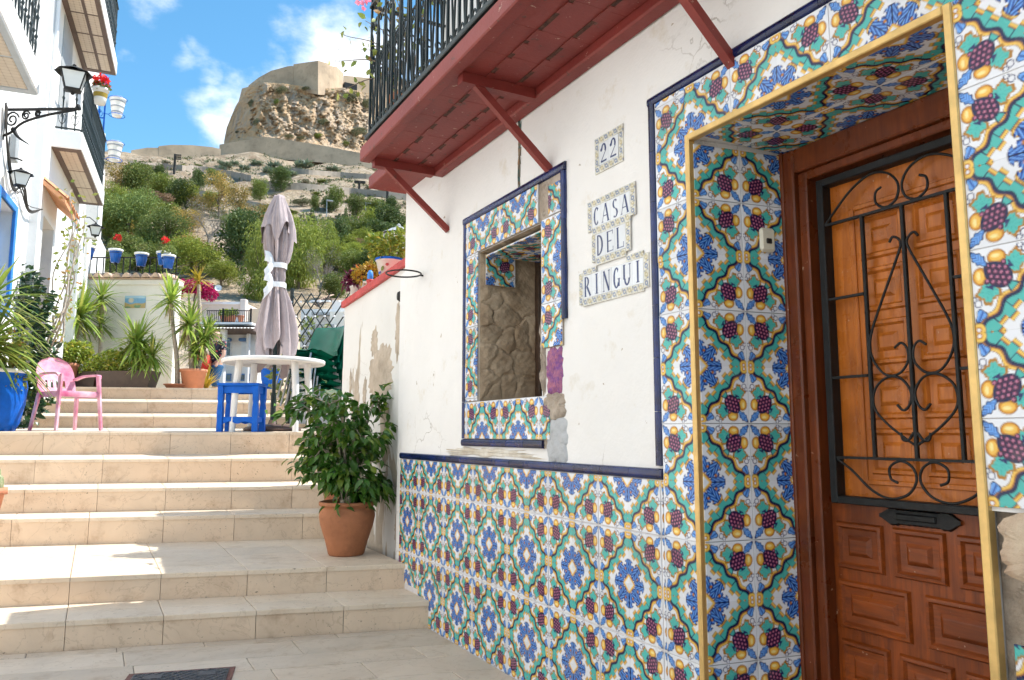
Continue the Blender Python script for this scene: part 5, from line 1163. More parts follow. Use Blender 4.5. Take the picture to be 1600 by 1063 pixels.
tree_proto('pine', 'pine_green', rb(1, 22, .33, .52, .34, .16, .24, .85), 5200, .050, .020, droop=-.1, seed=1)
tree_proto('pine2', 'pine_fresh', rb(2, 22, .34, .50, .34, .15, .24, .85), 5000, .052, .020, droop=-.1, seed=2)
tree_proto('broad', 'tree_dark', rb(3, 20, .30, .52, .36, .17, .25), 4600, .048, .036, seed=3)
tree_proto('mid', 'tree_mid', rb(4, 20, .32, .50, .34, .16, .25), 4600, .048, .034, seed=4)
tree_proto('willow', 'pine_fresh', rb(5, 24, .32, .52, .38, .14, .22, 1.25), 5600, .075, .017, droop=1.6, shell=.3, seed=5)
tree_proto('ochre', 'tree_ochre', rb(6, 16, .30, .54, .36, .13, .22), 2300, .045, .024, seed=6, shell=.2)
tree_proto('pink', 'tree_pink', rb(7, 14, .36, .62, .20, .11, .18, .7), 2600, .045, .022, seed=7)
tree_proto('cone', 'tree_dark', [(0, 0, .12+.1*i, .30*(1-.095*i), .30*(1-.095*i), .12) for i in range(9)], 2200, .05, .028, seed=8)
tree_proto('bush', 'tree_mid', rb(9, 10, .32, .36, .20, .16, .24), 1500, .07, .045, seed=9)
tree_proto('greybush', 'scrub_grey', rb(10, 9, .32, .34, .18, .16, .24), 1100, .08, .035, seed=10)
# bare tree: forking twigs
q = random.Random(12); mb = MB(); tw_ = []
def fork(p, d, l, r, lev):
    e = p+d*l; mb.tube([p, p+d*l*.5+Vector((q.uniform(-1, 1), q.uniform(-1, 1), 0))*l*.06, e], [r, r*.8, r*.6], 4 if lev else 6, caps=False)
    if lev < 5:
        for i in range(3 if lev < 4 else 2):
            nd = (d+Vector((q.uniform(-1, 1), q.uniform(-1, 1), q.uniform(-.35, .75)))*.72).normalized(); fork(e if i else p+d*l*.8, nd, l*q.uniform(.62, .8), r*.6, lev+1)
fork(Vector((0, 0, -.05)), Vector((.03, 0, 1)), .27, .028, 0); protos['bare'] = (mb.mesh('trunk', ['twig_grey']), crown('crown', 'twig_grey', rb(13, 14, .32, .62, .26, .12, .2), 1500, .07, .004, 13, .2, -.3))
# agave clump
protos['agave'] = (MB().tube([(0, 0, -.1), (0, 0, .1)], .05, 6).mesh('trunk', ['bark']), swords('crown', 'agave_leaf', [(x, y, .08, 1) for x, y in ((0, 0), (.3, .1), (-.28, -.1), (.1, -.3), (-.1, .3))], 22, .55, .10, 5, .15, 1.4, .1))
trn = random.Random(21)
def plant_tree(name, key, px, pb, h, w, label, group, cat='tree', t0=30., sink=0., d=None):
    """a tree standing on the slope; sizes come from how large it looks from the street"""
    if d is None:
        g, tt = ground_at(px, pb, t0)
    else:
        r_ = ray(px, pb); g = np.array([r_[0]*d, r_[1]*d, 0]); g[2] = HC+r_[2]*d; tt = d
    H = h*tt/1200; Wd = w*tt/1200; tm, cm_ = protos[key]
    o = thing(name, label, cat, (g[0], g[1], g[2]-sink*H), trn.random()*6.28, group)
    o.scale = (Wd*1.12, Wd*1.12, H*1.04); link('trunk', tm, o); link('crown', cm_, o); return o
S1 = 'trees on the castle slope'
T = [('pine_tree', 'pine', 198, 392, 96, 88, 'large feathery grey-green pine above the blue flower pots'), ('pine_tree', 'pine', 258, 400, 66, 80, 'rounded feathery pine right of the large pine, above the blue pots'), ('pine_tree', 'pine2', 305, 440, 72, 84, 'fresh green pine behind the magenta bougainvillea'), ('pine_tree', 'pine2', 178, 372, 90, 60, 'yellowish green pine close to the left houses'),
     ('ochre_tree', 'ochre', 184, 318, 64, 44, 'golden yellow tree beside the lower ring pot'), ('leafy_tree', 'mid', 212, 322, 64, 56, 'mid green tree left of the pinkish brown tree'), ('leafy_tree', 'mid', 250, 312, 36, 56, 'low wide green tree above the pinkish brown tree'), ('leafy_tree', 'broad', 247, 283, 24, 26, 'small round dark tree near the left utility pole'), ('leafy_tree', 'mid', 222, 284, 26, 34, 'small grey-green tree at the upper left of the slope'), ('brown_tree', 'pink', 245, 340, 42, 56, 'pinkish brown flat-topped tree amid green trees on the left slope'),
     ('leafy_tree', 'broad', 282, 336, 54, 44, 'dark green tree right of the pinkish brown tree'), ('round_tree', 'broad', 308, 300, 34, 26, 'egg-shaped dark green tree standing alone on the terrace'), ('leafy_tree', 'bush', 333, 279, 20, 28, 'small bright green bush above the ochre tree'), ('ochre_tree', 'ochre', 341, 340, 72, 50, 'tall sparse ochre tree left of the parasol'), ('ochre_tree', 'ochre', 372, 346, 60, 42, 'sparse ochre tree nearest the parasol top'), ('ochre_tree', 'ochre', 290, 372, 44, 54, 'ochre autumn shrub between the pines and the bare tree'), ('bare_tree', 'bare', 325, 392, 84, 82, 'bare grey branching tree in the middle of the left slope'),
     ('leafy_tree', 'broad', 377, 430, 98, 76, 'large dark glossy tree just left of the parasol'), ('willow_tree', 'willow', 405, 468, 116, 62, 'light green weeping tree left of the parasol bow'), ('willow_tree', 'willow', 466, 452, 108, 68, 'light green weeping tree just right of the parasol'), ('willow_tree', 'willow', 503, 424, 76, 52, 'light green weeping tree second to the right of the parasol'), ('leafy_tree', 'broad', 527, 402, 58, 40, 'dark green tree behind the flowers on the low wall'), ('leafy_tree', 'mid', 558, 384, 44, 50, 'yellow-green tree behind the lamp post lantern'), ('leafy_tree', 'broad', 604, 382, 58, 60, 'dark tree beside the white house corner'), ('brown_tree', 'pink', 551, 402, 34, 46, 'pinkish brown shrub behind the wall-top flower pots'), ('bare_tree', 'bare', 500, 462, 76, 60, 'bare beige shrub above the trellis'),
     ('leafy_tree', 'broad', 439, 300, 38, 36, 'dark tree rising directly behind the parasol top'), ('leafy_tree', 'mid', 407, 314, 34, 32, 'green tree left of the parasol top'), ('pine_tree', 'mid', 522, 330, 40, 28, 'lone umbrella-shaped green pine in the middle of the slope'), ('leafy_tree', 'mid', 491, 330, 24, 18, 'small green tree left of the lone pine'), ('cone_tree', 'cone', 487, 352, 26, 24, 'dark conical tree by the road on the slope'), ('cone_tree', 'cone', 540, 352, 30, 18, 'narrow dark cypress by the road on the slope'), ('leafy_tree', 'mid', 558, 340, 36, 30, 'green tree at the foot of the left far pole'), ('leafy_tree', 'mid', 585, 342, 32, 34, 'green tree at the foot of the right far pole'), ('leafy_tree', 'broad', 512, 332, 22, 26, 'dark tree tucked behind the lone pine'), ('leafy_tree', 'broad', 610, 340, 30, 30, 'grey-green tree beneath the red eave'), ('leafy_tree', 'bush', 463, 350, 14, 14, 'tiny bright bush right of the parasol on the road'), ('leafy_tree', 'greybush', 472, 322, 16, 34, 'wide low grey bush right of the parasol top'), ('leafy_tree', 'mid', 418, 352, 30, 40, 'green bush half hidden by the parasol on its left'), ('pine_tree', 'pine2', 345, 452, 46, 60, 'fresh green shrubby pine above the sand-coloured house'), ('leafy_tree', 'mid', 520, 470, 40, 46, 'green bush behind the small white house with tiled eave')]
for (nm, key, x, yb, h, w, lab) in T: plant_tree(nm, key, x, yb, h, w, lab, S1)
for (x, yb, h, w) in [(430, 263, 11, 22), (474, 263, 12, 30), (418, 272, 12, 16), (455, 276, 9, 18), (352, 262, 9, 20), (366, 258, 7, 14), (382, 266, 8, 16), (345, 268, 9, 16), (520, 268, 8, 20), (400, 258, 7, 18), (335, 288, 9, 18)]:
    plant_tree('agave', 'agave', x, yb, h*1.5, w, 'grey-green agave clump scattered on the upper slope', 'agaves on the slope', 'plant')
sq_ = random.Random(33)
for (x, yb, h, w) in [(560, 258, 9, 34), (536, 250, 7, 30), (590, 262, 10, 30), (620, 280, 12, 30), (505, 252, 6, 20), (350, 226, 8, 40), (380, 236, 9, 26), (402, 236, 10, 26), (425, 240, 7, 24), (333, 236, 9, 16), (478, 289, 10, 26), (505, 286, 8, 20), (545, 300, 8, 20), (430, 310, 10, 20), (310, 262, 6, 14), (285, 262, 6, 14), (225, 258, 7, 16), (260, 256, 5, 14), (360, 300, 9, 16), (395, 300, 9, 16), (495, 306, 8, 16), (545, 318, 8, 18), (575, 296, 7, 16), (600, 300, 8, 18), (455, 335, 9, 20), (520, 348, 9, 18), (575, 352, 9, 18)]:
    plant_tree('scrub_bush', 'greybush' if sq_.random() < .6 else 'bush', x, yb, h, w, 'low scrub bush dotted over the dry slope', 'scrub bushes on the slope', 'bush')
wq = random.Random(77)
for i in range(46):
    left = i < 28; x = wq.uniform(166, 415) if left else wq.uniform(448, 626); yb = wq.uniform(330, 445) if left else wq.uniform(365, 450); k = wq.choice(['mid', 'pine', 'pine2', 'ochre', 'bush', 'mid', 'ochre'] if left else ['mid', 'willow', 'bush', 'broad', 'pine2']); h = wq.uniform(30, 56)
    kw = {'mid': 'leafy green tree', 'pine': 'feathery grey-green pine', 'pine2': 'fresh green pine', 'broad': 'dark green tree', 'bush': 'low green bush', 'ochre': 'sparse ochre tree', 'willow': 'light green weeping tree'}[k]
    plant_tree('wood_tree', k, x, yb, h, h*wq.uniform(.9, 1.35), 'small %s in the wood at the slope foot, %s of the parasol' % (kw, 'left' if left else 'right'), 'trees filling the wood', 'tree')
# fine scrub on the slope and ledges
rs = np.random.RandomState(4); pts = []
while len(pts) < 2600:
    th_ = R(rs.uniform(-4, 24)); r_ = rs.uniform(75, 320); x, y = r_*math.sin(th_), r_*math.cos(th_)
    if vnoise(x*.09, y*.06, 0, 4) > -.15: pts.append((x, y, float(terr(x, y))))
P_ = []; 
for (x, y, z) in pts:
    k = rs.uniform(.25, 1.0)
    for j in range(7): P_.append((x+rs.normal()*k*.5, y+rs.normal()*k*.5, z+rs.random()*k*.5, k))
P_ = np.array(P_); n = len(P_); dd = rs.normal(size=(n, 3)); dd[:, 2] = np.abs(dd[:, 2])
stuff(link('hillside_scrub', leafmesh('hillside_scrub', 'scrub_grey', P_[:, :3], dd, rs.normal(size=(n, 3)), P_[:, 3]*.8, P_[:, 3]*.55)))
# shrubs growing out of the crag
for (x, y, w, h) in [(440, 140, 22, 14), (432, 158, 10, 10), (392, 160, 9, 14), (478, 138, 16, 7), (505, 190, 20, 12), (400, 190, 10, 14), (548, 150, 34, 22), (560, 205, 30, 16), (540, 224, 16, 10), (498, 212, 16, 8), (370, 206, 6, 6), (470, 216, 18, 7), (452, 213, 16, 7), (575, 160, 26, 20)]:
    px = x; f = (px-350)/410; yt, = interp(px, TOP); yb, = interp(px, BOT); bb = (y+h/2-yb-3)/(yt-yb-3); p = rockf(f, min(1, max(0, bb))); d = p/np.linalg.norm(p); tt = 340
    o = thing('crag_shrub', 'dark shrub clinging to the castle rock', 'bush', tuple(p-d*1.0), 0, 'shrubs on the crag'); o.scale = (w*tt/1200*.95, w*tt/1200*.95, h*tt/1200*1.3); tm, cm_ = protos['greybush' if x % 3 else 'bush']; link('crown', cm_, o)
# poles and street lamps on the slope
for (x, yb, yt, lab, arm) in ((272, 272, 241, 'tall utility pole on the left skyline below the ridge wall', 1), (561, 306, 283, 'left one of two utility poles below the red balcony', 2), (605, 320, 288, 'right one of two utility poles, nearest the red eave', 2)):
    g, tt = ground_at(x, yb); h = (yb-yt)*tt/1200*1.03; o = thing('utility_pole', lab, 'pole', tuple(g), R(-20), 'utility poles on the slope'); MB().tube([(0, 0, -.5), (0, 0, h)], [.30, .24], 8).build('pole', 'pole_wood', o)
    for k in range(2 if arm == 2 else 3): MB().box(-.2 if arm == 1 else -1.1, 1.3, -.12, .12, h*(.93-.1*k), h*(.93-.1*k)+.25).build('crossarm', 'pole_wood', o)
for (x, yb, yt, lab) in ((510, 341, 314, 'slender grey street lamp near the lone pine'), (571, 344, 317, 'slender grey street lamp below the right utility pole')):
    g, tt = ground_at(x, yb); h = (yb-yt)*tt/1200; o = thing('street_lamp', lab, 'street lamp', tuple(g), 0, 'street lamps on the slope'); MB().tube([(0, 0, -.3), (0, 0, h)], [.10, .07], 6).build('post', 'lamp_grey', o); MB().box(-.1, 1.0, -.2, .2, h-.1, h+.1, 0, .04).build('lamp_head', 'lamp_grey', o)
# ---------------------------------------------------------------- houses below the slope
CY, SY = math.cos(R(28.34)), math.sin(R(28.34))
def zd(py, d): return HC+d*(.1208+(531.5-py)/1200*.9927)
def xl(px, d): return (px-800)/1200*d
class Mid:
    """a house standing square to the street's end; sizes in metres at distance d"""
    def __init__(s, name, label, px, py, d, cat='house'):
        s.d = d; s.x0 = xl(px, d); s.y0 = d*.985; s.z0 = zd(py, d)
        s.o = thing(name, label, cat, (s.x0*CY+s.y0*SY, -s.x0*SY+s.y0*CY, s.z0), R(-28.34))
    def box(s, nm, mat, a, b, t, bt, f=0., dep=1., bev=0., parent=None):
        mb = MB().box(xl(a, s.d)-s.x0, xl(b, s.d)-s.x0, f, f+dep, zd(bt, s.d)-s.z0, zd(t, s.d)-s.z0, 0, bev); return mb.build(nm, mat, parent or s.o)
    def p(s, px, py, f=0.): return (xl(px, s.d)-s.x0, f, zd(py, s.d)-s.z0)
hs = Mid('sand_house', 'sand-coloured house with railed balcony and corrugated white porch roof behind the table', 320, 640, 24)
hs.box('wall', 'sand_plaster', 342, 402, 462, 660, 2.6, 5); hs.box('wall', 'pink_plaster', 268, 346, 455, 500, 2.4, 4)
hs.box('terrace', 'satin_white', 300, 392, 503, 506, .2, 2.4); hs.box('facade', 'house_white', 318, 380, 506, 660, 1.4, 2)
rf = MB(); a_ = hs.p(316, 504, -.05); 
for i in range(16):
    x0 = a_[0]+i*.105
    MB().grid(lambda a, b: (x0+a*.103, -.15+1.5*(1-b)-.1, a_[2]-.24+.22*(1-b)+.03*math.sin(a*PI)), 5, 1).build('roof_tile', 'pantile_white', hs.o)
hs.box('soffit', 'brown_planter', 318, 396, 512, 515, .0, 1.4)
for (a, b, t_, bt) in ((322, 340, 526, 552), (356, 370, 526, 552)):
    w = hs.box('window', 'satin_white', a, b, t_, bt, 1.36, .06); hs.box('pane', 'window_glass' if a < 340 else 'curtain', a+1.5, b-1.5, t_+2, bt-2, 1.34, .03, 0, w); hs.box('awning', 'awning_blue', a-1, b+1, t_-4, t_+1, 1.15, .2, .02)
for a in (322, 334, 357, 364): w = hs.box('lower_window', 'awning_blue', a, a+8, 580, 592, 1.36, .05); hs.box('pane', 'window_glass', a+1, a+7, 582, 590, 1.35, .02, 0, w)
for a in (318, 330): w = hs.box('lower_window', 'window_glass', a, a+9, 598, 630, 1.36, .05)
hs.box('roof_post', 'satin_white', 344.5, 353.5, 512, 660, .1, .18, .02); hs.box('roof_post', 'satin_white', 372, 377.5, 516, 660, .9, .12, .02)
hs.box('french_window', 'curtain', 316, 332, 474, 503, 2.38, .04); hs.box('french_window', 'lamp_grey', 333, 341, 478, 503, 2.38, .04)
hs.box('railing_rail', 'black_iron', 318, 389, 483, 484.2, .3, .03); hs.box('railing_rail', 'black_iron', 318, 389, 501.5, 502.5, .3, .03)
for i in range(24): hs.box('railing_bar', 'black_iron', 319+i*2.95, 319.7+i*2.95, 484, 502, .305, .02)
hs.box('railing_post', 'black_iron', 387, 389.2, 480, 504, .29, .05); hs.box('railing_post', 'black_iron', 343, 345, 480, 504, .29, .05)
hs.box('chimney', 'pink_plaster', 336, 346, 448, 506, 2.2, .25, .02); hs.box('parapet', 'satin_white', 268, 340, 452, 456, 2.3, .3)
ds = thing('satellite_dish', 'small white satellite dish on the pink house', 'satellite dish', (0, 0, 0)); q_ = ray(341, 450)*25.5; ds.location = (q_[0], q_[1], HC+q_[2]); ds.rotation_euler = (R(80), 0, R(-10))
MB().lathe([(0, -.03), (.06, -.025), (.11, 0)], 16).build('dish', 'satin_white', ds); MB().tube([(0, -.02, -.02), (0, -.12, -.1)], .012, 5).build('mount', 'lamp_grey', ds)
for i, (px, mat) in enumerate(((349, 'jade_leaf'), (357, 'jade_leaf'), (364, 'geranium_leaf'), (376, 'terracotta_bright'))):
    r_ = ray(px, 503)*24.6; g = thing('balcony_pot', ('small potted shrub on the sand house balcony, leftmost', 'small potted shrub on the sand house balcony, second from the left', 'pale leafy pot on the sand house balcony, third from the left', 'terracotta pot on its side at the right end of the sand house balcony')[i], 'flower pot', (r_[0], r_[1], HC+r_[2]), 0, 'pots on the sand house balcony')
    MB().lathe([(0, 0), (.07, 0), (.10, .16), (.11, .16), (.11, .2), (.09, .2), (0, .18)], 12).build('pot', 'terracotta_bright', g)
    if i < 3: link('foliage', crown('foliage', mat, [(0, 0, .28, .15, .15, .12)], 130, .07, .06, i), g)
bo = thing('bougainvillea', 'magenta bougainvillea spilling over the pink house parapet', 'plant', (0, 0, 0)); r_ = ray(300, 447)*26; bo.location = (r_[0], r_[1], HC+r_[2]); bo.rotation_euler = (0, 0, R(-28))
link('blossom', crown('blossom', 'magenta_leaf', [(-.35, 0, .0, .35, .3, .18), (0, 0, -.02, .35, .3, .2), (.4, 0, -.12, .3, .3, .25), (.62, 0, -.28, .22, .3, .22), (-.45, 0, -.3, .12, .2, .1)], 1500, .09, .07, 4), bo); MB().tube([(0, .2, -.5), (.1, .1, -.1)], .03, 6).tube([(.2, .2, -.5), (.4, .1, -.1)], .03, 6).build('stem', 'bark', bo)
hw = Mid('small_white_house', 'small white house with a short tiled eave seen over the trellis', 455, 640, 20)
hw.box('wall', 'house_white', 448, 560, 470, 660, 1.4, 5); hw.box('wall', 'house_white', 488, 532, 445, 480, 2.2, 3); hw.box('wall', 'cream_plaster', 505, 575, 480, 660, .8, 1.2)
for i in range(8):
    a = hw.p(468+i*3.2, 459-i*1.6, 1.55); MB().grid(lambda u_, b: (a[0]+u_*.055, a[1]+.7*b-.2, a[2]+.02*math.sin(u_*PI)+.15*b), 4, 1).build('roof_tile', 'pantile', hw.o)
    MB().box(a[0]+.012, a[0]+.040, a[1]-.16, a[1]+.3, a[2]-.05, a[2]-.012).build('rafter', 'dark_wood', hw.o)
hw.box('fascia', 'satin_white', 466, 496, 455.5, 458, 1.30, .05); hw.box('ridge_cap', 'pantile', 487, 533, 443.5, 446, 2.15, 3.1); hw.box('door', 'frame_wood', 497, 508, 468, 478, 2.15, .1)
hw.box('shed_roof', 'lamp_grey', 470, 512, 478, 482, 1.1, .5); hw.box('shed', 'cement_grey', 470, 520, 505, 540, .3, .6)
# ---------------------------------------------------------------- person walking below the terrace
pe = thing('person', 'person in dark floral top and blue cropped trousers walking behind the yuccas', 'person', (2.27, 18.05, float(terr(2.27, 18.05))), R(-60))
def skin(name, mat, verts, edges, parent, sub=2):
    me = bpy.data.meshes.new(name); me.from_pydata([v[:3] for v in verts], edges, []); me.materials.append(MATS[mat]); o = link(name, me, parent)
    md = o.modifiers.new('skin', 'SKIN'); md.use_smooth_shade = True
    for i, v in enumerate(verts): me.skin_vertices[0].data[i].radius = (v[3], v[4] if len(v) > 4 else v[3])
    me.skin_vertices[0].data[0].use_root = True
    s_ = o.modifiers.new('sub', 'SUBSURF'); s_.levels = s_.render_levels = sub; return o
M('skin', (.55, .33, .24), .6, .05, 20)
bv = [(0, 0, .92, .14, .11), (0, .02, 1.12, .13, .10), (0, .03, 1.30, .17, .10), (0, .03, 1.42, .06, .055), (0, .0, 1.52, .085, .10), (0, -.01, 1.62, .075, .085), (.10, .0, .82, .095, .09), (.12, -.10, .48, .062, .062), (.12, -.02, .10, .042, .045), (.12, -.14, .03, .04, .03), (-.10, .0, .82, .095, .09), (-.11, .10, .48, .062, .062), (-.11, .24, .12, .042, .045), (-.11, .15, .03, .04, .03), (.20, .03, 1.34, .055), (.27, .0, 1.08, .042), (.25, -.14, .88, .032), (.25, -.19, .80, .028), (-.20, .03, 1.34, .055), (-.27, .06, 1.08, .042), (-.26, -.02, .86, .032), (-.26, -.05, .78, .028)]
be = [(0, 1), (1, 2), (2, 3), (3, 4), (4, 5), (0, 6), (6, 7), (7, 8), (8, 9), (0, 10), (10, 11), (11, 12), (12, 13), (2, 14), (14, 15), (15, 16), (16, 17), (2, 18), (18, 19), (19, 20), (20, 21)]
skin('body', 'skin', bv, be, pe)
m, t, b_ = newmat('floral_cloth'); vo = t.nodes.new('ShaderNodeTexVoronoi'); vo.inputs['Scale'].default_value = 16; t.links.new(objco(t), vo.inputs['Vector']); cc = mixcol(t, mrange(t, vo.outputs['Distance'], .25, .32, 1, 0), (.012, .014, .03), mixcol(t, mrange(t, vo.outputs['Color'], .4, .5), (.6, .5, .5), (.45, .03, .05))); t.links.new(cc, b_.inputs['Base Color']); b_.inputs['Roughness'].default_value = .8
tv = [(0, 0, .84, .18, .15), (0, .02, 1.12, .16, .13), (0, .03, 1.31, .19, .125), (0, .03, 1.40, .085, .08), (.20, .03, 1.34, .075), (.25, .01, 1.16, .062), (-.20, .03, 1.34, .075), (-.25, .05, 1.16, .062)]
skin('top', 'floral_cloth', tv, [(0, 1), (1, 2), (2, 3), (2, 4), (4, 5), (2, 6), (6, 7)], pe)
M('denim', (.02, .09, .20), .85, .2, 30, .2, 200)
skin('trousers', 'denim', [(0, 0, .90, .155, .125), (.10, .0, .80, .115), (.12, -.10, .48, .085), (.12, -.07, .34, .075), (-.10, .0, .80, .115), (-.11, .10, .48, .085), (-.11, .15, .34, .075)], [(0, 1), (1, 2), (2, 3), (0, 4), (4, 5), (5, 6)], pe)
M('hair', (.06, .03, .02), .6, .3, 30); skin('hair', 'hair', [(0, .03, 1.60, .095, .10), (0, .06, 1.50, .085, .07), (0, .08, 1.38, .06, .04)], [(0, 1), (1, 2)], pe)
fc = MB().lathe([(0, 0), (.008, .004), (.009, .0)], 6, (.03, -.10, 1.55)).lathe([(0, 0), (.008, .004), (.009, 0)], 6, (-.03, -.10, 1.55)).box(-.012, .012, -.115, -.09, 1.49, 1.54, 0, .004).box(-.025, .025, -.098, -.085, 1.462, 1.470).build('face_features', 'skin', pe)
ba = tag(MB().lathe([(0, 0), (.15, .02), (.17, .15), (.15, .32), (.07, .40), (.03, .5)], 12, wob=lambda a, z: 1+.15*math.cos(2*a)).build('shoulder_bag', M('red_bag', (.62, .02, .015), .6)), 'bright red shoulder bag carried by the person in the floral top', 'bag'); ba.location = (1.98, 17.95, float(terr(2.13, 18.05))+.72)
# ---------------------------------------------------------------- upper landing
def lz(x, y): y0 = ly(6, x); y1 = ly(7, x); return 1.183+(1.244-1.183)*(y-y0)/(y1-y0)
tb = thing('round_table', 'round white plastic garden table at the head of the steps', 'table', (1.634, 8.355, lz(1.634, 8.355)), R(-28.34))
n = 64; mb = MB(); prof = [(.0, .755), (.50, .757), (.523, .752), (.53, .745), (.528, .718), (.518, .708), (.510, .715), (.505, .738), (0, .738)]
mb.lathe(prof, n); mb.build('table_top', 'white_plastic', tb)
for (x, y) in ((-.31, -.25), (.31, -.25), (-.31, .27), (.31, .27)):
    MB().tube([(x*.92, y*.92, .735), (x, y, .40), (x*1.04, y*1.04, -.003)], [.038, .034, .030], 14).build('leg', 'white_plastic', tb)
X, Y = 1.325, 8.335; st = thing('blue_stool', 'bright blue wooden stool under the left side of the white table', 'stool', (X, Y, lz(X, Y)), R(-28.34)); st.scale = (.87, .87, .98)
MB().box(-.245, .245, -.17, .17, .475, .505, 0, .006).build('seat', 'blue_paint', st)
for (x, y) in ((-.205, -.13), (.205, -.13), (-.205, .13), (.205, .13)):
    mb = MB(); pr = [(-.0, .030), (.06, .030), (.12, .027), (.17, .031), (.25, .029), (.30, .024), (.34, .030), (.473, .030)]
    for (z0, w0), (z1, w1) in zip(pr[:-1], pr[1:]): mb.add([(x+sx*w*1.05, y+sy*w, z) for z, w in ((z0, w0), (z1, w1)) for sx, sy in ((-1, -1), (1, -1), (1, 1), (-1, 1))], [(0, 1, 5, 4), (1, 2, 6, 5), (2, 3, 7, 6), (3, 0, 4, 7)])
    mb.build('leg', 'blue_paint', st)
for y in (-.13, .13):
    MB().box(-.174, .174, y-.012, y+.012, .40, .4745, 0, .003).build('apron', 'blue_paint', st)
    vs = []; k_ = 17
    for i in range(k_): a = i/(k_-1); vs += [(-.175+.35*a, y, .155), (-.175+.35*a, y, .095-.012*math.cos(a*4*PI))]
    mb = MB()
    for s_, o_ in ((-1, 0), (1, 1)): mb.add([(x, yy+s_*.011, z) for x, yy, z in vs], [(2*i, 2*i+1, 2*i+3, 2*i+2) for i in range(k_-1)])
    mb.add([(x, yy-.011, z) for x, yy, z in vs]+[(x, yy+.011, z) for x, yy, z in vs], [(2*i, 2*i+2, 2*k_+2*i+2, 2*k_+2*i) for i in range(k_-1)]+[(2*i+1, 2*i+3, 2*k_+2*i+3, 2*k_+2*i+1) for i in range(k_-1)]); mb.build('stretcher', 'blue_paint', st)
for x in (-.205, .205): MB().box(x-.011, x+.011, -.098, .098, .40, .4745, 0, .003).build('apron', 'blue_paint', st); MB().box(x-.011, x+.011, -.098, .098, .10, .15, 0, .003).build('stretcher', 'blue_paint', st)
# parasol
X, Y = 1.72, 8.75; um = thing('parasol', 'closed mauve-grey parasol tied with white ribbons beside the white table', 'parasol', (X, Y, lz(X, Y)), R(12))
MB().lathe([(0, .0), (.30, .0), (.31, .02), (.28, .045), (.18, .065), (.05, .075), (.04, .12), (.03, .12)], 36).build('base', 'brown_plastic', um)
MB().tube([(0, 0, .05), (0, 0, .42)], .030, 12).tube([(0, 0, .40), (-.03, -.03, 2.62)], .020, 12).build('pole', 'parasol_pole', um)
def fold(a, z, seed, amp, nf): return 1+amp*(math.cos(nf*a+seed+2.2*z)*.7+.3*math.cos((nf*2-3)*a+seed*2-1.6*z)+.18*math.cos((nf*3+1)*a+z*5))
CP = [(.86, .140), (.92, .165), (1.02, .175), (1.15, .165), (1.30, .142), (1.45, .115), (1.55, .098), (1.62, .078), (1.66, .074), (1.72, .084), (1.80, .080), (1.84, .078), (1.92, .100), (2.05, .120), (2.20, .128), (2.35, .120), (2.45, .095), (2.55, .06), (2.62, .035)]
na = 200; vs = []; hem = [0.0]*na
for k, (z, r) in enumerate(CP):
    for j in range(na):
        a = 2*PI*j/na; am = .46 if z > 1.9 or z < 1.5 else .26; dz = 0
        if z < 1.1: dz = (1.1-z)/.24*.20*(math.sin(3*a+.8)+.6*math.sin(5*a+2))*.9
        rr_ = r*fold(a, z, 1.0, am, 9); vs.append((rr_*math.cos(a)-.03*z/2.6, rr_*math.sin(a)*.8-.03*z/2.6, z+dz))
K = len(CP); MB().add(vs, [(i*na+j, i*na+(j+1) % na, (i+1)*na+(j+1) % na, (i+1)*na+j) for i in range(K-1) for j in range(na)], 0, True).build('canopy', 'parasol_cloth', um)
VP_ = [(2.22, .170), (2.30, .160), (2.42, .130), (2.54, .090), (2.62, .058), (2.66, .045), (2.665, .0)]; vs = []
for k, (z, r) in enumerate(VP_):
    for j in range(na):
        a = 2*PI*j/na; dz = (.09*(math.sin(4*a+.5)+.5*math.sin(7*a)) if z < 2.25 else .04*math.sin(4*a+.5) if z < 2.35 else 0); rr_ = r*fold(a, z, 2., .28, 4); vs.append((rr_*math.cos(a)-.03, rr_*math.sin(a)*.9-.03, z+dz))
K = len(VP_); MB().add(vs, [(i*na+j, i*na+(j+1) % na, (i+1)*na+(j+1) % na, (i+1)*na+j) for i in range(K-1) for j in range(na)], 0, True).build('top_flap', 'parasol_cloth', um)
for z in (1.62, 1.84):
    MB().lathe([(.104, z-.03), (.106, z), (.104, z+.03)], 30, (-.022, -.022, 0), wob=lambda a, z: 1+.03*math.cos(5*a)).build('ribbon', 'white_cloth', um)
    for s_, up in ((-1, .09), (-1, -.13)):
        MB().grid(lambda a, b: (-.08-.12*a, -.08-.03*math.sin(a*PI)-.03*math.sin(b*PI)*a, z+up*a+(b-.5)*(.035+.085*math.sin(min(1, a*1.3)*PI*.6))+.02*math.sin(a*PI)), 6, 2).build('bow', 'white_cloth', um)
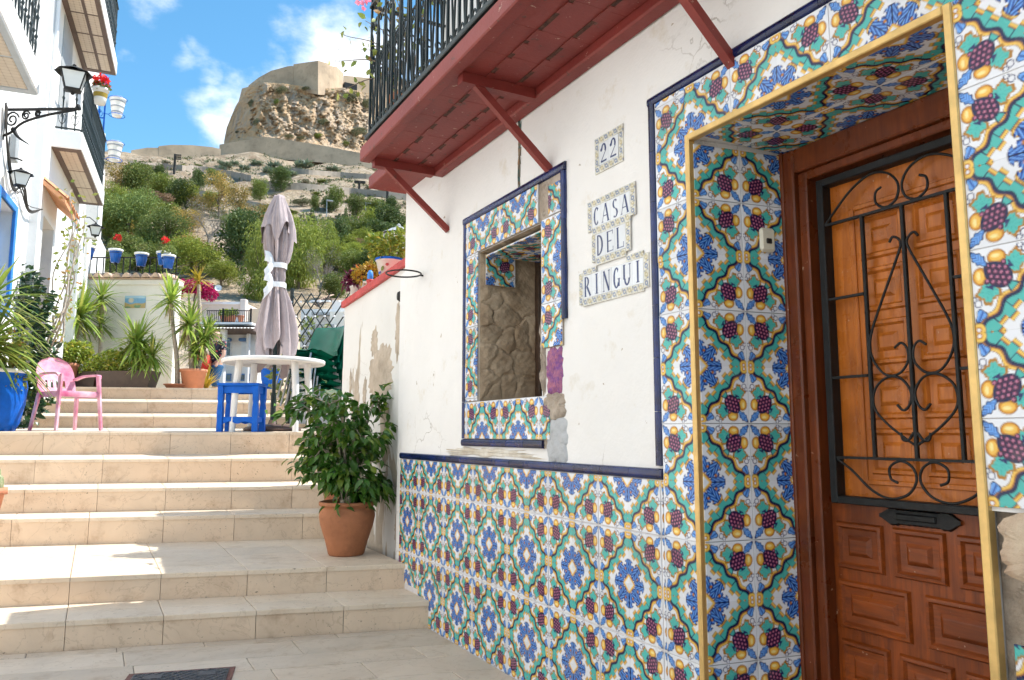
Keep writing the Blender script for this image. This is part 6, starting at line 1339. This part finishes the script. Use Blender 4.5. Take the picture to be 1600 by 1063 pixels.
# pink chair
def plastic_chair(name, label, mat, loc, rz):
    c = thing(name, label, 'chair', loc, rz)
    MB().grid(lambda a, b: (-.22+.47*a, (b-.5)*(.46+.04*a), .43-.025*math.sin(a*PI)-.012*(1-(2*b-1)**2)+.006), 12, 12).grid(lambda a, b: (-.22+.47*a, (b-.5)*(.46+.04*a), .405-.02*math.sin(a*PI)), 12, 12).grid(lambda a, b: (.25+.012*math.sin(b*PI), (a-.5)*.50, .37+.066*b), 12, 2).build('seat', mat, c)
    for s_ in (-1, 1):
        MB().grid(lambda a, b: (-.22+.47*a, s_*(.23+.02*a), .37+.062*b), 8, 1).build('seat_side', mat, c)
        for (x0, x1, t0) in ((.235, .285, .62), (-.20, -.275, .42)):
            mb = MB(); pts = [(x0+(x1-x0)*(1-f), s_*(.235+.045*(1-f)), f*t0) for f in np.linspace(0, 1, 6)]
            for (p, q), w0, w1 in zip(zip(pts[:-1], pts[1:]), np.linspace(.022, .032, 5), np.linspace(.024, .034, 5)):
                v_ = []
                for (pp, w) in ((p, w0), (q, w1)): v_ += [(pp[0]-w, pp[1]-.010, pp[2]), (pp[0]+w, pp[1]-.010, pp[2]), (pp[0]+w, pp[1]+.014, pp[2]), (pp[0]-w, pp[1]+.014, pp[2])]
                mb.add(v_, [(0, 1, 5, 4), (1, 2, 6, 5), (2, 3, 7, 6), (3, 0, 4, 7)])
            mb.build('leg', mat, c)
        mb = MB(); pts = crom([(-.26, s_*.235, .60), (-.12, s_*.262, .635), (.06, s_*.27, .64), (.20, s_*.262, .635), (.245, s_*.25, .61)], 4); v_ = []
        for p in pts: v_ += [(p[0], p[1]-.026, p[2]), (p[0], p[1]+.026, p[2]), (p[0], p[1]+.026, p[2]-.022), (p[0], p[1]-.026, p[2]-.022)]
        mb.add(v_, [(4*i+j, 4*i+(j+1) % 4, 4*i+4+(j+1) % 4, 4*i+4+j) for i in range(len(pts)-1) for j in range(4)]+[(0, 1, 2, 3), tuple(range(4*len(pts)-4, 4*len(pts)))], 0, False); mb.build('armrest', mat, c)
    def back(a, b, off=0.):
        th = (a-.5)*2; z = .42+.42*b; hw_ = .235*math.sqrt(max(.0, 1-max(0, (b-.45)/.56)**2.6))+.004; return (-.215-.14*b-.035*(1-th*th)+off, th*hw_, z)
    # frame ring with an opening and a panel
    def ring(u0, u1, b0, b1):
        mb = MB()
        for off, rev in ((0, 0), (-.016, 1)): mb.grid(lambda a, b: back(u0+(u1-u0)*a, b0+(b1-b0)*b, off), 12, 10)
        return mb
    ring(0, .16, 0, 1).build('back_stile', mat, c); ring(.84, 1, 0, 1).build('back_stile', mat, c); ring(.16, .84, .36, .999).build('backrest', mat, c); ring(.16, .84, 0, .16).build('back_rail', mat, c)
    for u0 in (.16, .30, .45, .60, .76): ring(u0, u0+.08, .16, .36).build('back_slat', mat, c)
    return c
pc = plastic_chair('pink_chair', 'faded pink plastic armchair on the landing at the left', 'pink_plastic', (-.28, 9.52, lz(-.28, 9.52)), R(-58)); pc.scale = (.86, .86, .95)
# green stacked chairs
shell = MB()
def gsh(a, b, off=0.):
    P = [(.24, .44), (.20, .455), (.05, .44), (-.12, .43), (-.20, .47), (-.24, .60), (-.27, .75), (-.30, .86), (-.315, .89)]; k = a*(len(P)-1); i = min(int(k), len(P)-2); f = k-i
    x = P[i][0]+(P[i+1][0]-P[i][0])*f; z = P[i][1]+(P[i+1][1]-P[i][1])*f; w = .25-.05*max(0, a-.75)*4*.6; s_ = 2*b-1
    return (x+.05*s_*s_*(a > .5), s_*w, z+.055*s_*s_*(1-a)+.05*math.cos(s_*PI)*.5*(a < .2)+off)
shell.grid(lambda a, b: gsh(a, b), 24, 16).grid(lambda a, b: gsh(a, b, -.018), 24, 16); shm = shell.mesh('shell', ['green_plastic'])
lg = {s_: (MB().tube([(.20, s_*.20, .43), (.25, s_*.235, 0)], .011, 8).mesh('leg', ['steel_tube']), MB().tube([(-.17, s_*.20, .43), (-.26, s_*.235, 0)], .011, 8).mesh('leg', ['steel_tube'])) for s_ in (-1, 1)}
gx, gy = 2.30, 8.95
for i in range(6):
    o = thing('green_chair', 'green plastic chair with steel legs in the stack behind the table, ' + ('the bottom one', 'second from the bottom', 'third from the bottom', 'third from the top', 'second from the top', 'the top one')[i], 'chair', (gx-.035*i, gy+.012*i, lz(gx, gy)+.085*i), R(-148), 'stacked green chairs')
    o.rotation_euler = (0, R(-3*i*.6), R(-148)); link('shell', shm, o)
    for s_ in (-1, 1): link('leg', lg[s_][0], o); link('leg', lg[s_][1], o)
# trellis
tr_ = thing('garden_trellis', 'dark green expanding lattice trellis with white joints behind the green chairs', 'trellis', (2.28, 10.60, 1.30), math.atan2(10.17-10.60, 2.93-2.28))
Lt = .95; 
for i in range(-4, 8):
    for s_ in (-1, 1):
        xa, xb = i*.135, i*.135+s_*.135*5.0; za, zb2 = .75, 1.78; f0, f1 = 0., 1.
        for lim in (0., Lt):
            tt = (lim-xa)/(xb-xa)
            if 0 < tt < 1:
                if (xa < lim) == (lim == 0.): f0 = max(f0, tt) if (lim == 0. and xb > xa) else f0
        t0, t1 = sorted(((0-xa)/(xb-xa), (Lt-xa)/(xb-xa))); f0, f1 = max(0, t0), min(1, t1)
        if f1-f0 > .08: MB().bar((xa+(xb-xa)*f0, .008*s_, za+(zb2-za)*f0), (xa+(xb-xa)*f1, .008*s_, za+(zb2-za)*f1), .012, .020, up=(0, 1, 0)).build('slat', 'green_iron', tr_)
capm = MB().lathe([(.022, -.012), (.018, .014), (.006, .02), (0, .021)], 8).mesh('joint_cap', ['satin_white'])
for r_ in range(6):
    for i in range(8):
        x = i*.135+(.0675 if r_ % 2 else 0)
        if x < Lt and r_ < 5: o = link('joint_cap', capm, tr_, (x, -.018, .75+.103*2*(r_+.5)*.98)); o.scale = (.8, .6, .8)
for x in (0, Lt): MB().box(x-.02, x+.02, -.02, .02, 0, 1.85, 0, .004).build('post', 'green_iron', tr_)
MB().box(-.02, Lt+.02, .02, .06, 0, .74).build('base_panel', 'cement_grey', tr_)
hg = thing('trellis_shrub', 'mixed green shrub growing behind the lattice trellis', 'shrub', (2.55, 10.75, 1.3)); link('foliage', crown('foliage', 'geranium_leaf', [(-.2, 0, .6, .3, .25, .4), (.3, 0, .7, .3, .25, .5), (.1, 0, 1.2, .2, .15, .3)], 500, .10, .06, 7), hg); MB().tube([(0, 0, 0), (0, 0, .8)], .03, 6).build('stem', 'bark', hg)
bk_ = thing('blue_bucket', 'plain bright blue plant tub on the upper terrace behind the table', 'tub', (2.35, 12.15, 1.842)); MB().lathe([(0, 0), (.12, 0), (.155, .15), (.17, .31), (.18, .31), (.165, .315), (.15, .15), (0, .13)], 28).build('tub', 'blue_paint', bk_); MB().lathe([(.171, .285), (.182, .295), (.182, .318), (.165, .318)], 28).build('rim', 'blue_paint', bk_)
# ---------------------------------------------------------------- potted plants
ur = thing('blue_urn', 'big blue planter at the left edge overflowing with yellow-green leaves', 'planter', (-.92, 9.40, lz(-.92, 9.40)))
MB().lathe([(0, 0), (.20, 0), (.235, .08), (.275, .28), (.285, .45), (.27, .56), (.29, .58), (.30, .62), (.27, .62), (.25, .56), (0, .55)], 36).build('pot', 'blue_paint', ur); MB().lathe([(.291, .585), (.303, .605), (.30, .625), (.275, .625)], 36).build('rim', 'white_pot', ur)
link('foliage', crown('foliage', 'vine_leaf', [(.0, -.1, .78, .26, .24, .22), (.16, -.12, .55, .10, .12, .2), (-.1, -.2, .5, .15, .1, .3), (.1, -.05, .9, .16, .14, .12)], 900, .075, .028, 8, .3, .4), ur); MB().tube([(0, 0, .54), (0, -.05, .8)], .02, 6).build('stem', 'bark', ur)
ds_ = thing('dark_shrub', 'dense dark glossy shrub against the left houses behind the pink chair', 'shrub', (-.86, 11.2, 1.22)); ds_.scale = (1.25, 1.25, 1.08)
link('foliage', crown('foliage', 'dark_leaf', [(-.05, 0, 1.05, .30, .35, .45), (.08, .1, .7, .25, .3, .5), (-.2, -.2, 1.45, .3, .3, .3), (.06, -.05, 1.45, .2, .25, .25), (0, 0, .35, .28, .3, .35), (-.15, 0, 1.75, .25, .25, .18)], 3200, .075, .045, 5, .35, .3, 'leaf'), ds_)
MB().tube(crom([(0, 0, 0), (.02, 0, .6), (-.05, 0, 1.3)], 4), .03, 6).build('trunk', 'bark', ds_)
vi = thing('climbing_vine', 'sparse yellowing vine with bare twigs climbing the porch on the left', 'vine', LW(.10, 11.45, 1.85))
q = random.Random(9); vp = []; vdn = []
for i in range(7):
    x, y, z = .05, -.1+.1*i, .1; pts = [(x, y, z)]
    for k in range(9): x += q.uniform(-.05, .10); y += q.uniform(-.16, .16); z += q.uniform(.12, .34); pts.append((x, y, z))
    MB().tube(crom(pts, 3), list(np.linspace(.016, .004, 28)), 5).build('twig', 'pale_bark', vi)
    for p in pts[2:]:
        for j in range(4): vp.append((p[0]+q.gauss(0, .08), p[1]+q.gauss(0, .12), p[2]+q.gauss(0, .1)))
vp = np.array(vp); rs = np.random.RandomState(2); link('foliage', leafmesh('foliage', 'vine_leaf', vp, rs.normal(size=vp.shape), rs.normal(size=vp.shape), .05+.05*rs.random(len(vp)), .03+.03*rs.random(len(vp))), vi)
sy_ = thing('spiky_plant', 'long spear-leaved plant reaching in from the left edge', 'plant', (-1.00, 8.95, lz(-1.0, 8.95)))
MB().tube(crom([(0, 0, 0), (.02, 0, .6), (0, .02, 1.15)], 4), .05, 8).build('trunk', 'pale_bark', sy_); link('leaves', swords('leaves', 'yucca_leaf', [(0, .02, 1.25, 1), (.05, 0, .85, 1.)], 85, .72, .045, 4, -.5, 1.2, .4), sy_)
cp = thing('cactus_pot', 'terracotta pot of small columnar cactus at the left edge of the steps', 'flower pot', (-.70, 7.10, .52)); MB().lathe([(0, 0), (.085, 0), (.12, .19), (.14, .19), (.14, .24), (.115, .24), (.11, .2), (0, .2)], 24).build('pot', 'terracotta_bright', cp)
for k, (x, y, h) in enumerate(((0, 0, .26), (.05, .03, .20), (-.04, .04, .22), (.02, -.05, .16), (.075, -.03, .14))):
    MB().lathe([(.03, 0), (.034, h*.5), (.028, h*.85), (.012, h), (0, h+.004)], 20, (x, y, .2), wob=lambda a, z: 1+.16*math.cos(8*a)).build('cactus_stem', M('cactus', (.20, .27, .12), .6, .2, 30, .4, 200, c2=(.36, .38, .22)), cp)
# terrace planting
def potplant(name, label, loc, prof, mat, cat='potted plant', group=None, soil=None):
    t_ = thing(name, label, cat, loc, 0, group); pot(t_, prof, mat, 28, soil); return t_
TZ = 1.852
def cone(r0, r1, h): return [(0, 0), (r0, 0), (r1*.96, h*.86), (r1*1.05, h*.86), (r1*1.05, h), (r1*.92, h), (r1*.9, h*.9)]
t1 = potplant('jade_pot', 'tall terracotta pot with a round jade bush behind the pink chair', (-.48, 14.0, TZ), cone(.14, .20, .42), 'terracotta_bright', soil=(.18, .37))
link('foliage', crown('foliage', 'jade_leaf', [(0, 0, .58, .28, .26, .17), (.18, .05, .64, .2, .2, .14), (-.18, 0, .60, .17, .17, .12)], 1500, .055, .046, 3), t1); MB().tube([(0, 0, .35), (.02, 0, .55)], .03, 6).build('stem', 'bark', t1)
def trough(name, label, loc, w, d, h, rz, mat='brown_planter'):
    t_ = thing(name, label, 'planter', loc, rz); k = .82
    mb = MB(); v_ = [(sx*w/2*k, sy*d/2*k, 0) for sx, sy in ((-1, -1), (1, -1), (1, 1), (-1, 1))]+[(sx*w/2, sy*d/2, h) for sx, sy in ((-1, -1), (1, -1), (1, 1), (-1, 1))]+[(sx*(w/2-.025), sy*(d/2-.025), h) for sx, sy in ((-1, -1), (1, -1), (1, 1), (-1, 1))]+[(sx*(w/2-.03), sy*(d/2-.03), h-.05) for sx, sy in ((-1, -1), (1, -1), (1, 1), (-1, 1))]
    mb.add(v_, [(3, 2, 1, 0)]+[(i, (i+1) % 4, 4+(i+1) % 4, 4+i) for i in range(4)]+[(4+i, 4+(i+1) % 4, 8+(i+1) % 4, 8+i) for i in range(4)]+[(8+i, 8+(i+1) % 4, 12+(i+1) % 4, 12+i) for i in range(4)]); mb.build('trough', mat, t_)
    MB().add(v_[12:], [(0, 1, 2, 3)]).build('soil', 'soil', t_); return t_
b0 = trough('small_trough', 'small brown tapered planter beside the tall terracotta pot', (-.16, 14.1, TZ), .42, .3, .30, rz)
link('foliage', crown('foliage', 'jade_leaf', [(-.05, 0, .43, .27, .2, .19), (.12, 0, .38, .16, .14, .12), (-.2, 0, .52, .17, .15, .14)], 1200, .045, .04, 5), b0)
b1_ = trough('long_trough', 'long brown tapered planter box with a yucca and jade on the terrace', (.42, 13.68, TZ), .90, .32, .30, rz)
link('foliage', crown('foliage', 'jade_leaf', [(-.30, 0, .45, .24, .18, .19), (-.10, 0, .47, .22, .17, .19), (-.44, 0, .38, .14, .14, .12)], 1500, .045, .04, 6), b1_)
MB().tube(crom([(.12, 0, .25), (.13, 0, .45), (.10, 0, .75)], 4), .045, 8).tube(crom([(.28, 0, .25), (.32, 0, .4), (.36, 0, .52)], 4), .035, 8).build('trunk', 'pale_bark', b1_)
link('leaves', swords('leaves', 'yucca_leaf', [(.10, 0, .80, 1), (.10, 0, .62, .9), (.36, 0, .55, .8), (.20, 0, .45, .7)], 90, .60, .044, 7, -.7, 1.3, .35), b1_)
sp = tag(MB().lathe([(0, 0), (.09, 0), (.11, .13), (.12, .13), (.12, .16), (.1, .16), (0, .14)], 20).build('terracotta_saucer_pot', 'terracotta_bright', None, (.10, 13.95, TZ)), 'small empty terracotta pot between the two brown planters', 'flower pot')
def yucca(name, label, base, pts, heads, pot_=None, gold=None, skirt=True, n=60, Ln=.48, seed=1):
    t_ = thing(name, label, 'plant', base, 0, 'yuccas on the terrace')
    for P in pts: MB().tube(crom(P, 5), list(np.linspace(.040, .026, 5*(len(P)-1)+1)), 8).build('trunk', 'pale_bark', t_)
    link('leaves', swords('leaves', gold or 'yucca_leaf', heads, int(n*1.3), Ln, .042, seed, -.65, 1.4, .28), t_)
    if skirt: link('dead_leaves', swords('dead_leaves', 'dead_leaf', [(h[0], h[1], h[2]-.07, h[3]*.7) for h in heads], 26, .40, .03, seed+9, -1.4, -.7, .3), t_)
    if pot_: pot(t_, pot_[0], pot_[1], 28, pot_[2])
    return t_
yucca('yucca', 'bushy twin yucca standing by the left house wall', (-.52, 14.9, TZ), [[(-.12, 0, 0), (-.14, 0, .6), (-.10, 0, 1.15)], [(.12, 0, 0), (.14, 0, .6), (.16, .02, 1.05)], [(-.02, .05, 0), (0, .05, .8)]], [(-.10, 0, 1.30, 1.15), (.17, .02, 1.30, 1.1), (0, .05, .95, .9), (-.2, 0, 1.0, .9)], n=90, Ln=.62, seed=3)
yucca('yucca', 'slim single-trunk yucca in front of the cream wall left of the tile picture', (-.02, 15.2, TZ), [[(0, 0, 0), (.02, 0, .8), (-.01, 0, 1.60)]], [(-.01, 0, 1.68, 1.0), (0, 0, 1.2, .7)], n=52, seed=4)
p3 = yucca('yucca', 'tall yucca with a bent bare trunk at the right end of the cream wall', (1.12, 13.35, TZ), [[(0, 0, .05), (-.03, 0, .5), (-.10, 0, .95), (-.16, 0, 1.38)]], [(-.16, 0, 1.45, 1.)], (cone(.14, .20, .10), 'terracotta_bright', (.17, .08)), n=64, seed=5)
p4 = yucca('yucca', 'lower forked yucca in a terracotta pot right of the bent yucca', (1.34, 13.25, TZ), [[(-.02, 0, .25), (-.06, 0, .6), (-.10, 0, .98)], [(.03, 0, .25), (.1, .02, .5), (.12, .02, .75)]], [(-.10, 0, 1.05, 1.05), (.12, .02, .8, .9), (0, 0, .6, .8), (.2, .1, .95, .8)], (cone(.15, .20, .34), 'terracotta_bright', (.17, .30)), n=62, seed=6)
p5 = yucca('yucca', 'golden-leaved yucca rising highest, in front of the bougainvillea', (1.38, 13.55, TZ), [[(0, 0, 0), (.0, 0, .8), (.03, 0, 1.3), (-.0, 0, 1.78)]], [(0, 0, 1.84, .75)], None, 'yucca_gold', False, 40, .40, 8)
sm = thing('yellow_lily', 'low clump of yellow-striped strap leaves behind the forked yucca', 'plant', (1.55, 13.45, TZ)); link('leaves', swords('leaves', 'yucca_gold', [(0, 0, .05, 1), (-.12, .1, .1, .9)], 40, .5, .03, 3, .3, 1.4, .4), sm)
# ficus by the corner
fi = thing('potted_ficus', 'leafy green ficus in a terracotta pot at the corner of the tiled wall', 'potted plant', (1.625, 5.50, .3148))
MB().lathe([(0, .0), (.118, .0), (.128, .012), (.150, .10), (.186, .21), (.197, .27), (.192, .315), (.178, .335), (.188, .342), (.200, .350), (.200, .372), (.186, .376), (.172, .360), (.165, .31)], 48).build('pot', 'terracotta', fi); MB().disc(.17, .325, 40).build('soil', 'soil', fi)
q = random.Random(17); ends = []
for i in range(24):
    a = 2*PI*i/12+q.random()*.4; r = q.uniform(.14, .40); h = (q.uniform(.78, 1.16) if i < 12 else q.uniform(.52, .86))-.30*(r-.1); b0_ = (q.uniform(-.06, .06), q.uniform(-.06, .06), .32)
    cx = r*math.cos(a)*.95-.05; cy = r*math.sin(a)*.95
    if cx > .24: cx = .24
    P = crom([b0_, (cx*.35, cy*.35, .32+(h-.32)*.5), (cx*.8, cy*.8, h), (cx*1.12, cy*1.12, h-.03-.1*r)], 5); MB().tube(P, list(np.linspace(.013, .004, len(P))), 6).build('branch', 'pale_bark', fi); ends += [tuple(p) for p in P[5:]]
    for j in range(3):
        s_ = P[q.randrange(6, len(P))]; e_ = (s_[0]+q.uniform(-.16, .16), s_[1]+q.uniform(-.16, .16), s_[2]+q.uniform(-.12, .10)); e_ = (min(e_[0], .27), e_[1], max(e_[2], .36)); ends += [tuple(np.array(s_)+(np.array(e_)-np.array(s_))*f) for f in (.4, .7, 1., 1.)]; MB().tube([s_, e_], [.005, .003], 5).build('twig', 'pale_bark', fi)
rs = np.random.RandomState(6); E_ = np.array(ends); NL = 1850; idx = rs.choice(len(E_), NL); pts = E_[idx]+rs.normal(size=(NL, 3))*np.array([.035, .035, .03]); pts[:, 0] = np.minimum(pts[:, 0], .28)
out = pts-np.array([0, 0, .6]); out[:, 2] *= .3; dd = out/np.linalg.norm(out, axis=1)[:, None]*.7+rs.normal(size=(NL, 3))*.55; dd[:, 2] -= .75
up_ = rs.normal(size=(NL, 3))*.5+np.array([0, 0, 1.]); link('foliage', leafmesh('foliage', 'ficus_leaf', pts, dd, up_, .064+.038*rs.random(NL), .032+.016*rs.random(NL), fold=.16, curve=.22, shape='leaf'), fi)
wp = thing('small_pot', 'small bright terracotta pot behind the ficus on the step', 'flower pot', (1.80, 6.50, .5205)); MB().lathe(cone(.06, .09, .18), 24).build('pot', 'terracotta_bright', wp); MB().disc(.07, .15, 20).build('soil', 'soil', wp)
# ---------------------------------------------------------------- things on the low wall
def wallz(y): return 2.459-.085*((y-5.06)/1.79)
def onwall(name, label, x, y, cat='flower pot'): return thing(name, label, cat, (x, y, wallz(y)), 0, 'pots along the red coping')
g = onwall('majolica_pot', 'white hand-painted pot with a golden-green bush nearest the house corner', 2.05, 5.93)
def majcol(prof, n):
    pass
MB().lathe([(0, 0), (.070, 0), (.105, .155), (.112, .155), (.114, .175), (.100, .175), (.095, .15), (0, .15)], 32).build('pot', 'white_pot', g)
MB().lathe([(.1135, .157), (.1155, .166), (.1145, .1755)], 32).build('blue_rim', 'blue_paint', g); MB().lathe([(.0965, .120), (.0985, .128)], 32).build('red_line', 'coping_red', g)
for i in range(9):
    a = -2.9+i*.42; zz = .05+.03*(i % 3); r = .073+.035*zz/.155+.006
    o = MB().lathe([(.018, 0), (.012, .004), (0, .005)], 7).build('painted_motif', ('blue_paint', 'tree_mid', 'coping_red')[i % 3], g, (r*math.cos(a), r*math.sin(a), zz)); o.rotation_euler = (0, R(77), a); o.scale = (1.4 if i % 2 else .8, .8, .5)
link('foliage', crown('foliage', 'jade_leaf', [(0, 0, .27, .15, .15, .12), (.08, -.05, .33, .11, .11, .10), (-.09, .06, .30, .10, .1, .08), (0, .16, .22, .1, .1, .08)], 900, .040, .030, 9), g); MB().tube([(0, 0, .13), (.02, 0, .3)], .012, 6).build('stem', 'bark', g)
g = onwall('golden_shrub', 'orange-gold leaved plant in a white tub on the wall, behind the painted pot', 2.10, 6.58); MB().lathe(cone(.065, .085, .13), 24).build('pot', 'white_pot', g); link('foliage', crown('foliage', 'golden_leaf', [(0, 0, .20, .14, .17, .09), (-.02, .15, .22, .1, .12, .08), (.03, -.1, .27, .1, .1, .08)], 700, .042, .030, 12), g); MB().tube([(0, 0, .1), (0, 0, .22)], .01, 5).build('stem', 'bark', g); MB().lathe([(.088, .125), (.093, .132), (.09, .14)], 24).build('green_rim', 'green_plastic', g)
g = onwall('red_vase', 'little red vase with a blue stopper standing on the red coping', 2.03, 6.36, 'vase'); MB().lathe([(0, 0), (.030, 0), (.034, .02), (.024, .06), (.036, .09), (.030, .10), (0, .1)], 20).build('body', 'coping_red', g); MB().lathe([(.02, .10), (.026, .115), (.024, .16), (.012, .18), (0, .182)], 20).build('stopper', 'sky_blue_paint', g)
g = onwall('purple_plant', 'small white pot with a dark purple leafy plant at the far end of the wall', 2.04, 6.76); MB().lathe(cone(.05, .068, .13), 24).build('pot', 'white_pot', g); link('foliage', crown('foliage', 'purple_leaf', [(0, .0, .20, .08, .10, .07), (-.05, .05, .17, .06, .06, .05)], 260, .07, .022, 13), g); MB().tube([(0, 0, .1), (0, 0, .2)], .008, 5).build('stem', 'bark', g)
ll = lantern('garden_lamp', 'old green-capped garden lantern on a post behind the low wall', (2.37, 6.60, 2.79), .28, .4, 'lamp_grey'); MB().tube([(0, 0, -.05), (0, 0, -.75)], .02, 8).lathe([(.02, -.05), (.04, -.08), (.02, -.12)], 8).build('post', 'black_iron', ll)
# plants on the red balcony
bp = thing('balcony_planter', 'terracotta pot with trailing pink-flowered plant in the corner of the red balcony', 'potted plant', (1.56, 4.18, 2.908))
MB().lathe(cone(.10, .13, .26), 28).build('pot', 'terracotta', bp); MB().disc(.11, .23, 20).build('soil', 'soil', bp); q = random.Random(5); lp = []
for (dx, dy, dz) in ((-.34, .28, .62), (-.42, .20, .34), (-.36, .34, .18), (-.20, .30, .80), (.0, .25, .95), (-.1, .1, 1.0), (-.30, .05, .9), (.05, -.2, .8), (-.25, .22, .5)):
    P = crom([(0, 0, .22), (dx*.4, dy*.4, .35+dz*.4), (dx, dy, .22+dz*.8)], 5); MB().tube(P, list(np.linspace(.006, .002, len(P))), 5).build('branch', 'bark', bp)
    for p in P[3:]:
        for j in range(2): lp.append(tuple(np.array(p)+np.array([q.gauss(0, .025) for _ in range(3)])))
lp = np.array(lp); rs = np.random.RandomState(3); link('foliage', leafmesh('foliage', 'vine_leaf', lp, rs.normal(size=lp.shape), rs.normal(size=lp.shape)+np.array([0, 0, 1]), .035+.03*rs.random(len(lp)), .022+.015*rs.random(len(lp)), shape='leaf', fold=.1, curve=.1), bp)
link('blossom', crown('blossom', 'pink_petal', [(-.22, .30, .98, .03, .03, .03)], 26, .03, .025, 2), bp)
